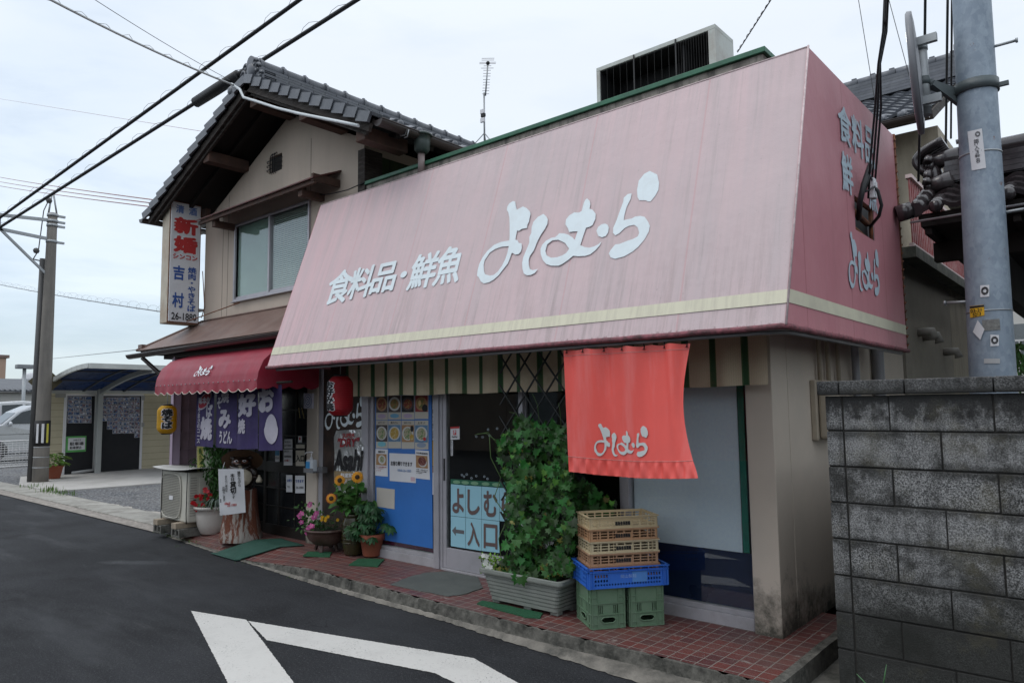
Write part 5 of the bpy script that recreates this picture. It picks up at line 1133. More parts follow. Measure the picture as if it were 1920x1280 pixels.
mb = MB(); put_text(mb, '駐車場', sub(nq, .1, .38, .9, .66), .02); put_text(mb, 'お知らせ', sub(nq, .3, .74, .75, .9), .01); put_text(mb, '駐車禁止', sub(nq, .1, .08, .8, .30), .02); mb.build('lettering', BLACK, NB)
mb = MB(); a, b = fx(104, 737), fx(122, 745); mb.box((FX, a.y, b.z), (FX+.05, b.y, a.z)); mb.build('house_plate', M('meter_grey', (.35, .35, .33), .6), CB)
mb = MB(); a, b = fx(264, 792), fx(269, 800); mb.box((FX, a.y, b.z), (FX+.05, b.y, a.z)); a, b = fx(265, 741), fx(270, 750); mb.box((FX, a.y, b.z), (FX+.05, b.y, a.z)); mb.build('switch_box', M('meter_grey', (.35, .35, .33), .6), CB)
mb = MB(); y_ = fx(176, 800).y; mb.tube([fx(122, 734, .1), fx(160, 735, .1), (FX+.1, y_, 2.0), (FX+.1, y_, .1)], .035, 8); mb.tube([(FX+.1, y_, .1), (FX+.1, y_-.5, .06)], .035, 8); mb.build('downpipe', M('light_grey_pvc', (.42, .43, .43), .5), CB)
# carport: post, arm, curved frame, blue panels
CP = thing('carport', (-20, 7.2, 0), 'curved blue-panelled carport roof on grey posts in front of the cream building', 'carport')
cy0, cy1 = 5.80, 12.5
def carc(t): return (-20.15+3.2*t, 2.10+.46*math.sin(t*math.pi/2))
GALU = M('carport_grey_metal', (.36, .38, .37), .5, .06, 5)
py_ = pX(186, 800, -20.05).y
mb = MB(); mb.box((-20.12, py_-.06, 0), (-20.0, py_+.06, 2.2)); mb.build('post', GALU, CP, .01)
mb = MB(); pt = [V((carc(t/8)[0], py_, carc(t/8)[1]-.06)) for t in range(9)]
for a, b in zip(pt, pt[1:]): mb.bar(a, b+(b-a)*.02, .07, .11)
mb.build('arm', GALU, CP)
mb = MB()
for y_ in [cy0+k*.96 for k in range(8)]:
    pt = [V((carc(t/8)[0], y_, carc(t/8)[1])) for t in range(9)]
    for a, b in zip(pt, pt[1:]): mb.bar(a, b+(b-a)*.02, .05, .035)
for t in (.33, .66): x_, z_ = carc(t); mb.bar((x_, cy0, z_), (x_, cy1, z_), .03, .03)
mb.build('rib', M('dark_rib', (.06, .065, .075), .5), CP)
mb = MB(); x_, z_ = carc(1); mb.box((x_-.02, cy0-.03, z_-.05), (x_+.06, cy1, z_+.06)); pt = [V((carc(t/10)[0], cy0-.03, carc(t/10)[1]+.01)) for t in range(11)]
for a, b in zip(pt, pt[1:]): mb.bar(a, b+(b-a)*.02, .05, .10)
x_, z_ = carc(0); mb.box((x_-.1, cy0, z_-.06), (x_, cy1, z_+.04)); mb.build('edge_beam', M('pale_carport_edge', (.52, .54, .52), .5), CP)
mb = MB(); mb.grid(10, 1, lambda u, v: V((carc(u)[0], cy0+v*(cy1-cy0), carc(u)[1]+.02)))
mb.build('panel', M('blue_polycarbonate', (.035, .070, .155), .3, .2, 3, (.02, .035, .08), .5, 2, 0, trans=.55), CP, solid=.006)
# ================================================================ behind the left pole: fence, car, houses, lamp
FN = thing('mesh_fence', (-24.5, 5, 0), 'white wire mesh fence left of the concrete pole', 'fence')
fa, fb = pX(-40, 822, -24.5), pX(58, 825, -24.5); f0 = pX(58, 872, -24.5); zb_ = f0.z
WR = M('white_wire', (.62, .62, .62), .5, .1, 5)
mb = MB()
for k in range(12): z_ = zb_+(fb.z-zb_)*k/11; mb.tube([(-24.5, fa.y, z_), (-24.5, fb.y, z_)], .009 if k not in (0, 11) else .02, 4)
n_ = int((fb.y-fa.y)/.09)
for k in range(n_+1): y_ = fa.y+k*.09; mb.tube([(-24.5, y_, zb_), (-24.5, y_, fb.z)], .005, 4)
mb.build('mesh', WR, FN)
mb = MB(); mb.box((-24.7, fa.y-1, 0), (-24.45, fb.y+.3, zb_-.03)); mb.build('footing', CONCD, FN)
p = pX(60, 905, -21.3); MK = thing('marker_post', (p.x, p.y, 0), 'beige square post with a red top cap beside the concrete pole', 'post')
mb = MB(); mb.box((p.x-.06, p.y-.06, 0), (p.x+.06, p.y+.06, pX(60, 830, -21.3).z)); mb.build('post', CREAMW, MK, .01); z_ = pX(60, 830, -21.3).z; mb = MB(); mb.tube([(p.x, p.y, z_+.001), (p.x, p.y, z_+.22)], .05, 10); mb.tube([(p.x, p.y, z_+.08), (p.x, p.y, z_+.12)], .054, 10); mb.build('cap', REDINK, MK)
def car(mat_, label, loc, name='parked_car'):
    T = thing(name, (0, 0, 0), label, 'car', None)
    prof_ = [(-1.7, .35), (-1.72, .75), (-1.55, .98), (-1.05, 1.10), (-.62, 1.50), (-.2, 1.70), (.6, 1.76), (1.45, 1.70), (1.62, 1.2), (1.66, .5), (1.6, .3)]
    hw = .74
    def ins(z): return 0 if z < 1.0 else (z-1.0)*.16
    mb = MB(); n = len(prof_); sec = [-1, -.9, .9, 1]
    rows = []
    for sx_ in sec: rows.append([mb.vert((sx_*(hw-ins(z)), y*(.985 if abs(sx_) == 1 else 1), z-(.03 if abs(sx_) == 1 and z > 1 else 0))) for y, z in prof_])
    mb.smooth = True
    for a, b in zip(rows, rows[1:]):
        for k in range(n-1): mb.face([a[k], a[k+1], b[k+1], b[k]])
    mb.smooth = False; mb.face(rows[0]); mb.face(rows[-1][::-1]); mb.build('body', mat_, T)
    gm = M('car_glass', (.03, .04, .045), .08, .1, 2); 
    for sx_ in (-1, 1):
        for ys_ in ([(-.92, 1.12), (-.52, 1.48), (-.12, 1.60), (-.10, 1.12)], [(-.03, 1.12), (-.03, 1.60), (.62, 1.63), (.66, 1.12)], [(.74, 1.12), (.72, 1.63), (1.35, 1.60), (1.48, 1.2)]):
            mb = MB(); mb.poly([(sx_*(hw-ins(z)+.012), y, z) for y, z in ys_]); mb.build('window', gm, T, solid=.004)
        mb = MB(); mb.box((sx_*(hw+.003), -.06, .4), (sx_*(hw+.005), -.05, 1.1)); mb.box((sx_*(hw+.003), .69, .4), (sx_*(hw+.005), .70, 1.1)); mb.box((sx_*(hw+.003), -1.4, .78), (sx_*(hw+.004), 1.55, .79)); mb.build('door_seam', BLACK, T)
        for y in (-.18, .56): mb = MB(); mb.box((sx_*(hw+.001), y-.08, .90), (sx_*(hw+.03), y+.04, .93)); mb.build('door_handle', mat_, T, .005)
        mb = MB(); mb.ball((sx_*(hw+.10), -.85, 1.12), (.09, .05, .08), 12); mb.bar((sx_*hw*.95, -.85, 1.07), (sx_*(hw+.08), -.85, 1.10), .04); mb.build('wing_mirror', mat_, T)
        mb = MB(); mb.ball((sx_*.60, -1.62, .80), (.12, .08, .10), 10); mb.build('headlight', WPAP, T)
        for y in (-1.15, 1.1):
            mb = MB(); Mx = Matrix.Rotation(R(90), 4, 'Y'); mb.lathe([(.18, -.09), (.28, -.09), (.29, -.05), (.29, .05), (.28, .09), (.18, .09)], (sx_*(hw-.08), y, .29), 20, Mx); wh = mb.build('wheel', BLACK, T); mb = MB(); mb.lathe([(.001, .03), (.16, .05), (.18, .09), (.18, -.09), (.001, -.05)], (sx_*(hw-.08), y, .29), 16, Mx); mb.build('rim', STEEL, wh)
    mb = MB(); mb.poly([(-.62, -1.04, 1.13), (.62, -1.04, 1.13), (.56, -.66, 1.47), (-.56, -.66, 1.47)]); mb.build('windscreen', gm, T, solid=.004)
    T.location = loc; return T
SILV = M('silver_car_paint', (.46, .48, .50), .3, .02, 2, bump=0, metal=.3)
c1 = car(SILV, 'silver compact van parked behind the white mesh fence', (-27.8, pX(62, 790, -27.8).y, .10)); c1.scale = (1, 1, 1.0)
c2 = car(M('white_car_paint', (.60, .61, .62), .3, .02, 2, bump=0), 'white car roof just visible behind the silver compact van at the left edge', (-32.5, pX(-5, 780, -32.5).y, .25)); c2.scale = (1, 1, 1.0)
SLN = thing('street_lamp', (pX(43, 780, -40).x, pX(43, 780, -40).y, 0), 'slim grey street lamp with box head rising behind the silver van', 'street lamp')
a, b = pX(46, 690, -40), pX(43, 780, -40); mb = MB(); mb.tube([(b.x, b.y, 0), (a.x, a.y, a.z)], .08, 8); mb.build('post', STEEL, SLN); mb = MB(); mb.box((a.x-.2, a.y-.35, a.z-.03), (a.x+.2, a.y+.35, a.z+.17)); mb.build('lamp_head', M('lamp_grey', (.20, .21, .22), .5), SLN, .03)
H1 = thing('far_house', (-60, 12, 0), 'distant low white house with dark grey tiled roof behind the parked cars', 'house')
ze, zr = pX(50, 735, -60).z, pX(50, 713, -63).z
ya_, yb_ = pX(-60, 760, -60).y, pX(110, 760, -60).y
mb = MB(); mb.box((-66, ya_, 0), (-60, yb_, ze)); mb.build('wall', M('white_render', (.50, .49, .46), .9, .05, 1), H1)
mb = MB(); mb.hexa([V((-59.4, ya_, ze)), V((-59.4, yb_+.5, ze)), V((-63.2, yb_+.5, zr)), V((-63.2, ya_, zr)), V((-59.4, ya_, ze+.12)), V((-59.4, yb_+.5, ze+.12)), V((-63.2, yb_+.5, zr+.12)), V((-63.2, ya_, zr+.12))])
for k in range(60): y_ = ya_+k*.32; mb.tube([(-59.38, y_, ze+.1), (-60.2, y_, ze+.28)], .07, 6)
mb.build('roof', M('distant_slate_tile', (.085, .09, .10), .5, .15, 2), H1)
mb = MB(); q = pX(36, 728, -61.5); mb.box((-62.2, q.y-1.2, q.z+.0), (-61.8, q.y+1.2, q.z+.06)); mb.build('roof_panel', WPAP, H1)
H2 = thing('far_house', (-70, 14, 0), 'distant house with higher brown-grey roof and white dish behind the street lamp', 'house')
ya_, yb_ = pX(28, 720, -70).y, pX(125, 720, -70).y; z2 = pX(50, 732, -70).z; z3 = pX(60, 706, -72).z
mb = MB(); mb.box((-76, ya_, 0), (-70, yb_, z2)); mb.build('wall', M('white_render', (.5, .49, .46)), H2)
mb = MB(); mb.hexa([V((-69.5, ya_, z2)), V((-69.5, yb_, z2)), V((-72, yb_-1, z3)), V((-72, ya_+2.2, z3)), V((-69.5, ya_, z2+.1)), V((-69.5, yb_, z2+.1)), V((-72, yb_-1, z3+.12)), V((-72, ya_+2.2, z3+.12))]); mb.build('roof', M('distant_brown_tile', (.09, .075, .07), .6, .2, 2), H2)
mb = MB(); q = pX(57, 712, -69); mb.ball(q, (.15, .7, .62), 14); mb.build('dish', WPAP, H2)
H3 = thing('apartment_block', (-110, 12, 0), 'distant flat-roofed pinkish brown apartment block at the left edge', 'building')
a, b = pX(-80, 668, -110), pX(12, 668, -110); mb = MB(); mb.box((-122, a.y, 0), (-110, b.y, a.z)); mb.build('wall', M('pink_brown_render', (.42, .29, .22), .9, .04, 1), H3); mb = MB(); mb.box((-122.3, a.y-.3, a.z+.01), (-109.8, b.y+.3, a.z+.4)); mb.build('parapet', M('brown_parapet', (.20, .14, .12), .8), H3)
mb = MB()
for k in range(4):
    for j in range(3): mb.box((-109.98, b.y-14+k*3, 3+j*2.8), (-109.9, b.y-12.6+k*3, 4.3+j*2.8))
mb.build('window', M('far_window', (.16, .18, .19), .3), H3)
# unseen house added across the road for the shop glass to reflect
OP = thing('added_opposite_house', (-4, -8, 0), 'dark timber house added out of view across the road for the shop glass to reflect', 'house')
mb = MB(); mb.box((-22, -14, 0), (9, -9.5, 3.2)); mb.build('wall', M('brown_board_wall', (.20, .16, .13), .85, .3, 1), OP)
mb = MB(); mb.hexa([V((-23, -8.8, 3.1)), V((10, -8.8, 3.1)), V((10, -12, 4.6)), V((-23, -12, 4.6)), V((-23, -8.8, 3.2)), V((10, -8.8, 3.2)), V((10, -12, 4.7)), V((-23, -12, 4.7))]); mb.build('roof', KAWARA, OP)
for x_ in (-16, -11, -5, 1): mb = MB(); mb.box((x_, -9.49, 1), (x_+1.7, -9.46, 2.1)); mb.build('window', M('far_window', (.16, .18, .19), .3), OP)
# ================================================================ red entrance awning
REDV = M('crimson_awning_vinyl', (.27, .016, .036), .5, .15, 3, (.33, .08, .10), .35, 3, .15, 40, streak=(4, 1, .8))
EA = thing('entrance_awning', (-8, 3.9, 1.8), 'crimson scalloped awning with small white lettering over the restaurant entrance', 'awning')
ax0, ax1 = -9.17, -6.78
prf = [(4.62, 2.36), (4.30, 2.285), (4.06, 2.20), (3.95, 2.10), (3.895, 1.98), (3.88, 1.885)]
def eaf(u, t):
    f = t*(len(prf)-1); i = min(len(prf)-2, int(f)); k = f-i; y = prf[i][0]*(1-k)+prf[i+1][0]*k; z = prf[i][1]*(1-k)+prf[i+1][1]*k
    return V((ax0+(ax1-ax0)*u, y+.0015*math.sin(u*31), z))
mb = MB(); mb.grid(48, 20, lambda u, v: eaf(u, v))
mb.grid(96, 4, lambda u, v: V((ax0+(ax1-ax0)*u, 3.878+.004*math.sin(u*31)*v+.006*math.sin(u*70)*v, 1.885-(.075+.035*abs(math.sin(u*math.pi*13)))*v)))
mb.build('canopy', REDV, EA)
for xs, nm in ((ax1, 'right'), (ax0, 'left')):
    mb = MB(); pts = [(y, z) for y, z in prf]; mb.plate(pts+[(3.88, 1.80)]+[(3.88+.74*k/16, 1.80-.03*abs(math.sin(k/16*math.pi*4))+.03) for k in range(1, 17)][::1], [], lambda u, v, w_: V((xs+w_, u, v)), .003); mb.build('end_panel', REDV, EA)
mb = MB(); mb.tube([V((ax0+(ax1-ax0)*k/96, 3.874+.004*math.sin(k/96*31)+.006*math.sin(k/96*70), 1.885-(.075+.035*abs(math.sin(k/96*math.pi*13))))) for k in range(97)], .004, 5); mb.build('piping', M('cream_piping', (.6, .55, .48), .7), EA)
mb = MB()
for k in range(22): x_ = ax0+.06+k*.11; mb.ball((x_, 3.872, 1.893), .007, 6)
mb.build('snap', STEEL, EA)
mb = MB(); A0, A1, A2, A3 = [pY(x, y, 3.90) for x, y in ((367, 694), (395, 691), (394, 711), (367, 715))]
put_logo(mb, lambda u, v: V((A0.x+(A1.x-A0.x)*u, 3.95-.065*(1-v)-.016, 1.975+.125*v)), 3); mb.build('lettering', WHITE, EA)
mb = MB()
for x_ in (ax0+.1, -8, ax1-.1): mb.tube([(x_, 3.92, 1.90), (x_, 4.68, 2.0)], .01, 6)
mb.build('frame_pipe', STEEL, EA)
# ================================================================ purple noren
NR = thing('purple_noren', (-7.6, 4.12, 1.16), 'dark purple split shop curtain with white Japanese lettering under the crimson awning', 'curtain')
PURC = M('purple_cotton', (.030, .019, .085), .85, .2, 6, (.10, .08, .2), .3, 4, .3, 90)
PALEW = M('faded_white_dye', (.44, .42, .48), .85, .08, 8)
nq_ = []
for i, (xa, xb) in enumerate(((366, 401), (402.5, 443), (444, 482), (484, 528))):
    a = pY(xa, 836, 4.12).x; b = pY(xb, 833, 4.12).x
    def fn(u, v, w_=0, a=a, b=b, i=i):
        s_ = .010*math.sin(u*5+i*1.7)*(1.2-v)+.003*math.sin(u*13+i); wdt = (b-a); cx = a+wdt/2; k = 1-.05*(v)
        return V((cx+(u-.5)*wdt*k+(.03*(1-v) if i == 3 else 0), 4.12+s_, 1.16+.68*v+(.018*(u-.5) if i > 1 else 0)))
    mb = MB(); mb.grid(16, 14, fn); mb.build('panel', PURC, NR); nq_.append(fn)
def ntx(i, body, u0, v0, u1, v1, b=.05, vert=False, mt=PALEW, d=.006):
    mb = MB(); f_ = off(sub(nq_[i], u0, v0, u1, v1), (0, -d, 0)); put_text(mb, body, f_, b, vert, 5, 5); mb.build('lettering', mt, NR)
mb = MB(); f_ = nq_[0]; n_ = 28
c0_ = [f_(.50+.42*math.cos(t/n_*2*math.pi)*.9+.10*math.sin(t/n_*2*math.pi), .80+.15*math.sin(t/n_*2*math.pi)+.06*math.cos(t/n_*2*math.pi))+V((0, -.008, 0)) for t in range(n_)]; mb.poly(c0_); mb.build('lettering', M('faded_white_dye', (.5, .5, .5)), NR)
mb = MB(); c0_ = [f_(.50+.38*math.cos(t/n_*2*math.pi)*.9+.09*math.sin(t/n_*2*math.pi), .80+.125*math.sin(t/n_*2*math.pi)+.055*math.cos(t/n_*2*math.pi))+V((0, -.012, 0)) for t in range(n_)]; mb.poly(c0_); mb.build('lettering', M('red_dye', (.30, .02, .04), .85), NR)
ntx(0, '味本位', .18, .74, .84, .86, .03, d=.018)
ntx(0, 'ば', .58, .52, .95, .72, .05); ntx(0, '焼', .28, .14, .92, .50, .07); ntx(0, 'うまさのコース', .08, .06, .22, .66, .03, True)
ntx(1, '焼', .30, .76, .66, .97, .05); ntx(1, 'そ', .06, .66, .28, .84, .05); ntx(1, 'み', .20, .34, .76, .62, .07); ntx(1, 'うどん', .24, .08, .84, .28, .05)
ntx(2, '好', .10, .54, .88, .88, .07); ntx(2, '焼', .10, .26, .42, .48, .05)
ntx(3, 'お', .03, .62, .62, .97, .08)
mb = MB(); c0_ = [nq_[3](.52+.29*math.cos(t/n_*2*math.pi)*(1 if math.sin(t/n_*2*math.pi) < .2 else .9), .33+.23*math.sin(t/n_*2*math.pi))+V((0, -.008, 0)) for t in range(n_)]; mb.poly(c0_); mb.build('lettering', PALEW, NR)
mb = MB(); mb.tube([(-8.75, 4.11, 1.85), (-6.5, 4.11, 1.87)], .013, 8); mb.build('rod', WOODD, NR)
# ================================================================ paper lanterns
def lantern(c, rad, h, col_, label, body, mt_t, ang, tz, tw, th, halo):
    T = thing('paper_lantern', c, label, 'lantern')
    s = NT('lantern_paper'); x, y, z = s.sep(s.co()); s.set(Base_Color=s.mix(s.rng(s.noise(s.co(), 6, 5, .6), .35, .65), col_, tuple(v*.75 for v in col_)), Roughness=.55)
    s.bump(s.math('SINE', s.math('MULTIPLY', z, 2*math.pi/.017)), .5, .004); t_ = s.n.new('ShaderNodeBsdfTranslucent'); t_.inputs[0].default_value = (*col_, 1); mx = s.n.new('ShaderNodeMixShader'); mx.inputs[0].default_value = .35; s.l(s.b.outputs[0], mx.inputs[1]); s.l(t_.outputs[0], mx.inputs[2]); s.l(mx.outputs[0], s.out.inputs[0])
    def R_(z): 
        t = abs(z/(h/2)); return rad*(1-.42*max(0, (t-.55)/.45)**2.2)
    mb = MB(); mb.lathe([(R_(-h/2+h*k/40), -h/2+h*k/40) for k in range(41)], c, 36); mb.build('shade', s.m, T)
    for sg_, nm in ((1, 'top'), (-1, 'bottom')):
        mb = MB(); z_ = sg_*h/2; r1 = R_(h/2); mb.lathe([(r1*.88, -.012), (r1*.92, -.012), (r1*.92, .018), (r1*.88, .018)] if True else [], V(c)+V((0, 0, z_)), 28); mb.lathe([(.001, 0), (r1*.9, 0)], V(c)+V((0, 0, z_+sg_*.01)), 20); mb.build('end_ring', BLACK, T)
    mb = MB(); mb.tube([V(c)+V((0, 0, h/2)), V(c)+V((0, 0, h/2+.07)), V(c)+V((.01, 0, h/2+.25))], .005, 5); mb.build('hanger', STEEL, T)
    base_a = math.atan2(CAM.y-c[1], CAM.x-c[0])+ang
    def fnr(l): return lambda u, v, w_=0: V(c)+V((math.cos(base_a+(u-.5)*tw/rad)*(R_(tz+(v-.5)*th)+l), math.sin(base_a+(u-.5)*tw/rad)*(R_(tz+(v-.5)*th)+l), tz+(v-.5)*th))
    if halo: mb = MB(); put_text(mb, body, fnr(.003), .17, True, 5, 12); mb.build('lettering', WPAP, T)
    mb = MB(); put_text(mb, body, fnr(.006), .07, True, 5, 12); mb.build('lettering', BLACK, T)
    return T
yc = pY(313, 786, 4.05); lantern((yc.x, 4.05, yc.z), .115, .345, (.78, .44, .012), 'yellow paper lantern with black lettering hanging at the left end of the crimson awning', '焼そば', BLACK, .0, .01, .115, .235, True)
rc = pY(638, 742, 4.20); lantern((rc.x, 4.20, rc.z), .122, .375, (.44, .008, .018), 'red paper lantern with black lettering hanging before the brown name panel', 'お好み焼', BLACK, -.98, .0, .11, .27, True)
# ================================================================ striped blind
SB = thing('striped_blind', (-4, 4.47, 1.7), 'cream and green striped cloth blind hanging along the shop front', 'blind')
s = NT('striped_cloth'); x, y, z = s.sep(s.co()); fx_ = s.math('FRACT', s.math('MULTIPLY', s.math('ADD', x, -4+1.735+20.034+.0), 1/.2105))
g_ = s.math('LESS_THAN', s.math('ABSOLUTE', s.math('SUBTRACT', fx_, .5)), .12); g2_ = s.math('LESS_THAN', s.math('ABSOLUTE', s.math('SUBTRACT', s.math('ABSOLUTE', s.math('SUBTRACT', fx_, .5)), .095)), .010)
pin = s.math('LESS_THAN', s.math('FRACT', s.math('MULTIPLY', x, 80)), .3)
c = s.mix(s.math('MULTIPLY', pin, .25), (.54, .45, .32), (.34, .27, .18)); c = s.mix(g_, c, (.03, .085, .035)); c = s.mix(s.math('MULTIPLY', g2_, .5), c, (.15, .2, .08))
c = s.mix(s.math('MULTIPLY', s.rng(s.noise(s.co(), 3, 6, .7), .5, .7), .3), c, (.22, .12, .06)); s.set(Base_Color=c, Roughness=.9); STR = s.m
bxl, bxr = -6.10, -1.73
mb = MB(); mb.grid(260, 8, lambda u, v: V((bxl+(bxr-bxl)*u+.012*math.sin(u*57+v), 4.47+(.018*math.sin(u*66)+.012*math.sin(u*131+1))*(1-.3*v), 1.706+.004*math.sin(u*40)+.62*v))); mb.build('cloth', STR, SB)
# ================================================================ red noren banner on the pipe
RN = thing('red_banner', (-2.4, 3.94, 1.15), 'coral red vinyl banner with white brush lettering hooked under the pink awning', 'banner')
RED = M('coral_red_vinyl', (.80, .105, .085), .5, .08, 2, (.80, .24, .23), .45, 1.6, .1, 20, streak=(6, 1, .7))
ct = [pY(1055, 657, 3.93), pY(1293, 643, 3.93), pY(1320, 894, 3.93), pY(1066, 884, 3.93)]
rq = quad(ct)
def rfn(u, v, w_=0):
    p = rq(u, v); side = u**3
    bell = max(0, (u-.80)/.20)**1.5*(math.sin(min(1, (1-v)/1.0)*math.pi)*-.075)       # right edge pinched inward at mid height
    p = p+V((bell, 0, 0)); p.y += (.020*math.sin(u*19+.5)*(.35+.65*v)+.010*math.sin(u*41)*(v)+.03*math.sin(u*5)*(1-v)-.05*(1-v)**2*u)
    p.z += -.020*math.sin(u*math.pi)*(1-v) + .004*math.sin(u*math.pi*12)*(v > .97)
    if v < .12: p.y += .008*math.sin(u*70)*math.sin((.12-v)/.12*math.pi)+.006*math.sin(u*113)
    return p
mb = MB(); mb.grid(90, 50, rfn); mb.build('cloth', RED, RN)
mb = MB(); put_logo(mb, off(sub(rfn, .225, .150, .655, .405), (0, -.006, 0)), 8); mb.build('lettering', M('grey_white_lettering', (.55, .58, .57), .6, .05, 8), RN)
mb = MB()
for k in range(7): p = rfn(.02+k*.16, .975); mb.tube([p+V((0, -.006, -.0)), p+V((0, -.006, .001))], .010, 8); mb.tube([p+V((0, -.006, 0)), p+V((0, 0, .02)), V((p.x, 3.935, 1.975+.01))], .0035, 5)
mb.build('hook', BLACK, RN)
mb = MB(); 
for v_ in (.955, .125): mb.tube([rfn(k/60, v_)+V((0, -.002, 0)) for k in range(61)], .0012, 4)
mb.build('stitching', M('pale_thread', (.6, .35, .33), .8), RN)
# ================================================================ folding trellis
TR_ = thing('folding_trellis', (-3.5, 4.33, .9), 'black folding lattice trellis carrying the climbing vine in front of the sliding doors', 'trellis')
mb = MB(); xa, xb_ = pY(937, 730, 4.33).x, -3.2; zt_, zb_ = 2.02, .60; st = .20
def clipbar(x0, z0, dx, dz):
    ts = []
    t0, t1 = 0, 10
    for p0, dp, lo, hi in ((x0, dx, xa, xb_), (z0, dz, zb_, zt_)):
        a_, b_ = (lo-p0)/dp, (hi-p0)/dp
        if a_ > b_: a_, b_ = b_, a_
        t0, t1 = max(t0, a_), min(t1, b_)
    return (t0, t1) if t1-t0 > .08 else None
for s_ in (1, -1):
    for k in range(-9, 10):
        x0 = xa+k*st; z0 = zb_ if s_ > 0 else zt_; dx, dz = .62, s_*.78
        r_ = clipbar(x0, z0, dx, dz)
        if r_: mb.bar((x0+dx*r_[0], 4.33+.006*s_, z0+dz*r_[0]), (x0+dx*r_[1], 4.33+.006*s_, z0+dz*r_[1]), .009, .014, (0, 1, 0))
mb.build('slat', M('black_plastic_slat', (.02, .022, .022), .6, .1), TR_)
# ================================================================ posters and notices
def flat(name, px4, Y, mt, parent=None, label=None, cat=None, th=.002, group=None):
    c = [pY(x, y, Y) for x, y in px4]; mb = MB()
    p = [V(q) for q in c]; d = V((0, th, 0)); mb.hexa([p[3], p[2], p[2]+d, p[3]+d, p[0], p[1], p[1]+d, p[0]+d])
    if parent is None: o = tag(mb.build(name, mt), label, cat, group)
    else: o = mb.build(name, mt, parent)
    return o, quad(c)
def rect(x0, y0, x1, y1, sl=-.0): return [(x0, y0), (x1, y0+sl), (x1, y1+sl), (x0, y1)]
def onq(parent, q, items, d=.002):
    """items: (kind, args..) printed on a sheet"""
    for k, it in enumerate(items):
        mb = MB(); f = off(sub(q, *it[2]), (0, -d-.0004*k, 0))
        if it[0] == 't': put_text(mb, it[1], f, it[4] if len(it) > 4 else .03, it[5] if len(it) > 5 else False); mb.build('lettering', it[3], parent)
        elif it[0] == 'r': mb.poly([f(0, 0), f(1, 0), f(1, 1), f(0, 1)]); mb.build(it[1], it[3], parent)
        elif it[0] == 'o': mb.poly([f(.5+.5*math.cos(a*math.pi/12), .5+.5*math.sin(a*math.pi/12)) for a in range(24)]); mb.build(it[1], it[3], parent)
def food(name, a, b, c_):
    if name in MATS: return MATS[name]
    s = NT(name); v = s.n.new('ShaderNodeTexVoronoi'); s.l(s.co((1, 1, 1)), v.inputs['Vector']); v.inputs['Scale'].default_value = 95; v.inputs['Randomness'].default_value = 1
    r_ = s.sep(v.outputs['Color']); cc = s.mix(s.rng(s.noise(s.co(), 70, 4, .7, 1.5), .4, .6), a, b); cc = s.mix(s.math('GREATER_THAN', r_[0], .78), cc, c_)
    s.set(Base_Color=cc, Roughness=.6); MATS[name] = s.m; return s.m
NOOD = food('fried_noodle_print', (.40, .24, .08), (.20, .10, .03), (.12, .18, .05)); STEW = food('red_stew_print', (.30, .05, .02), (.12, .03, .02), (.30, .18, .05)); VEG = food('noodle_and_greens_print', (.46, .42, .30), (.28, .25, .15), (.10, .22, .06)); YEL = food('yellow_noodle_print', (.50, .34, .06), (.36, .20, .03), (.50, .42, .2)); MEAT = food('meat_print', (.18, .04, .03), (.08, .015, .015), (.24, .10, .08))
DKW = M('dark_table_print', (.06, .045, .045), .5, .2, 20); WDP = M('wood_table_print', (.36, .20, .09), .5, .2, 30); BLP = M('blue_cloth_print', (.10, .20, .32), .5, .3, 12); PLATE = M('white_plate_print', (.55, .55, .53), .5, .03)
BB = thing('blue_backing_board', pY(760, 1027, 4.69), 'bright blue board filling the window left of the sliding door', 'board')
BLUE = M('bright_blue_film', (.035, .165, .50), .45, .12, 1.5, (.03, .13, .40), .4, 2)
o, q = flat('board', [(703.5, 735), (809, 734), (811.5, 1028), (704, 1009)], 4.696, BLUE, BB)
MG = 'menu photo cards on the blue board'
mc = [
 (rect(705, 741, 727, 787), 'menu card with a red stew bowl, leftmost of the top row on the blue board', STEW, WDP, DKW, None, M('lilac_tag', (.45, .36, .50), .7)),
 (rect(728, 741, 752, 786), 'menu card with brown noodles on white plate and blue tag, second in top row', NOOD, PLATE, DKW, None, M('sky_tag', (.16, .38, .55), .7)),
 (rect(753, 741, 777, 786), 'menu card with a dark red dish and lilac tag, third in the top row', STEW, DKW, BLACK, None, MATS['lilac_tag']),
 (rect(778, 741, 803, 785), 'menu card with fried egg dish and dark cup, rightmost of the top row', NOOD, WDP, M('red_tray_print', (.25, .03, .03), .5, .2, 15), None, None),
 (rect(705, 788, 727, 840), 'menu card with greens on noodles and cyan tag, leftmost of the lower row', VEG, PLATE, DKW, 'みそラーメン', M('cyan_tag', (.20, .50, .58), .7)),
 (rect(728, 788, 752, 840), 'menu card with yellow noodles on a white plate, second in the lower row', YEL, PLATE, BLP, '焼うどん', None),
 (rect(753, 788, 777, 841), 'menu card with pale salad plate beside a dark bottle, third in the lower row', VEG, PLATE, WDP, 'ホルモンうどん', None),
 (rect(778, 788, 803, 842), 'menu card with salad, red garnish and a grey blue tag, rightmost of the lower row', VEG, PLATE, BLP, '上ミノ', M('greyblue_tag', (.26, .32, .42), .7))]
CARD = M('cream_card', (.52, .49, .42), .7, .05, 3)
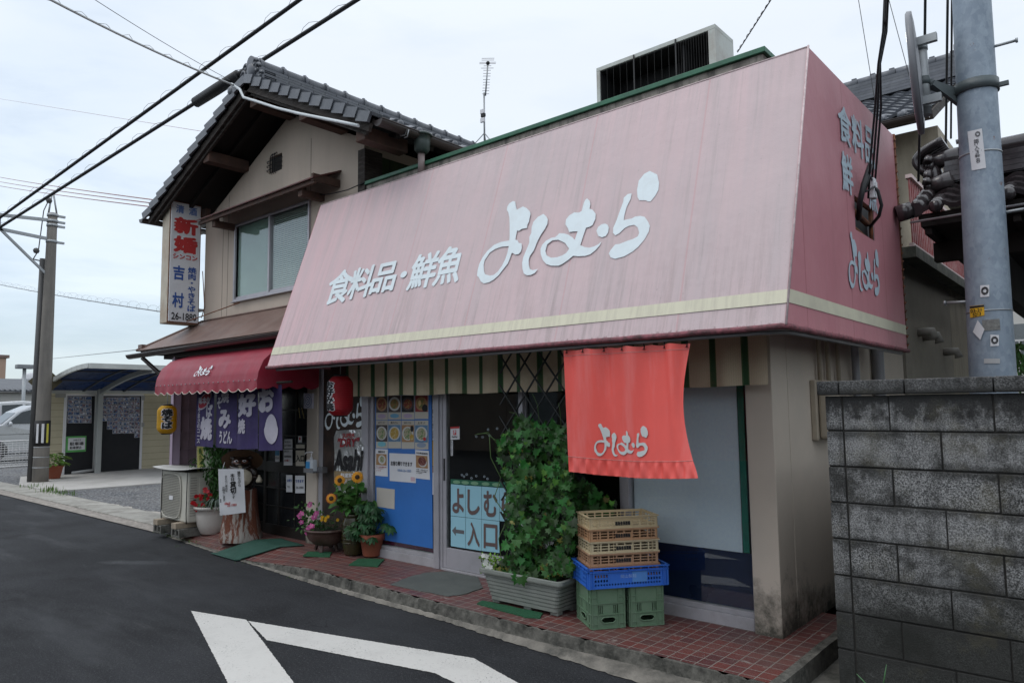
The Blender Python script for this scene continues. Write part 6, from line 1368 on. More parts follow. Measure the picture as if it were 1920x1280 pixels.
for k, (r4, lab, fd, pl, bgm, title, tg) in enumerate(mc):
    T = thing('menu_card', pY(r4[0][0], r4[2][1], 4.69), lab, 'menu card', MG)
    o, q = flat('sheet', r4, 4.6935, CARD, T)
    ph = (0.03, .30, .97, .99) if not title else (.03, .24, .97, .84)
    cx, cy = (ph[0]+ph[2])/2, (ph[1]+ph[3])/2
    it = [('r', 'photo', ph, bgm), ('o', 'photo', (.06, cy-.29*(1 if not title else .85), .94, cy+.29*(1 if not title else .85)), pl), ('o', 'photo', (.17, cy-.21, .83, cy+.20), fd)]
    if k == 6: it += [('o', 'photo', (.70, .60, .96, .82), BLACK), ('o', 'photo', (.66, .30, .96, .52), YEL)]
    if k == 3: it += [('o', 'photo', (.55, .30, .98, .62), BLACK), ('o', 'photo', (.28, .55, .48, .80), M('egg_print', (.6, .45, .2), .5))]
    if k == 7: it += [('o', 'photo', (.62, .30, .86, .42), REDINK)]
    if title: it += [('t', title, (.22, .885, .78, .955), BLACK, .02)]
    if tg: it += [('o', 'price_tag', (.16, .06, .86, .24), tg), ('r', 'price_tag', (.22, .09, .80, .21), tg)]
    onq(o, q, it)
def poster(r4, Y, label, items, mt=WPAP, cat='poster', name='poster', group=None, th=.002):
    T = thing(name, pY(r4[3][0], r4[3][1], Y), label, cat, group); o, q = flat('sheet', r4, Y, mt, T, th=th); onq(o, q, items); return T
tx = lambda s_, a, b=.03, mt=BLACK, v=False: ('t', s_, a, mt, b, v)
GREYINK = M('grey_ink', (.2, .2, .22), .7)
poster([(704, 841), (727, 842), (727, 893), (703.5, 891)], 4.692, 'white card with an orange noodle bowl photo left of the takeaway notice', [tx('焼豆かせ', (.25, .86, .78, .94)), ('r', 'photo', (.08, .40, .92, .82), WDP), ('o', 'photo', (.25, .44, .85, .78), PLATE), ('o', 'photo', (.38, .50, .74, .74), VEG), tx('牛すじ肉と野菜の味', (.08, .32, .92, .36), .01, REDINK), tx('ソースでいただく', (.08, .26, .7, .30), .01, REDINK), tx('どうぞ', (.08, .18, .5, .22), .01, REDINK)])
poster([(730, 849), (779, 851), (779.5, 905), (730.5, 901)], 4.6915, 'large white takeaway notice with a phone number on the blue board', [tx('お持ち帰りできます', (.06, .56, .88, .72), .03), tx('0868-26-1880', (.33, .36, .84, .45), .02, M('faded_blue_ink', (.25, .35, .55), .7)), ('r', 'logo', (.82, .05, .97, .20), M('faint_pink_ink', (.6, .42, .46), .7))])
poster([(778.5, 843), (804, 845), (806, 899), (779, 896)], 4.6905, 'white card with a grilled meat photo right of the takeaway notice', [tx('牛心焼(追加肉)', (.10, .86, .92, .93), .02), ('r', 'photo', (.06, .38, .90, .82), WDP), ('o', 'photo', (.24, .42, .84, .72), PLATE), ('o', 'photo', (.22, .46, .80, .78), MEAT), tx('牛肉・玉ねぎ入り', (.08, .30, .9, .34), .01), tx('お肉たっぷり増量', (.08, .24, .8, .28), .01), tx('してください', (.08, .18, .5, .22), .01)])
poster([(706, 913), (740, 917), (739.5, 954), (706, 949)], 4.692, 'blank yellowed sheet low on the blue board', [], M('yellowed_paper', (.50, .47, .42), .8, .04, 3))
poster([(811, 741), (820.5, 741), (820.5, 825), (811, 825)], 4.6965, 'narrow white strip with dense black vertical writing right of the blue board', [('t', 'UFO無二ス必営業中', (.10, .02, .70, .98), BLACK, .08, True)])
poster([(811, 826), (820.5, 826), (820.5, 873), (811, 873)], 4.6965, 'narrow yellow notice strip right of the blue board', [('t', '110番かけこみ', (.15, .35, .55, .97), BLACK, .04, True), ('t', '美作店', (.62, .6, .95, .97), BLACK, .02, True)], M('yellow_paper', (.68, .42, .03), .7, .05))
poster([(811, 874), (820.5, 874), (820.5, 926), (811, 927)], 4.6965, 'narrow faded sheet with faint print below the yellow strip', [tx('いつでもどうぞ', (.2, .1, .8, .7), .01, M('faint_ink', (.45, .46, .52), .8), True), ('r', 'photo', (0, .78, 1, 1), WDP)])
# payment sign
poster([(844.5, 800), (861.5, 799), (861.5, 823.5), (844.5, 824)], 4.672, 'small white payment sign with a red header on the sliding door glass', [('r', 'header', (0, .85, 1, 1), REDINK), ('r', 'logo', (.32, .36, .66, .72), M('payment_red', (.62, .05, .07), .5)), tx('P', (.42, .42, .60, .68), .08, WPAP), tx('PayPay', (.20, .12, .80, .28), .03)], th=.003)
poster([(845, 825), (849, 825), (849, 854), (845, 854)], 4.672, 'thin white vertical label below the payment sign', [tx('引いてください', (.2, .05, .8, .95), .02, BLACK, True)])
# light-blue letter sheets on the sliding door
LBL = M('light_blue_sheet', (.30, .56, .66), .5, .05, 2); BRN = M('brown_brush_ink', (.13, .085, .08), .7)
xs_ = [845, 873, 903, 936.5, 967]
tops = [907, 909.5, 911.5, 914, 916]; mids = [966.5, 969.5, 973, 976.5, 979]; bots = [1023, 1027.5, 1032, 1036, 1040]
GL = 'light blue letter sheets on the sliding door'
for k, ch in enumerate('よしむら'):
    poster([(xs_[k]+.3, tops[k]), (xs_[k+1]-.3, tops[k+1]), (xs_[k+1]-.3, mids[k+1]-.4), (xs_[k]+.3, mids[k]-.4)], 4.670, f'light blue sheet bearing the character {ch} on the sliding door', [tx(ch, (.14, .12, .88, .86), .035, BRN)], LBL, 'letter sheet', 'letter_sheet', GL)
for k, ch in enumerate('←入口'):
    c4 = [(xs_[k]+.3, mids[k]+.4), (xs_[k+1]-.3, mids[k+1]+.4), (xs_[k+1]-.3, bots[k+1]), (xs_[k]+.3, bots[k])]
    lab = ('light blue sheet with a grey arrow pointing left on the sliding door', 'light blue sheet bearing the character 入 beside the arrow sheet', 'light blue sheet bearing the square character 口 next to the vine')[k]
    it = [tx(ch, (.14, .12, .88, .86), .03, BRN)] if k else [('r', 'arrow', (.28, .46, .92, .58), GREYINK)]
    T = poster(c4, 4.670, lab, it, LBL, 'letter sheet', 'letter_sheet', GL)
    if k == 0:
        mb = MB(); q = quad([pY(x, y, 4.6672) for x, y in c4]); mb.poly([q(.08, .52), q(.34, .36), (q(.34, .68))]); mb.build('arrow', GREYINK, T)
o, q = flat('green_strip', [(845, 897.5), (967, 905), (967, 915), (845, 906.5)], 4.672, M('green_leaf_strip', (.015, .12, .065), .5, .1, 5), None, 'green decorative strip with pale leaf patches across the sliding door glass', 'strip'); 
onq(o, q, [('o', 'patch', (a_, .1, a_+.12, .8), M('pale_green_patch', (.18, .34, .20), .6)) for a_ in (.04, .18, .33, .5, .66)])
# floral transfers on the glass
mb = MB()
for cx, cy in ((884, 896), (893, 892), (870, 893), (875, 889), (866, 890), (908, 893), (914, 897), (918, 816), (932, 803), (893, 818), (905, 819), (915, 805)):
    for k in range(5):
        a_ = k*1.2566; c_ = pY(cx+1.6*math.cos(a_), cy+1.6*math.sin(a_), 4.6725); mb.poly([c_+V((.0045*math.cos(t*1.047), 0, .0045*math.sin(t*1.047))) for t in range(6)])
tag(mb.build('flower_transfer', M('pale_transfer', (.30, .36, .40), .6)), 'faint white flower transfers stuck on the sliding door glass', 'sticker')
# notices on the entrance door
GN = 'paper notices on the entrance door'
for r4, lab, it, mt_ in (
 (rect(533, 823, 548, 840), 'greyish printed notice, topmost on the left half of the entrance door', [tx('本日の', (.1, .6, .8, .8), .02, GREYINK), tx('おすすめ料理', (.1, .2, .9, .4), .02, GREYINK)], WPAP),
 (rect(532, 842, 548, 872), 'printed notice below the greyish one on the entrance door', [tx('お知らせ', (.1, .82, .6, .93), .02, GREYINK), tx('営業時間変更', (.1, .5, .9, .62), .02, GREYINK), tx('のお願い', (.1, .25, .7, .36), .02, REDINK)], WPAP),
 (rect(554.5, 844, 571, 873), 'curling cream paper reading 入口 on the entrance door', [tx('入口', (.05, .28, .98, .68), .05)], M('cream_paper', (.58, .54, .45), .8, .05, 3)),
 (rect(555, 833, 571, 840), 'blank cream strip above the 入口 paper', [], M('cream_paper', (.58, .54, .45))),
 (rect(559, 817, 566, 829), 'tiny white card with a red mark high on the entrance door', [('r', 'mark', (.3, .4, .7, .8), REDINK)], WPAP),
 (rect(516, 844, 524, 865), 'small card with a blue top on the entrance door near the curtain', [('r', 'header', (0, .55, 1, 1), M('card_blue', (.05, .25, .45), .6)), tx('ペット', (.1, .2, .9, .45), .02)], WPAP),
 (rect(536.5, 890, 548, 922), 'left half sheet of the takeaway notice low on the entrance door', [tx('お持ち', (.2, .60, .95, .76), .04, BLUEINK), tx('TEL', (.2, .25, .7, .36), .01, GREYINK)], WPAP),
 (rect(553.5, 891, 571, 924), 'right half sheet of the takeaway notice low on the entrance door', [tx('できます', (.05, .60, .92, .76), .04, BLUEINK), tx('26-1880', (.1, .25, .9, .38), .02, GREYINK)], WPAP)):
    poster(r4, 4.696, lab, it, mt_, 'notice', 'door_notice', GN)
# patterned plate on the wall strip
T = poster(rect(569.5, 737, 585.5, 765.5), 4.618, 'white plate with a blue ring pattern on the wall strip beside the entrance door', [('o', 'ring_pattern', (.06, .08, .94, .92), M('blue_ring', (.12, .15, .34), .6)), ('o', 'ring_pattern', (.12, .13, .88, .87), WPAP), ('o', 'ring_pattern', (.2, .2, .8, .8), MATS['blue_ring']), ('o', 'ring_pattern', (.28, .28, .72, .72), WPAP), ('o', 'ring_pattern', (.36, .36, .64, .64), MATS['blue_ring']), ('o', 'ring_pattern', (.43, .43, .57, .57), WPAP)], M('pale_lilac_plastic', (.50, .49, .58), .5), 'plate', 'patterned_plate', th=.02)
for k, (a, b) in enumerate((((560, 764), (562.5, 783)), ((565.5, 764), (570, 784)))): mb = MB(); mb.bar(pY(*a, 4.69), pY(*b, 4.69), .008, .004); tag(mb.build('wooden_stick', M('pale_wood_stick', (.45, .36, .16), .7)), ('upright', 'slanting')[k]+' pale stick fixed on the entrance door', 'stick')
# hand sanitiser on a bracket
HS = thing('sanitiser_bottle', pY(580, 885, 4.55), 'white pump bottle with a blue label on a grey wall bracket by the entrance', 'bottle')
c_ = pY(584, 884, 4.53); mb = MB(); mb.box((c_.x-.065, 4.50, c_.z), (c_.x+.055, 4.57, c_.z+.13)); mb.build('bottle', M('milky_plastic', (.60, .64, .68), .35, .03), HS, .014)
mb = MB(); mb.tube([(c_.x-.005, 4.53, c_.z+.13), (c_.x-.005, 4.53, c_.z+.155)], .016, 12); mb.tube([(c_.x-.005, 4.53, c_.z+.155), (c_.x-.005, 4.53, c_.z+.20)], .006, 8); mb.tube([(c_.x+.02, 4.53, c_.z+.205), (c_.x-.005, 4.53, c_.z+.21), (c_.x-.06, 4.50, c_.z+.205), (c_.x-.075, 4.495, c_.z+.187)], .007, 8); mb.build('pump', WPAP, HS)
mb = MB(); mb.box((c_.x-.06, 4.497, c_.z+.025), (c_.x+.012, 4.4995, c_.z+.11)); lb_ = mb.build('label', M('label_blue', (.03, .28, .60), .5), HS)
BR_ = thing('wall_bracket', (c_.x, 4.6, c_.z-.06), 'grey metal holder carrying the pump bottle on the wall strip', 'bracket')
mb = MB(); mb.box((c_.x-.085, 4.49, c_.z-.008), (c_.x+.09, 4.59, c_.z-.001)); mb.box((c_.x-.085, 4.487, c_.z-.008), (c_.x+.09, 4.4899, c_.z+.04)); mb.box((c_.x+.06, 4.56, c_.z-.01), (c_.x+.16, 4.62, c_.z+.05)); mb.build('holder', M('bracket_grey', (.20, .20, .21), .4, .1, metal=.5), BR_)
# silver beer banner
s = NT('crinkled_silver_vinyl'); n_ = s.noise(s.co((1, 1, .7)), 9, 3, .5, .6); s.set(Base_Color=(.55, .56, .55), Metallic=.75, Roughness=.32); s.bump(n_, 1, .05)
BN = thing('beer_banner', pY(654, 928, 4.65), 'crinkled silver beer banner with red and black lettering on the brown panel', 'banner')
c4 = [(627, 807), (682, 804), (682, 928), (627, 925)]; qb = quad([pY(x, y, 4.652) for x, y in c4])
out_ = [(0.06, 1), (.94, 1), (1, .90), (1, .16), (.93, .04), (.8, 0), (.25, 0), (.08, .04), (0, .16), (0, .90)]
mb = MB(); f_ = lambda u, v: qb(u, v)+V((0, -.002+.004*math.sin(u*9+v*13), 0))
vs_ = [(p[0], p[1]) for p in out_]; vv, ff = cut(vs_, [tuple(t) for t in tessellate_polygon([[V((*p, 0)) for p in vs_]])], 8, 16); ids = [mb.vert(f_(a, b)) for a, b in vv]
for f in ff: mb.face([ids[i] for i in f])
mb.build('sheet', s.m, BN)
for body, r_, mt_, b_ in (('SUPER', (.30, .885, .72, .945), REDINK, .02), ('"DRY"', (.14, .74, .86, .87), M('dark_red_ink', (.30, .02, .03), .6), .05), ('Asahi', (.03, .38, .97, .68), BLACK, .075), ('鮮度実感', (.25, .26, .75, .33), WPAP, .03), ('ビールですよ', (.2, .18, .8, .24), WPAP, .02)):
    mb = MB(); sh_ = .06 if body in ('Asahi', '"DRY"') else 0
    put_text(mb, body, (lambda g: (lambda u, v, w_=0: g(u+sh_*(v-.5), v)))(off(sub(f_, *r_), (0, -.007, 0))), b_, False, 4, 2); mb.build('lettering', mt_, BN)
mb = MB(); mb.poly([off(f_, (0, -.004, 0))(a, b) for a, b in ((.02, .14), (.98, .14), (.98, .35), (.02, .36))]); mb.build('gold_band', M('dull_gold_print', (.30, .22, .12), .4, .1, 4), BN)
# ================================================================ foliage helpers
def leafmat(name, col, trans=.25, isl=.45):
    return M(name, col, .5, .25, 8, bump=0, island=isl, trans=trans, spec=.4)
G_VINE = leafmat('vine_green', (.026, .090, .014), .15, .75); G_VIN2 = leafmat('young_vine_green', (.08, .19, .025)); G_DARK = leafmat('dark_glossy_leaf', (.022, .075, .022)); G_MID = leafmat('mid_green_leaf', (.05, .13, .03)); G_GREY = leafmat('grey_green_leaf', (.16, .21, .18)); G_STEM = M('green_stem', (.08, .15, .04), .6)
SOIL = M('potting_soil', (.03, .022, .016), .95, .4, 20, bump=.8, bs=60)
SHP = {'oval': [(0, 0), (.22, .12), (.5, .2), (.8, .13), (1, 0)],
       'palm': [(0, 0), (-.05, .22), (-.20, .50), (.10, .40), (.22, .62), (.38, .34), (.62, .42), (.60, .18), (1, 0)],
       'thin': [(0, 0), (.3, .05), (.7, .04), (1, 0)], 'heart': [(0, 0), (-.12, .25), (.1, .42), (.4, .38), (.75, .18), (1, 0)]}
def leaf(mb, p, d, n, ln, shape='oval', fold=.25, wd=1, droop=.15):
    d = V(d).normalized(); n = V(n); n = (n-d*n.dot(d)).normalized(); s_ = d.cross(n)
    sh = SHP[shape]; L_ = []; R_ = []; C_ = []
    for a, b in sh:
        c = V(p)+d*ln*a-n*(droop*ln*a*a); C_.append(mb.vert(c))
        if b: L_.append(mb.vert(c+s_*ln*b*wd+n*ln*b*fold)); R_.append(mb.vert(c-s_*ln*b*wd+n*ln*b*fold))
    mb.face([C_[0]]+L_[:]+[C_[-1]]+C_[1:-1][::-1]); mb.face([C_[0]]+C_[1:]+R_[::-1])
def rv(): 
    while True:
        v = V((rnd.uniform(-1, 1), rnd.uniform(-1, 1), rnd.uniform(-1, 1)))
        if .1 < v.length < 1: return v.normalized()
def blossom(mb, c, n, r, k=5, wd=1.0):
    n = V(n).normalized(); u = n.cross(V((0, 0, 1)) if abs(n.z) < .9 else V((1, 0, 0))).normalized(); w_ = n.cross(u)
    for i in range(k):
        a = i*2*math.pi/k+rnd.uniform(-.1, .1); d = u*math.cos(a)+w_*math.sin(a); leaf(mb, V(c), d, n, r, 'oval', .1, 1.9*wd*5/k, -.1)
def toward(p): d = (CAM-V(p)); d.z *= .4; return d.normalized()
def inpoly(x, y, P_):
    r_ = False; j = len(P_)-1
    for i in range(len(P_)):
        if (P_[i][1] > y) != (P_[j][1] > y) and x < (P_[j][0]-P_[i][0])*(y-P_[i][1])/(P_[j][1]-P_[i][1])+P_[i][0]: r_ = not r_
        j = i
    return r_
# ================================================================ climbing vine and planter
PL = thing('long_planter', (-3.5, 4.3, .12), 'long grey plastic planter box on the tiled step holding the climbing vine', 'planter')
PLM = M('grey_green_planter_plastic', (.175, .19, .17), .6, .1, 4, (.30, .31, .29), .4, 9, .1)
tA, tB = pY(890, 1066, 4.05), pY(1046, 1106, 4.05); tz = .372
x0, x1, y0, y1 = tA.x+.02, -3.075, 4.06, 4.43
def rrect(x0, x1, y0, y1, r=.04, n=4):
    o = []
    for cx, cy, a0 in ((x1-r, y0+r, -90), (x1-r, y1-r, 0), (x0+r, y1-r, 90), (x0+r, y0+r, 180)):
        for k in range(n+1): a = R(a0+90*k/n); o.append((cx+r*math.cos(a), cy+r*math.sin(a)))
    return o
def loft(mb, rings, smooth=True):
    ids = [[mb.vert(p) for p in r_] for r_ in rings]; sm = mb.smooth; mb.smooth = smooth
    for a, b in zip(ids, ids[1:]):
        n = len(a)
        for k in range(n): mb.face([a[k], a[(k+1) % n], b[(k+1) % n], b[k]])
    mb.smooth = sm; return ids
mb = MB(); rings = []
def rg(i, z, r=.035): return [V((x, y, z)) for x, y in rrect(x0+i, x1-i, y0+i*.7, y1-i*.7, r)]
rings.append(rg(.075, .150)); 
for k in range(7):
    t = k/6.0; z_ = .155+.165*t; i_ = .075-.045*t; rings += [rg(i_, z_), rg(i_, z_+.020), rg(i_+.0035, z_+.0215), rg(i_+.0035, z_+.0240)]
rings += [rg(.028, .335), rg(.002, .342), rg(-.002, .352), rg(.0, tz), rg(.012, tz+.006), rg(.036, tz), rg(.045, .33)]
ids = loft(mb, rings, False); mb.face(ids[0][::-1]); mb.build('box', PLM, PL)
mb = MB()
for xx in (x0+.085, (x0+x1)/2, x1-.15):
    for yy in (y0+.07, y1-.13): mb.box((xx, yy, .122), (xx+.07, yy+.06, .152))
mb.build('foot', PLM, PL, .006)
mb = MB(); mb.poly([V((x, y, .345)) for x, y in rrect(x0+.04, x1-.04, y0+.035, y1-.035)]); mb.build('soil', SOIL, PL)
VN = thing('climbing_vine', (-3.5, 4.33, .35), 'tall leafy green climbing vine rising from the grey planter box up the black trellis', 'vine')
vp = [(975, 775), (1000, 782), (1062, 790), (1066, 893), (1115, 915), (1150, 940), (1140, 985), (1110, 1010), (1075, 1070), (1000, 1088), (930, 1072), (940, 1030), (955, 990), (950, 950), (960, 915), (945, 880), (932, 845), (938, 818), (955, 806)]
mb = MB(); mb2 = MB(); mb3_ = MB(); cnt = 0
while cnt < 2000:
    x_, y_ = rnd.uniform(900, 1165), rnd.uniform(765, 1098)
    if not inpoly(x_, y_, vp): continue
    if y_ < 800 and rnd.random() < .65: continue
    if x_ < 962+14*math.sin(y_*.075)+9*math.sin(y_*.19) and rnd.random() < .55: continue
    if math.sin(x_*.09+y_*.05)+math.sin(x_*.05-y_*.11+2) < -.85 and rnd.random() < .8: continue
    dp = 4.38-.27*rnd.random()**.8*(.35+.65*min(1, max(0, (y_-770)/120))); bulge = .05*math.sin(x_*.06)+.04*math.sin(y_*.07+x_*.02)
    p = pY(x_, y_, dp-bulge); 
    if p.x < x0+.02 and p.z < .5: continue
    if x_ > 1072: p = pY(x_, y_, rnd.uniform(4.47, 4.6))
    n = (toward(p)*.7+V((0, -.5, .45))+rv()*.6).normalized(); d = (V((rnd.uniform(-1, 1), rnd.uniform(-.5, .2), -.8)))
    (leaf(mb3_, p, d, n, rnd.uniform(.04, .07), 'palm', .15, 1) if rnd.random() < .03 else leaf(mb2, p, d, n, rnd.uniform(.03, .055), 'palm', .15, 1) if rnd.random() < .12 else leaf(mb, p, d, n, rnd.uniform(.040, .080), 'palm', .18, 1.05)); cnt += 1
mb.build('foliage', G_VINE, VN); mb2.build('young_foliage', G_VIN2, VN); mb3_.build('yellowed_foliage', leafmat('yellowed_leaf', (.22, .20, .04)), VN)
mb = MB()
for k in range(16):
    xb_ = rnd.uniform(930, 1060); pts = [pY(xb_+rnd.uniform(-12, 12)*j*.4+(1000-xb_)*j*.02, 1085-j*38, 4.33-.04*math.sin(j)) for j in range(8)]; mb.tube(pts, .004, 5)
for pts_ in ([(1012, 800), (1008, 760), (1002, 745), (998, 738)], [(1052, 800), (1050, 770), (1047, 755)], [(935, 835), (915, 810), (890, 815)], [(975, 790), (968, 775), (955, 772)], [(940, 830), (925, 822), (912, 812), (895, 813)]): mb.tube([pY(a, b, 4.27) for a, b in pts_], .0022, 4)
mb.build('stem', G_STEM, VN)
WF = thing('white_petunia', pY(910, 1072, 4.13), 'small white petunias with bright leaves at the left end of the grey planter', 'flower')
mb = MB(); mb2 = MB()
for x_, y_ in ((913, 1043), (911, 1051), (915, 1059), (920, 1063), (909, 1056), (913, 1064), (906, 1041)):
    p = pY(x_, y_, 4.11); blossom(mb, p, toward(p)+rv()*.3, .020, 5, 1.1)
for k in range(110):
    p = pY(rnd.uniform(900, 934), rnd.uniform(1040, 1073), rnd.uniform(4.1, 4.2)); leaf(mb2, p, rv()+V((0, 0, .5)), toward(p)+rv()*.6, rnd.uniform(.02, .035), 'oval', .2, 1.2)
mb.build('petals', M('white_petals', (.75, .76, .72), .6, .03, bump=0, trans=.2), WF); mb2.build('foliage', leafmat('lime_leaf', (.16, .30, .04)), WF)
# ================================================================ crates
def gridplate(mb, fn, W, H, cells, t):
    """solid plate with rectangular holes, built as strips: cells = list of (u0,v0,u1,v1) sorted in rows"""
    holes = [[(a, b), (a, d), (c, d), (c, b)] for a, b, c, d in cells]; mb.plate([(0, 0), (W, 0), (W, H), (0, H)], holes, fn, t)
def side(mb, p0, du, W, H, cells, t):
    p0 = V(p0); du = V(du); nn = du.cross(V((0, 0, 1))); gridplate(mb, lambda u, v, w_: p0+du*u+V((0, 0, v))-nn*w_, W, H, cells, t)
cA, cB, cL = pZ(1110, 1181, .12), pZ(1244, 1170.5, .12), pZ(1081, 1157, .12)
dX = (cB-cA); Wt = dX.length; ang = math.atan2(dX.y, dX.x); Dp = (cL-cA).length*1.0
print('crate', Wt, Dp, math.degrees(ang), cA)
Dp = max(.30, min(.40, Dp))
GRNC = M('faded_green_crate_plastic', (.11, .19, .115), .55, .12, 5, (.22, .27, .22), .35, 6, .05)
def finish(T, lx, ly, z, extra=0):
    T.location = V((cA.x, cA.y, 0))+V((math.cos(ang)*lx-math.sin(ang)*ly, math.sin(ang)*lx+math.cos(ang)*ly, z)); T.rotation_euler = (0, 0, ang+extra)
gw = .232; gh = .262
def green_crate():
    T = thing('green_crate', (0, 0, 0), 'x', 'crate', 'green crates at the foot of the stack')
    mb = MB(); t = .006
    for (p0, du, W_) in (((0, 0, 0), (1, 0, 0), gw), ((gw, 0, 0), (0, 1, 0), Dp), ((gw, Dp, 0), (-1, 0, 0), gw), ((0, Dp, 0), (0, -1, 0), Dp)):
        c = W_/2; sl = [(c-.068+k*.012, .095, c-.062+k*.012, .150) for k in range(3)]+[(c+.038+k*.012, .095, c+.044+k*.012, .150) for k in range(3)]
        o_ = [(c-.045, .045), (c-.052, .055), (c-.045, .067), (c-.032, .074), (c+.032, .074), (c+.045, .067), (c+.052, .055), (c+.045, .045), (c+.032, .036), (c-.032, .036)]
        holes = [[(a, b), (a, d), (e_, d), (e_, b)] for a, b, e_, d in sl]+[o_[::1]]
        du_ = V(du); nn = du_.cross(V((0, 0, 1))); P0 = V(p0)
        mb.plate([(0, 0), (W_, 0), (W_, gh), (0, gh)], holes, lambda u, v, w_: P0+du_*u+V((0, 0, v))-nn*w_, t)
        out_ = nn*.005
        def rib(u0, v0, u1, v1): a = P0+du_*u0+V((0, 0, v0)); b = P0+du_*u1+V((0, 0, v1)); q = [a, b, b-nn*-.007, a-nn*-.007]; mb.hexa([P0+du_*u0+V((0, 0, v0)), P0+du_*u1+V((0, 0, v0)), P0+du_*u1+V((0, 0, v0))+nn*.007, P0+du_*u0+V((0, 0, v0))+nn*.007, P0+du_*u0+V((0, 0, v1)), P0+du_*u1+V((0, 0, v1)), P0+du_*u1+V((0, 0, v1))+nn*.007, P0+du_*u0+V((0, 0, v1))+nn*.007])
        for v_ in (.0, .088, .160, gh-.008): rib(.0, v_, W_, v_+.006)
        for u_ in (.002, .040, W_-.046, W_-.008): rib(u_, .0, u_+.005, gh)
        for v_ in (.03, .20): rib(0, v_, .04, v_+.005); rib(W_-.042, v_, W_, v_+.005)
        rg_ = [P0+du_*u+V((0, 0, v))+nn*.004 for u, v in o_]; mb.tube(rg_+[rg_[0]], .0045, 5, False)
    mb.box((.006, .006, .004), (gw-.006, Dp-.006, .012)); mb.build('body', GRNC, T); return T
ga = green_crate(); gb = copy_tree(ga)
ga['label'] = 'faded green plastic crate under the left half of the blue crate'; gb['label'] = 'faded green plastic crate under the right half of the blue crate'
finish(ga, 0, 0, .123, R(1.5)); finish(gb, Wt-gw, -.0, .123, R(-.8))
BLC = M('blue_crate_plastic', (.022, .13, .55), .45, .08, 5, (.08, .25, .6), .25, 6, .03); BLC2 = M('paler_blue_crate_plastic', (.07, .22, .56), .45, .08, 5)
BCT = thing('blue_crate', (0, 0, 0), 'bright blue perforated plastic crate between the green crates and the beige trays', 'crate')
bw, bd, bh = Wt+.045, Dp+.05, .135
mb = MB()
for (p0, du, W_) in (((0, 0, 0), (1, 0, 0), bw), ((bw, 0, 0), (0, 1, 0), bd), ((bw, bd, 0), (-1, 0, 0), bw), ((0, bd, 0), (0, -1, 0), bd)):
    cells = []
    n_ = int(W_/.0195)
    for k in range(n_-4):
        u = .04+k*.0195
        if k % 1 == 0: cells.append((u, .018, u+.010, .030))
        fr_ = (u < .13 or u > W_-.15)
        if fr_ and u < W_-.05: cells += [(u, .042, u+.011, .058), (u, .070, u+.011, .090)]
    side(mb, p0, du, W_, bh-.02, cells, .004)
    du_ = V(du); nn = du_.cross(V((0, 0, 1))); P0 = V(p0)
    def slab(u0, u1, v0, v1, d0): mb.hexa([P0+du_*u0+V((0, 0, v0)), P0+du_*u1+V((0, 0, v0)), P0+du_*u1+V((0, 0, v0))+nn*d0, P0+du_*u0+V((0, 0, v0))+nn*d0, P0+du_*u0+V((0, 0, v1)), P0+du_*u1+V((0, 0, v1)), P0+du_*u1+V((0, 0, v1))+nn*d0, P0+du_*u0+V((0, 0, v1))+nn*d0])
    slab(-.012, W_+.012, bh-.030, bh-.026, .012); slab(-.014, W_+.014, bh-.006, bh, .016)
    for u_ in (.0, .026, W_*.25, W_*.5, W_*.75, W_-.03, W_-.004): slab(u_, u_+.004, .0 if u_ < .03 or u_ > W_-.05 else bh-.03, bh-.004, .012)
    slab(-.002, W_+.002, 0, .006, .004)
mb.box((.004, .004, .004), (bw-.004, bd-.004, .010)); mb.build('body', BLC, BCT)
mb = MB(); mb.box((bw*.55, -.0022, .032), (bw*.74, -.0003, bh-.034)); mb.build('faded_patch', BLC2, BCT)
mb = MB(); put_text(mb, '岡山製麺', quad([V((bw*.40, -.003, .085)), V((bw*.60, -.003, .085)), V((bw*.60, -.003, .062)), V((bw*.40, -.003, .062))])); mb.build('lettering', M('faint_white_print', (.25, .38, .65), .6), BCT)
finish(BCT, -.020, -.025, .123+gh+.002)
TRW, TRD, TRH = Wt*.98-.012, Dp-.01, .080
TC = [M('cream_tray_plastic', (.50, .40, .24), .55, .06, 5), M('tan_orange_tray_plastic', (.42, .24, .13), .55, .08, 5), M('pale_cream_tray_plastic', (.50, .42, .27), .55, .06, 5), M('tan_brown_tray_plastic', (.38, .22, .13), .55, .08, 5), M('brown_tray_plastic', (.30, .15, .08), .55, .08, 5)]
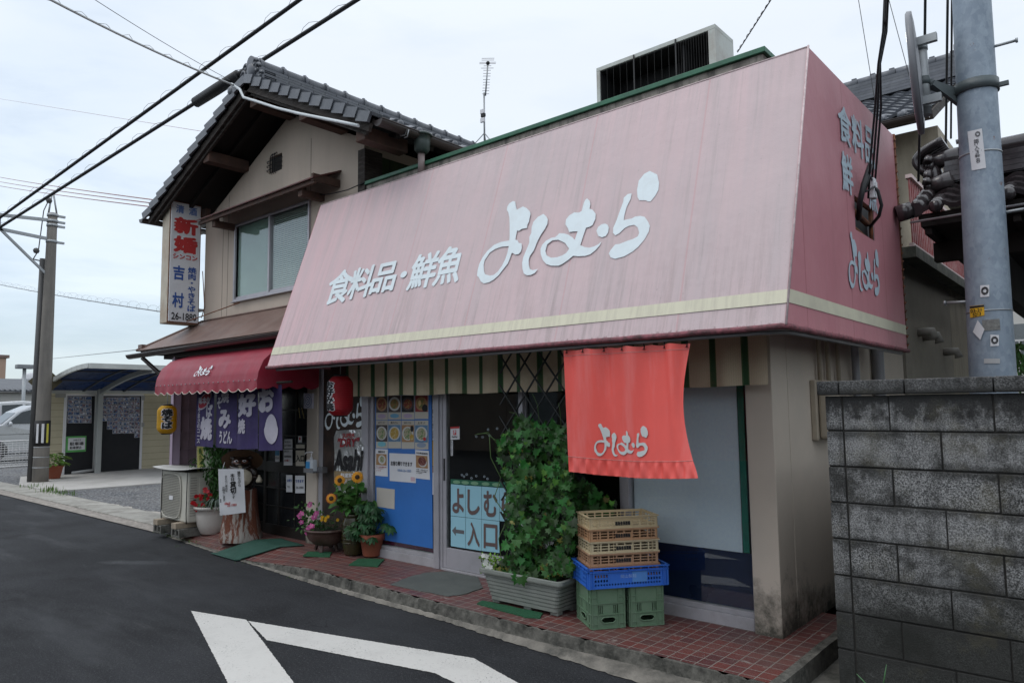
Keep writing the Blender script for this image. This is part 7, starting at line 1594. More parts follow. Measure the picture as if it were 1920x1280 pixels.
def tray(mt, label):
    T = thing('noodle_tray', (0, 0, 0), label, 'tray', 'stacked noodle trays')
    mb = MB()
    for i_, (p0, du, W_) in enumerate((((0, 0, 0), (1, 0, 0), TRW), ((TRW, 0, 0), (0, 1, 0), TRD), ((TRW, TRD, 0), (-1, 0, 0), TRW), ((0, TRD, 0), (0, -1, 0), TRD))):
        n_ = 8 if i_ % 2 == 0 else 5; cw = (W_-.03)/n_; cells = []
        for k in range(n_):
            u0 = .015+k*cw+.005; u1 = .015+(k+1)*cw-.005
            cells.append((u0, .052, u1, .064))
            if i_ % 2 == 1 or not (3 <= k <= 4 if i_ == 0 else False): cells += [(u0, .034, u1, .046), (u0, .016, u1, .028)]
        side(mb, p0, du, W_, TRH, cells, .004)
        du_ = V(du); nn = du_.cross(V((0, 0, 1))); P0 = V(p0)
        def slab(u0, u1, v0, v1, d0): mb.hexa([P0+du_*u0+V((0, 0, v0)), P0+du_*u1+V((0, 0, v0)), P0+du_*u1+V((0, 0, v0))+nn*d0, P0+du_*u0+V((0, 0, v0))+nn*d0, P0+du_*u0+V((0, 0, v1)), P0+du_*u1+V((0, 0, v1)), P0+du_*u1+V((0, 0, v1))+nn*d0, P0+du_*u0+V((0, 0, v1))+nn*d0])
        slab(-.008, W_+.008, TRH-.007, TRH, .009); slab(-.006, W_+.006, 0, .006, .007)
        for f_ in (.10, .33, .62, .90): slab(W_*f_, W_*f_+.004, 0, TRH, .006)
    mb.box((.004, .004, .002), (TRW-.004, TRD-.004, .006)); mb.build('body', mt, T)
    mb = MB(); put_text(mb, '福島信長製麺', quad([V((TRW*.37, -.0015, .046)), V((TRW*.59, -.0015, .046)), V((TRW*.59, -.0015, .020)), V((TRW*.37, -.0015, .020))]), .05); mb.build('lettering', BLACK, T)
    return T
zb = .123+gh+.014
labs = ['brown noodle tray sunk into the blue crate, lowest of the stack', 'tan noodle tray, second from the bottom of the stack', 'pale cream noodle tray in the middle of the stack', 'orange-tan noodle tray directly under the topmost cream tray', 'cream noodle tray, topmost and open on the stack']
for k in range(5):
    T = tray(TC[4-k], labs[k]); finish(T, .004+rnd.uniform(-.002, .002), .008, zb+.045+k*(TRH+.001), R(rnd.uniform(-.4, .4)))
# ================================================================ mats
def mat_(pts, z, mt, label, th=.012, name='doormat', ragged=.004):
    P_ = rag([tuple(p[:2]) for p in pts], .04, ragged); mb = MB(); mb.plate(P_, [], lambda u, v, w_: V((u, v, z+th-w_)), th); return tag(mb.build(name, mt), label, 'mat')
GRASSM = M('green_plastic_turf', (.010, .085, .035), .8, .35, 60, bump=1, bs=220)
GRYM = M('worn_grey_rubber', (.085, .095, .088), .8, .15, 3, (.14, .15, .14), .5, 3, .3, 80)
mat_([pZ(*p, .13) for p in ((733, 1094), (765, 1080), (800, 1072), (835, 1069), (897, 1080), (905, 1100), (870, 1112), (840, 1116), (790, 1106))], .121, GRYM, 'ragged dark grey rubber mat in front of the sliding door', .006, ragged=.008)
mat_([pZ(*p, .13) for p in ((654, 1058), (673, 1046), (721, 1047), (708, 1061))], .121, GRASSM, 'green turf mat under the terracotta pot', .010, 'turf_mat')
mat_([pZ(*p, .13) for p in ((568, 1041), (578, 1033), (622, 1034), (618, 1043))], .121, GRASSM, 'green turf mat under the brown bowl planter', .010, 'turf_mat')
mat_([pZ(*p, .13) for p in ((893, 1130), (905, 1124), (1018, 1148), (1012, 1157), (985, 1155))], .121, GRASSM, 'green turf strip under the long grey planter', .008, 'turf_mat')
a, b, c, d = pZ(395, 1034, .03), pZ(441, 1047, .03), pZ(570, 1024, .12), pZ(527, 1011, .12)
gm_ = quad([d, c, b, a]); mb = MB()
def matf(u, v): p = gm_(u, v); p.z = max(apron(p.x, p.y+.03), apron(p.x, p.y-.03), apron(p.x, p.y))+.012+.003*math.sin(u*5)*math.sin(v*4); return p
mb.grid(20, 30, matf); tag(mb.build('doormat', M('dark_green_door_mat', (.010, .060, .042), .75, .12, 3, (.04, .11, .085), .6, 2, .5, 200), solid=.010), 'long green doormat sloping from the entrance to the road', 'mat')
# ================================================================ pots and flowers
def pot(name, c, prof_, mt, label, n=32, rings=None):
    T = thing(name, c, label, 'pot'); mb = MB(); mb.lathe(prof_, c, n); mb.build('body', mt, T)
    return T
def soil_disc(T, c, r, z): mb = MB(); mb.lathe([(.001, z+.01), (r*.6, z+.006), (r, z)], c, 20); mb.build('soil', SOIL, T)
def gp(x, y, z=.12): return pZ(x, y, z)
# white round pot with red flowers
c = gp(383, 1004, .085)+V((-.10, .15, 0)); c.z = .085; PS_ = 1.14
W1 = pot('white_pot', c, [(a_*PS_, b_*PS_) for a_, b_ in [(.105, 0), (.12, .01), (.155, .09), (.175, .2), (.178, .262), (.198, .268), (.200, .295), (.185, .297), (.170, .27), (.165, .24)]], M('off_white_planter', (.52, .49, .45), .6, .05, 3, (.33, .30, .27), .5, 4), 'large off-white round pot with red flowers beside the outdoor unit'); soil_disc(W1, c, .185, .29)
FLW = thing('red_flower_plant', c+V((0, 0, .25)), 'bushy plant with red blossoms growing in the off-white pot', 'plant')
mb = MB(); mb2 = MB()
for k in range(330):
    r_ = .27*math.sqrt(rnd.random()); a = rnd.uniform(0, 6.283); p = c+V((r_*math.cos(a)*.95, r_*math.sin(a)*.8, .31+rnd.random()*(.25-.4*r_)+.0)); leaf(mb, p, rv()+V((0, 0, .3)), V((0, 0, 1))+rv()*.6, rnd.uniform(.035, .06), 'oval', .2, 1.3)
for x_, y_ in ((367, 930), (362, 942), (385, 918), (371, 956), (380, 945), (390, 933), (375, 936), (388, 921), (383, 957), (394, 928), (366, 945), (377, 928)):
    d_ = ray(x_, y_); t = ((c+V((.12, -.1, .4)))-CAM).dot(fw)/d_.dot(fw); p = CAM+d_*t
    for j in range(3): q_ = p+rv()*.014; blossom(mb2, q_, toward(q_)+rv()*.4, .026)
mb.build('foliage', G_MID, FLW); mb2.build('petals', M('red_petals', (.55, .01, .02), .55, .15, bump=0, island=.2, trans=.2), FLW)
SPD = thing('spider_plant', c+V((.15, -.05, .28)), 'grey-green spider plant arching over the rim of the off-white pot', 'plant')
mb = MB(); b_ = c+V((.16, -.03, .33))
for k in range(26):
    a = rnd.uniform(0, 6.283); r_ = rnd.uniform(.12, .24); pr = None
    pts = [b_+V((math.cos(a)*r_*t, math.sin(a)*r_*t, .16*math.sin(t*2.6)*(1.2-r_*2)-.10*t*t)) for t in (0, .25, .5, .75, 1)]
    sd_ = V((-math.sin(a), math.cos(a), 0)); ws = (.007, .009, .009, .006, .001)
    ii = [(mb.vert(p-sd_*w_), mb.vert(p+sd_*w_)) for p, w_ in zip(pts, ws)]
    for q0, q1 in zip(ii, ii[1:]): mb.face([q0[0], q0[1], q1[1], q1[0]])
mb.build('foliage', G_GREY, SPD)
# brown bowl planter
c = gp(600, 1036)+V((-.02, .09, 0)); c.z = .132
BWL = thing('bowl_planter', c, 'dark brown footed bowl planter with pink and yellow flowers', 'planter')
mb = MB(); mb.lathe([(.09, .055), (.13, .075), (.175, .12), (.205, .18), (.21, .205), (.222, .207), (.222, .225), (.20, .227), (.19, .20)], c, 32, None, 1.1)
mb.build('bowl', M('worn_brown_ceramic', (.055, .028, .022), .5, .3, 6, (.18, .14, .12), .5, 9, .3, 40), BWL)
mb = MB()
for a in (.5, 2.1, 3.6, 5.2): mb.bar(c+V((.10*math.cos(a), .10*math.sin(a), .075)), c+V((.125*math.cos(a), .12*math.sin(a), 0)), .035, .02)
mb.build('foot', MATS['worn_brown_ceramic'], BWL); soil_disc(BWL, c, .19, .20)
def at_depth(x, y, ref): d_ = ray(x, y); return CAM+d_*((V(ref)-CAM).dot(fw)/d_.dot(fw))
PKF = thing('pink_periwinkle', c+V((-.07, 0, .2)), 'pink periwinkle flowers on the left of the brown bowl planter', 'plant')
mb = MB(); mb2 = MB(); mb3 = MB()
for k in range(170):
    x_, y_ = rnd.gauss(586, 13), rnd.gauss(978, 18)
    if y_ > 1003 or y_ < 940: continue
    p = at_depth(x_, y_, c)+V((rnd.uniform(-.05, .05), rnd.uniform(-.07, .07), 0)); leaf(mb, p, rv()+V((0, 0, .2)), toward(p)+V((0, 0, .6))+rv()*.6, rnd.uniform(.035, .055), 'oval', .2, 1.2)
for x_, y_ in ((582, 946), (562, 966), (565, 978), (591, 968), (586, 971), (584, 986), (579, 990), (575, 997), (593, 962), (567, 962)):
    p = at_depth(x_, y_, c+V((.03, -.09, 0)))
    for j in range(2): q_ = p+rv()*.012; n__ = toward(q_)+rv()*.3; blossom(mb2, q_, n__, .027); mb3.ball(q_+n__.normalized()*.004, .004, 6)
mb.build('foliage', G_MID, PKF); mb2.build('petals', M('pink_petals', (.62, .13, .36), .55, .1, bump=0, island=.25, trans=.2), PKF); mb3.build('flower_centre', WPAP, PKF)
MGD = thing('yellow_marigold', c+V((.09, 0, .2)), 'ferny yellow marigolds on the right of the brown bowl planter', 'plant')
mb = MB(); mb2 = MB()
for k in range(900):
    x_, y_ = rnd.gauss(615, 12), rnd.gauss(990, 10)
    if y_ > 1005: continue
    p = at_depth(x_, y_, c)+V((rnd.uniform(-.06, .06), rnd.uniform(-.08, .08), 0)); leaf(mb, p, rv()+V((0, 0, .5)), rv(), rnd.uniform(.015, .032), 'oval', .2, .5)
for x_, y_ in ((604, 969), (611, 971), (615, 968), (610, 975), (585, 1001), (592, 1009), (603, 974), (633, 974)):
    p = at_depth(x_, y_, c+V((.03, -.12, 0))); blossom(mb2, p, toward(p), .02, 8); blossom(mb2, p+toward(p)*.006, toward(p), .013, 8)
mb.build('foliage', G_DARK, MGD); mb2.build('petals', M('yellow_petals', (.75, .42, .01), .55, .1, bump=0, trans=.2), MGD)
# tall glazed jar with sunflowers
c = gp(657, 1042)+V((-.03, .06, 0)); c.z = .122
JR = pot('glazed_jar', c, [(.075, 0), (.095, .02), (.112, .12), (.118, .24), (.115, .32), (.098, .37), (.096, .385), (.108, .39), (.110, .405), (.09, .408), (.084, .37)], M('olive_brown_glaze', (.035, .032, .012), .22, .4, 5, (.012, .010, .007), .7, 4, .15, 30, streak=(3, 3, .6)), 'tall dark olive-brown glazed jar holding the sunflowers')
mb = MB()
for k in range(6): mb.lathe([(.1185, .30-.035*k), (.1215, .305-.035*k), (.1185, .31-.035*k)], c, 32)
mb.build('throwing_ring', MATS['olive_brown_glaze'], JR)
SNF = thing('sunflower_plant', c+V((0, 0, .38)), 'sunflowers with broad leaves standing in the tall glazed jar', 'plant')
mb = MB(); heads = MB(); pet = MB(); pet2 = MB(); lf = MB()
for (x_, y_, r_, red_) in ((637, 900, .058, 0), (670, 894, .062, .5), (621, 934, .055, 1)):
    p = at_depth(x_, y_, c+V((.02, -.10, 0))); n_ = (toward(p)+V((0, 0, .15))).normalized(); u_ = n_.cross(V((0, 0, 1))).normalized(); w_ = n_.cross(u_)
    for layer in range(2):
        for k in range(15): a = k*2*math.pi/15+layer*.2; leaf(pet2 if red_ == 1 and layer == 0 else pet, p+n_*.004*layer, u_*math.cos(a)+w_*math.sin(a), n_, r_*(1-.1*layer), 'oval', .15, .95, .15)
    qm = n_.to_track_quat('Z', 'Y').to_matrix().to_4x4(); heads.ball(p+n_*.004, (.024, .024, .010), 14, qm)
    b_ = c+V((rnd.uniform(-.04, .04), rnd.uniform(-.03, .03), .38)); mb.tube([b_, b_.lerp(p, .5)+V((.02, 0, .05)), p-n_*.02-V((0, 0, .02)), p-n_*.004], .006, 6)
for k in range(85):
    x_, y_ = rnd.gauss(655, 13), rnd.uniform(905, 958); p = at_depth(x_, y_, c)+V((rnd.uniform(-.06, .08), rnd.uniform(-.08, .08), 0)); leaf(lf, p, V((rnd.uniform(-1, 1), rnd.uniform(-.6, .3), rnd.uniform(-.6, .2))), V((0, -.3, 1))+toward(p)*.5+rv()*.4, rnd.uniform(.06, .11), 'heart', .15, .9, .25)
for x_, y_, dx in ((618, 948, -1), (683, 912, 1), (640, 950, -.6)):
    p = at_depth(x_+10*(-dx), y_-6, c); leaf(lf, p, V((dx, -.3, -.5)), V((0, 0, 1))+toward(p), .12, 'heart', .1, 1, .2)
for k in range(9): b_ = c+V((rnd.uniform(-.05, .05), rnd.uniform(-.04, .04), .37)); mb.tube([b_, b_+V((rnd.uniform(-.1, .1), rnd.uniform(-.06, .06), .28))], .004, 5)
mb.build('stem', G_STEM, SNF); heads.build('flower_head', M('seed_disc', (.05, .028, .012), .9, .3, 60, bump=1, bs=200), SNF); pet.build('petals', M('sunflower_petals', (.78, .34, .01), .5, .12, bump=0, island=.12, trans=.2), SNF); pet2.build('petals', M('rust_sunflower_petals', (.55, .12, .01), .5, .2, bump=0), SNF); lf.build('foliage', leafmat('sunflower_leaf', (.055, .155, .028)), SNF)
# terracotta pot with umbrella plant
c = gp(690, 1046)+V((-.03, .07, 0)); c.z = .132
TCP = pot('terracotta_pot', c, [(.082, 0), (.088, .01), (.112, .155), (.128, .157), (.134, .215), (.118, .217), (.112, .19)], M('terracotta', (.30, .085, .045), .8, .12, 4, (.20, .10, .07), .5, 5, .15, 60), 'terracotta pot with a bushy umbrella plant on a green turf mat'); soil_disc(TCP, c, .113, .195)
UMB = thing('umbrella_plant', c+V((0, 0, .2)), 'dark glossy umbrella plant spreading from the terracotta pot', 'plant')
mb = MB(); st = MB()
for k in range(58):
    x_, y_ = rnd.gauss(688, 19), rnd.uniform(944, 1004)
    if x_ < 668 or abs(x_-688) > 46 or (y_ > 1008 and abs(x_-688) > 25): continue
    p = at_depth(x_, y_, c)+V((rnd.uniform(-.10, .10), rnd.uniform(-.13, .06), 0)); up_ = (V((0, 0, 1))+toward(p)*.7+rv()*.3).normalized(); u_ = up_.cross(V((1, 0, .1))).normalized(); w_ = up_.cross(u_)
    for j in range(8): a = j*math.pi/4+.2; leaf(mb, p, u_*math.cos(a)+w_*math.sin(a)-up_*.35, up_, rnd.uniform(.055, .078), 'oval', .12, 1.0, .25)
    st.tube([c+V((0, 0, .2)), (c+V((0, 0, .2))).lerp(p, .6)-V((0, 0, .02)), p], .0028, 4)
for x_, y_ in ((733, 990), (722, 985), (698, 1008), (702, 953), (655, 993)):
    p = at_depth(x_, y_, c+V((.05, -.12, 0))); up_ = (V((0, 0, 1))+toward(p)).normalized(); u_ = up_.cross(V((1, 0, .1))).normalized(); w_ = up_.cross(u_)
    for j in range(8): a = j*math.pi/4+.2; leaf(mb, p, u_*math.cos(a)+w_*math.sin(a)-up_*.3, up_, .075, 'oval', .12, 1.0, .25)
    st.tube([c+V((0, 0, .22)), p], .003, 4)
mb.build('foliage', leafmat('umbrella_leaf', (.022, .085, .024), isl=.5), UMB); st.build('stem', G_STEM, UMB)
# leafy pot at the carport
c = gp(100, 896, .04); c.z = .033
LFP = pot('terracotta_pot', c, [(.13, 0), (.14, .01), (.19, .26), (.21, .27), (.21, .30), (.18, .30)], MATS['terracotta'], 'terracotta pot with broad leaves beside the concrete pole'); soil_disc(LFP, c, .18, .27)
LPL = thing('leafy_plant', c+V((0, 0, .28)), 'bright broad-leaved plant in the pot beside the concrete pole', 'plant')
mb = MB()
for k in range(110): a = rnd.uniform(0, 6.283); r_ = rnd.uniform(.0, .26); p = c+V((math.cos(a)*r_, math.sin(a)*r_, .30+rnd.uniform(0, .30)*(1-r_*1.5))); leaf(mb, p, V((math.cos(a), math.sin(a), .3)), V((0, 0, 1))+rv()*.4, rnd.uniform(.14, .22), 'oval', .2, 1, .5)
mb.build('foliage', leafmat('bright_leaf', (.13, .24, .04)), LPL)
# greenery behind the outdoor unit
BSH = thing('bamboo_shrub', pZ(398, 985, .1)+V((-.2, .1, 0)), 'leafy green shrub between the purple wall and the raccoon statue', 'shrub')
mb = MB(); st = MB(); ref = V((-8.45, 4.58, .8))
for k in range(620):
    x_, y_ = rnd.gauss(402, 8), rnd.uniform(832, 925)
    if x_ < 388 or x_ > 430: continue
    p = at_depth(x_, y_, ref)+V((rnd.uniform(-.12, .12), rnd.uniform(-.08, .08), 0)); leaf(mb, p, V((rnd.uniform(-.8, .8), rnd.uniform(-.8, .8), -.8)), toward(p)+rv()*.7, rnd.uniform(.05, .08), 'oval', .15, .9)
for k in range(60):
    p = at_depth(rnd.gauss(365, 5), rnd.uniform(855, 900), ref+V((-.6, .05, 0))); leaf(mb, p, V((rnd.uniform(-.8, .8), rnd.uniform(-.8, .8), -.5)), toward(p)+rv()*.7, rnd.uniform(.05, .08), 'thin', .15, 1.6)
for k in range(7): p = at_depth(398+k*2, 985, ref); st.tube([p, p+V((rnd.uniform(-.1, .1), rnd.uniform(-.1, .1), .9))], .006, 5)
mb.build('foliage', G_MID, BSH); st.build('stem', G_STEM, BSH)
YB1 = thing('yellow_sign_strip', pY(376, 975, 4.42), 'narrow yellow upright sign strip with faint vertical writing behind the outdoor unit', 'sign')
def facing(px4, ref):
    n_ = CAM-V(ref); n_.z = 0; n_.normalize(); return [hit(ref, n_, x, y) for x, y in px4], n_
cc, n_ = facing([(370, 835), (381, 835), (381, 962), (370, 962)], V((-8.75, 4.5, .9)))
mb = MB(); d_ = n_*-.012; mb.hexa([cc[3], cc[2], cc[2]+d_, cc[3]+d_, cc[0], cc[1], cc[1]+d_, cc[0]+d_]); mb.build('board', M('pale_yellow_board', (.52, .50, .16), .7, .05, 3), YB1)
mb = MB(); put_text(mb, '焼肉うどん定食各種', sub(off(quad(cc), n_*.003), .25, .05, .7, .97), .02, True); mb.build('lettering', M('olive_ink', (.18, .16, .05), .8), YB1)
cc, n_ = facing([(383, 835), (399, 835), (399, 902), (383, 902)], V((-8.6, 4.55, .9)))
mb = MB(); d_ = n_*-.05; mb.hexa([cc[3], cc[2], cc[2]+d_, cc[3]+d_, cc[0], cc[1], cc[1]+d_, cc[0]+d_]); tag(mb.build('sign_box', M('pale_green_white', (.50, .54, .42), .6)), 'pale boxy upright sign half hidden by the shrub', 'sign')
# ================================================================ stump, raccoon statue, paper notice
c = V((-7.90, 4.35, .10))
s = NT('peeling_stump_wood'); st_ = s.noise(s.co((11, 11, 1.0)), 1, 7, .75, .3); cc_ = s.mix(s.rng(s.noise(s.co((20, 20, 1.5)), 1, 5, .7), .35, .65), (.16, .05, .025), (.10, .03, .018)); x, y, z = s.sep(s.co())
cc_ = s.mix(s.rng(s.math('SUBTRACT', st_, s.math('MULTIPLY', z, .22)), .46, .52), cc_, (.33, .30, .27)); s.set(Base_Color=cc_, Roughness=.9); s.bump(st_, .8, .02)
STP = thing('tree_stump', c, 'flared tree stump with peeling red-brown bark carrying the raccoon statue', 'stump')
mb = MB(); n_ = 40; rings = []
for z_, r_ in ((0, .240), (.02, .245), (.10, .225), (.25, .20), (.42, .182), (.56, .172), (.58, .16)): rings.append([c+V((math.cos(k*2*math.pi/n_)*r_*(1+.035*math.sin(k*.9)+.05*math.sin(k*.35+1)*(1-z_)), math.sin(k*2*math.pi/n_)*r_*(1+.035*math.sin(k*.9)), z_)) for k in range(n_)])
ids = loft(mb, rings); mb.face(ids[-1]); mb.build('trunk', s.m, STP)
fac = math.atan2(CAM.y-c.y, CAM.x-c.x)+R(-8)      # statue faces the road
RC = thing('raccoon_statue', (0, 0, 0), 'dark brown raccoon dog statue in a straw hat standing on the tree stump', 'statue')
mb = MB()
def el(c_, r_, rot=None): mb.ball(c_, r_, 24, rot)
# local frame: +X forward, Z up; height about .56
el((0, 0, .19), (.120, .135, .15)); el((.02, 0, .13), (.125, .13, .11)); el((0, 0, .30), (.085, .11, .07)); el((.015, 0, .405), (.085, .10, .085)); el((.085, 0, .385), (.055, .045, .038)); el((.125, 0, .392), (.018, .02, .015))
el((.01, .085, .475), (.02, .03, .03)); el((.01, -.085, .475), (.02, .03, .03))
el((.01, .13, .26), (.04, .035, .09), Matrix.Rotation(R(20), 4, 'X')); el((.01, -.13, .26), (.04, .035, .09), Matrix.Rotation(R(-20), 4, 'X')); el((.06, .15, .19), (.055, .03, .03)); el((.06, -.15, .19), (.055, .03, .03))
el((.04, .07, .02), (.08, .05, .035)); el((.04, -.07, .02), (.08, .05, .035)); el((-.12, 0, .08), (.07, .06, .06))
bo_ = mb.build('body', BLACK, RC)
rm = bo_.modifiers.new('r', 'REMESH'); rm.mode = 'VOXEL'; rm.voxel_size = .009; rm.use_smooth_shade = True
sm_ = bo_.modifiers.new('s', 'SMOOTH'); sm_.iterations = 4
dg = bpy.context.evaluated_depsgraph_get(); me = bpy.data.meshes.new_from_object(bo_.evaluated_get(dg)); bo_.modifiers.clear(); bo_.data = me
DKB = M('dark_brown_glazed_clay', (.020, .012, .009), .35, .3, 10); CRM = M('cream_glazed_clay', (.50, .45, .35), .4, .08, 6, (.3, .24, .16), .4, 8); RBR = M('reddish_brown_clay', (.11, .045, .025), .4, .2, 8)
me.materials.clear(); [me.materials.append(q) for q in (DKB, CRM, RBR)]
for p in me.polygons:
    q = p.center; p.use_smooth = True; i_ = 0
    if q.x > .035 and q.z < .315 and ((q.y/.115)**2+((q.z-.185)/.135)**2) < 1: i_ = 1
    if q.x > .045 and abs(q.y) < .016+.12*(.38-q.z)*.3 and .30 < q.z < .372: i_ = 1
    if q.x > .045 and q.z > .385 and ((abs(q.y)-.042)/.030)**2+((q.z-.425)/.030)**2 < 1: i_ = 2
    p.material_index = i_
for s_ in (-1, 1):
    mb = MB(); mb.ball((.083, s_*.038, .432), .019, 14); ey = mb.build('eye', WPAP, RC); mb = MB(); mb.ball((.098, s_*.038, .434), (.008, .011, .011), 12); mb.build('pupil', BLACK, ey)
mb = MB(); Mh = Matrix.Rotation(R(-58), 4, 'Y'); mb.lathe([(.205, 0), (.19, .012), (.12, .045), (.085, .085), (.03, .105), (.001, .108)], (-.045, 0, .43), 32, Mh); mb.lathe([(.205, -.004), (.12, .034), (.05, .05)], (-.045, 0, .43), 32, Mh); mb.build('hat', M('woven_straw', (.105, .055, .028), .8, .25, 20, bump=.8, bs=90), RC)
mb = MB(); mb.lathe([(.001, -.05), (.028, -.05), (.032, -.02), (.022, .02), (.010, .05), (.014, .055), (.014, .06), (.001, .06)], (.08, .185, .155), 16); mb.build('sake_flask', CRM, RC)
mb = MB(); mb.tube([(.09, -.10, .36), (.10, -.06, .335), (.105, 0, .33), (.10, .06, .335), (.09, .10, .36)], .003, 5); mb.tube([(.02, -.16, .42), (.03, -.19, .25)], .004, 5); mb.build('cord', STEEL, RC)
RC.location = c+V((.03, -.02, .575)); RC.rotation_euler = (0, 0, fac); RC.scale = (1.08, 1.12, .76)
PN = thing('paper_notice', (-7.62, 4.1, .3), 'large white handwritten paper notice hanging in front of the raccoon statue', 'notice')
cc, n_ = facing([(409, 879), (457, 879), (460.5, 960), (412, 966)], c+V((.27, -.14, .4)))
pq = quad(cc); mb = MB(); pf = lambda u, v, w_=0: pq(u, v)+n_*(.010*math.sin(u*4+v*3)+.006*math.sin(v*11+u*2)*(1-v)-.01*v); mb.grid(14, 20, pf); mb.build('sheet', WPAP, PN)
BRU = M('brush_ink', (.03, .03, .03), .8)
for body, r_, mt_, b_ in (('勝手ながら', (.74, .60, .86, .95), BRU, .02), ('本日', (.46, .74, .62, .90), BRU, .03), ('貸切', (.44, .46, .66, .72), BRU, .06), ('です', (.50, .34, .60, .45), BRU, .02), ('またのご来店を', (.24, .50, .34, .86), BRU, .01), ('お待ちします', (.13, .30, .24, .62), BRU, .01), ('吉', (.02, .28, .08, .36), BRU, .02)):
    mb = MB(); put_text(mb, body, off(sub(pf, *r_), n_*.005), b_, True, 3, 4); mb.build('lettering', mt_, PN)
for body, r_ in (('0868', (.20, .22, .42, .27)), ('26-1880', (.30, .175, .66, .225))): mb = MB(); put_text(mb, body, off(sub(pf, *r_), n_*.005), .02); mb.build('lettering', REDINK, PN)
# ================================================================ outdoor unit on timber and blocks
OU = thing('outdoor_unit', (-9.1, 4.25, .25), 'cream air conditioner outdoor unit strapped on timber at the left end of the step', 'air conditioner')
ox0, ox1, oy0, oy1, oz0, oz1 = -9.50, -8.74, 4.13, 4.42, .235, .835
CRU = M('cream_painted_unit', (.50, .485, .42), .55, .05, 3, (.34, .32, .27), .45, 4, .1)
mb = MB(); mb.box((ox0, oy0, oz0), (ox1, oy1, oz1)); mb.build('casing', CRU, OU, .015)
mb = MB(); gx_, gz_ = (ox0+.31), (oz0+oz1)/2
mb.plate([(gx_+(.27 if a % 2 else .27)*math.copysign(abs(math.cos(a*math.pi/16+.1))**.5, math.cos(a*math.pi/16+.1)), gz_+.27*math.copysign(abs(math.sin(a*math.pi/16+.1))**.5, math.sin(a*math.pi/16+.1))) for a in range(32)], [], lambda u, v, w_: V((u, oy0-.004+w_, v)), .003); fg = mb.build('fan_grille', M('dark_grille', (.16, .16, .155), .6), OU)
mb = MB()
for k in range(26): z_ = gz_-.25+k*.02; mb.box((gx_-.25, oy0-.014, z_), (gx_+.25, oy0-.008, z_+.005))
for k in range(18): x_ = gx_-.25+k*.0295; mb.box((x_, oy0-.010, gz_-.25), (x_+.003, oy0-.006, gz_+.25))
rg_ = [V((gx_+.27*math.copysign(abs(math.cos(a*math.pi/16+.1))**.5, math.cos(a*math.pi/16+.1)), oy0-.012, gz_+.27*math.copysign(abs(math.sin(a*math.pi/16+.1))**.5, math.sin(a*math.pi/16+.1)))) for a in range(33)]; mb.tube(rg_, .008, 6, False); mb.build('guard', CRU, fg)
mb = MB(); mb.box((gx_-.03, oy0-.018, gz_-.05), (gx_+.07, oy0-.014, gz_+.0)); mb.build('badge', WPAP, OU)
mb = MB(); mb.box((ox1+.0, oy0+.13, oz1-.28), (ox1+.018, oy0+.25, oz1-.07)); mb.box((ox1+.018, oy0+.15, oz1-.13), (ox1+.022, oy0+.23, oz1-.10)); mb.build('service_cover', CRU, OU, .004)
mb = MB()
for k in range(16): z_ = oz0+.08+k*.03; mb.box((ox1+.0005, oy0+.02, z_), (ox1+.003, oy0+.10, z_+.006))
mb.build('louvre', M('louvre_shadow', (.20, .19, .17), .8), OU)
mb = MB(); mb.grid(8, 6, lambda u, v: V((ox0-.10+(ox1-ox0+.24)*u, oy0-.07+(oy1-oy0+.16)*v, oz1+.022+.020*(u-.4)**2*4+.008*math.sin(v*5)+.03*max(0, .2-u)))); mb.build('top_board', M('weathered_white_board', (.50, .50, .48), .8, .1, 4, (.25, .22, .2), .5, 4, .2), OU, solid=.008)
mb = MB()
for x_ in (ox0+.06, ox1-.015): mb.tube([(x_, oy1+.01, oz0), (x_, oy1+.01, oz1+.015), (x_, oy0-.012, oz1+.015), (x_+.01, oy0-.018, oz1-.12), (x_+.005, oy0-.018, oz0+.1), (x_, oy0-.01, oz0-.01)], .006, 5)
mb.build('strap', BLACK, OU)
for k, (x_, nm) in enumerate(((ox0+.10, 'left'), (ox1-.16, 'right'))):
    mb = MB(); mb.box((x_-.06, oy0-.10, .165), (x_+.06, oy1+.05, .233)); tag(mb.build('timber_bearer', M('sawn_timber', (.33, .27, .20), .85, .2, 6, (.2, .17, .14), .5, 6, .4, 60, streak=(1, 6, 1)), bevel=.003), f'short sawn timber under the {nm} end of the outdoor unit', 'timber')
    mb = MB(); mb.plate([(-.10, .065), (.12, .065), (.12, .162), (-.10, .162)], [[(-.07, .085), (-.07, .145), (-.005, .145), (-.005, .085)], [(.025, .085), (.025, .145), (.09, .145), (.09, .085)]], lambda u, v, w_: V((x_+u, oy0-.08+w_, v)), .36); tag(mb.build('concrete_block', CONCD), f'mossy hollow concrete block under the {nm} timber bearer', 'block')
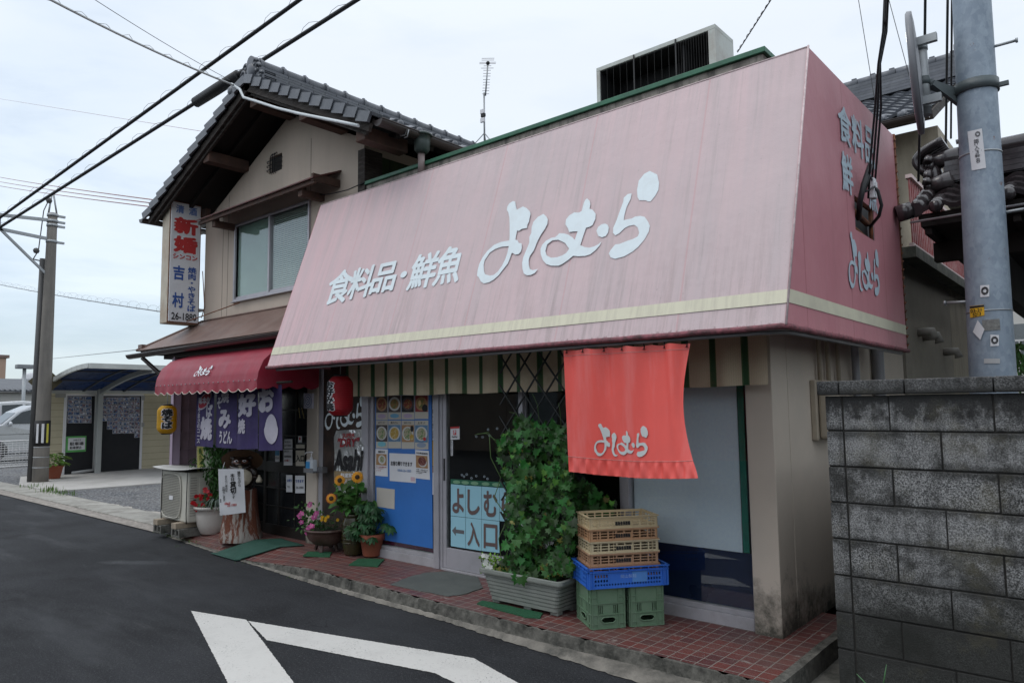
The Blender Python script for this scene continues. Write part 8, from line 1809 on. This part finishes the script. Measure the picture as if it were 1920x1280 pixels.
mb = MB(); mb.box((-8.60, 4.45, .1), (-8.2, 4.62, .60)); mb.box((-8.64, 4.42, .60), (-8.16, 4.64, .63)); tag(mb.build('low_stand', M('pale_bench_top', (.35, .35, .33), .7), bevel=.004), 'low pale-topped stand behind the red flowers', 'stand')
# bamboo leaves at far right
BL_ = thing('young_bamboo', pY(1905, 720, 9), 'thin young bamboo sprig right of the steel pole', 'plant')
mb = MB(); st = MB(); st.tube([pY(1897, 730, 9), pY(1900, 690, 9), pY(1905, 660, 9), pY(1915, 640, 9)], .008, 5)
for k in range(45):
    t = rnd.random(); p = pY(1903+rnd.uniform(-8, 14), 640+t*80, 9); leaf(mb, p, V((rnd.uniform(-1, 1), 0, -.5)), toward(p)+rv()*.5, rnd.uniform(.10, .18), 'thin', .1, 2.2, .3)
mb.build('foliage', leafmat('bamboo_leaf', (.09, .20, .05)), BL_); st.build('stem', G_STEM, BL_)
# weeds along kerbs
mb = MB()
def tuft(x, y, z, n, h, sp=.04):
    for k in range(n):
        a = rnd.uniform(0, 6.283); p = V((x+rnd.gauss(0, sp), y+rnd.gauss(0, sp), z)); leaf(mb, p, V((math.cos(a)*.5, math.sin(a)*.5, 1)), V((math.cos(a), math.sin(a), .2)), h*rnd.uniform(.5, 1.2), 'thin', .1, 1.3, .3)
for k in range(34): tuft(-15.0-2.7*rnd.random()**1.3, 4.93+rnd.gauss(0, .05), .03, 8, rnd.uniform(.03, .11), .08)
for k in range(46): tuft(-9.7+k*.045, 4.20-k*.0012, .01, 5, .035, .03)
for x_ in (-8.6, -7.1, -5.3, -3.4, -2.5, -6.1, -3.05, -4.4, -2.2): tuft(x_, 3.87+.01*(-x_-2)*1.3, .005, 12, .022, .04)
tag(mb.build('weeds', leafmat('weed_green', (.10, .17, .04)), origin=(0, 0, 0)), 'sparse grass and weeds growing along the kerb joints', 'weeds', kind='stuff')
mb = MB()
for (x_, y_, x2, y2) in ((1655, 1290, 1662, 1245), (1632, 1290, 1606, 1262)): a, b = pY(x_, y_, 4.0), pY(x2, y2, 3.98); mb.tube([a, a.lerp(b, .6), b], [.004, .003, .001], 5)
tag(mb.build('grass_blade', M('pale_grass_blade', (.10, .24, .10), .6)), 'two thin green grass blades at the foot of the block wall', 'grass')
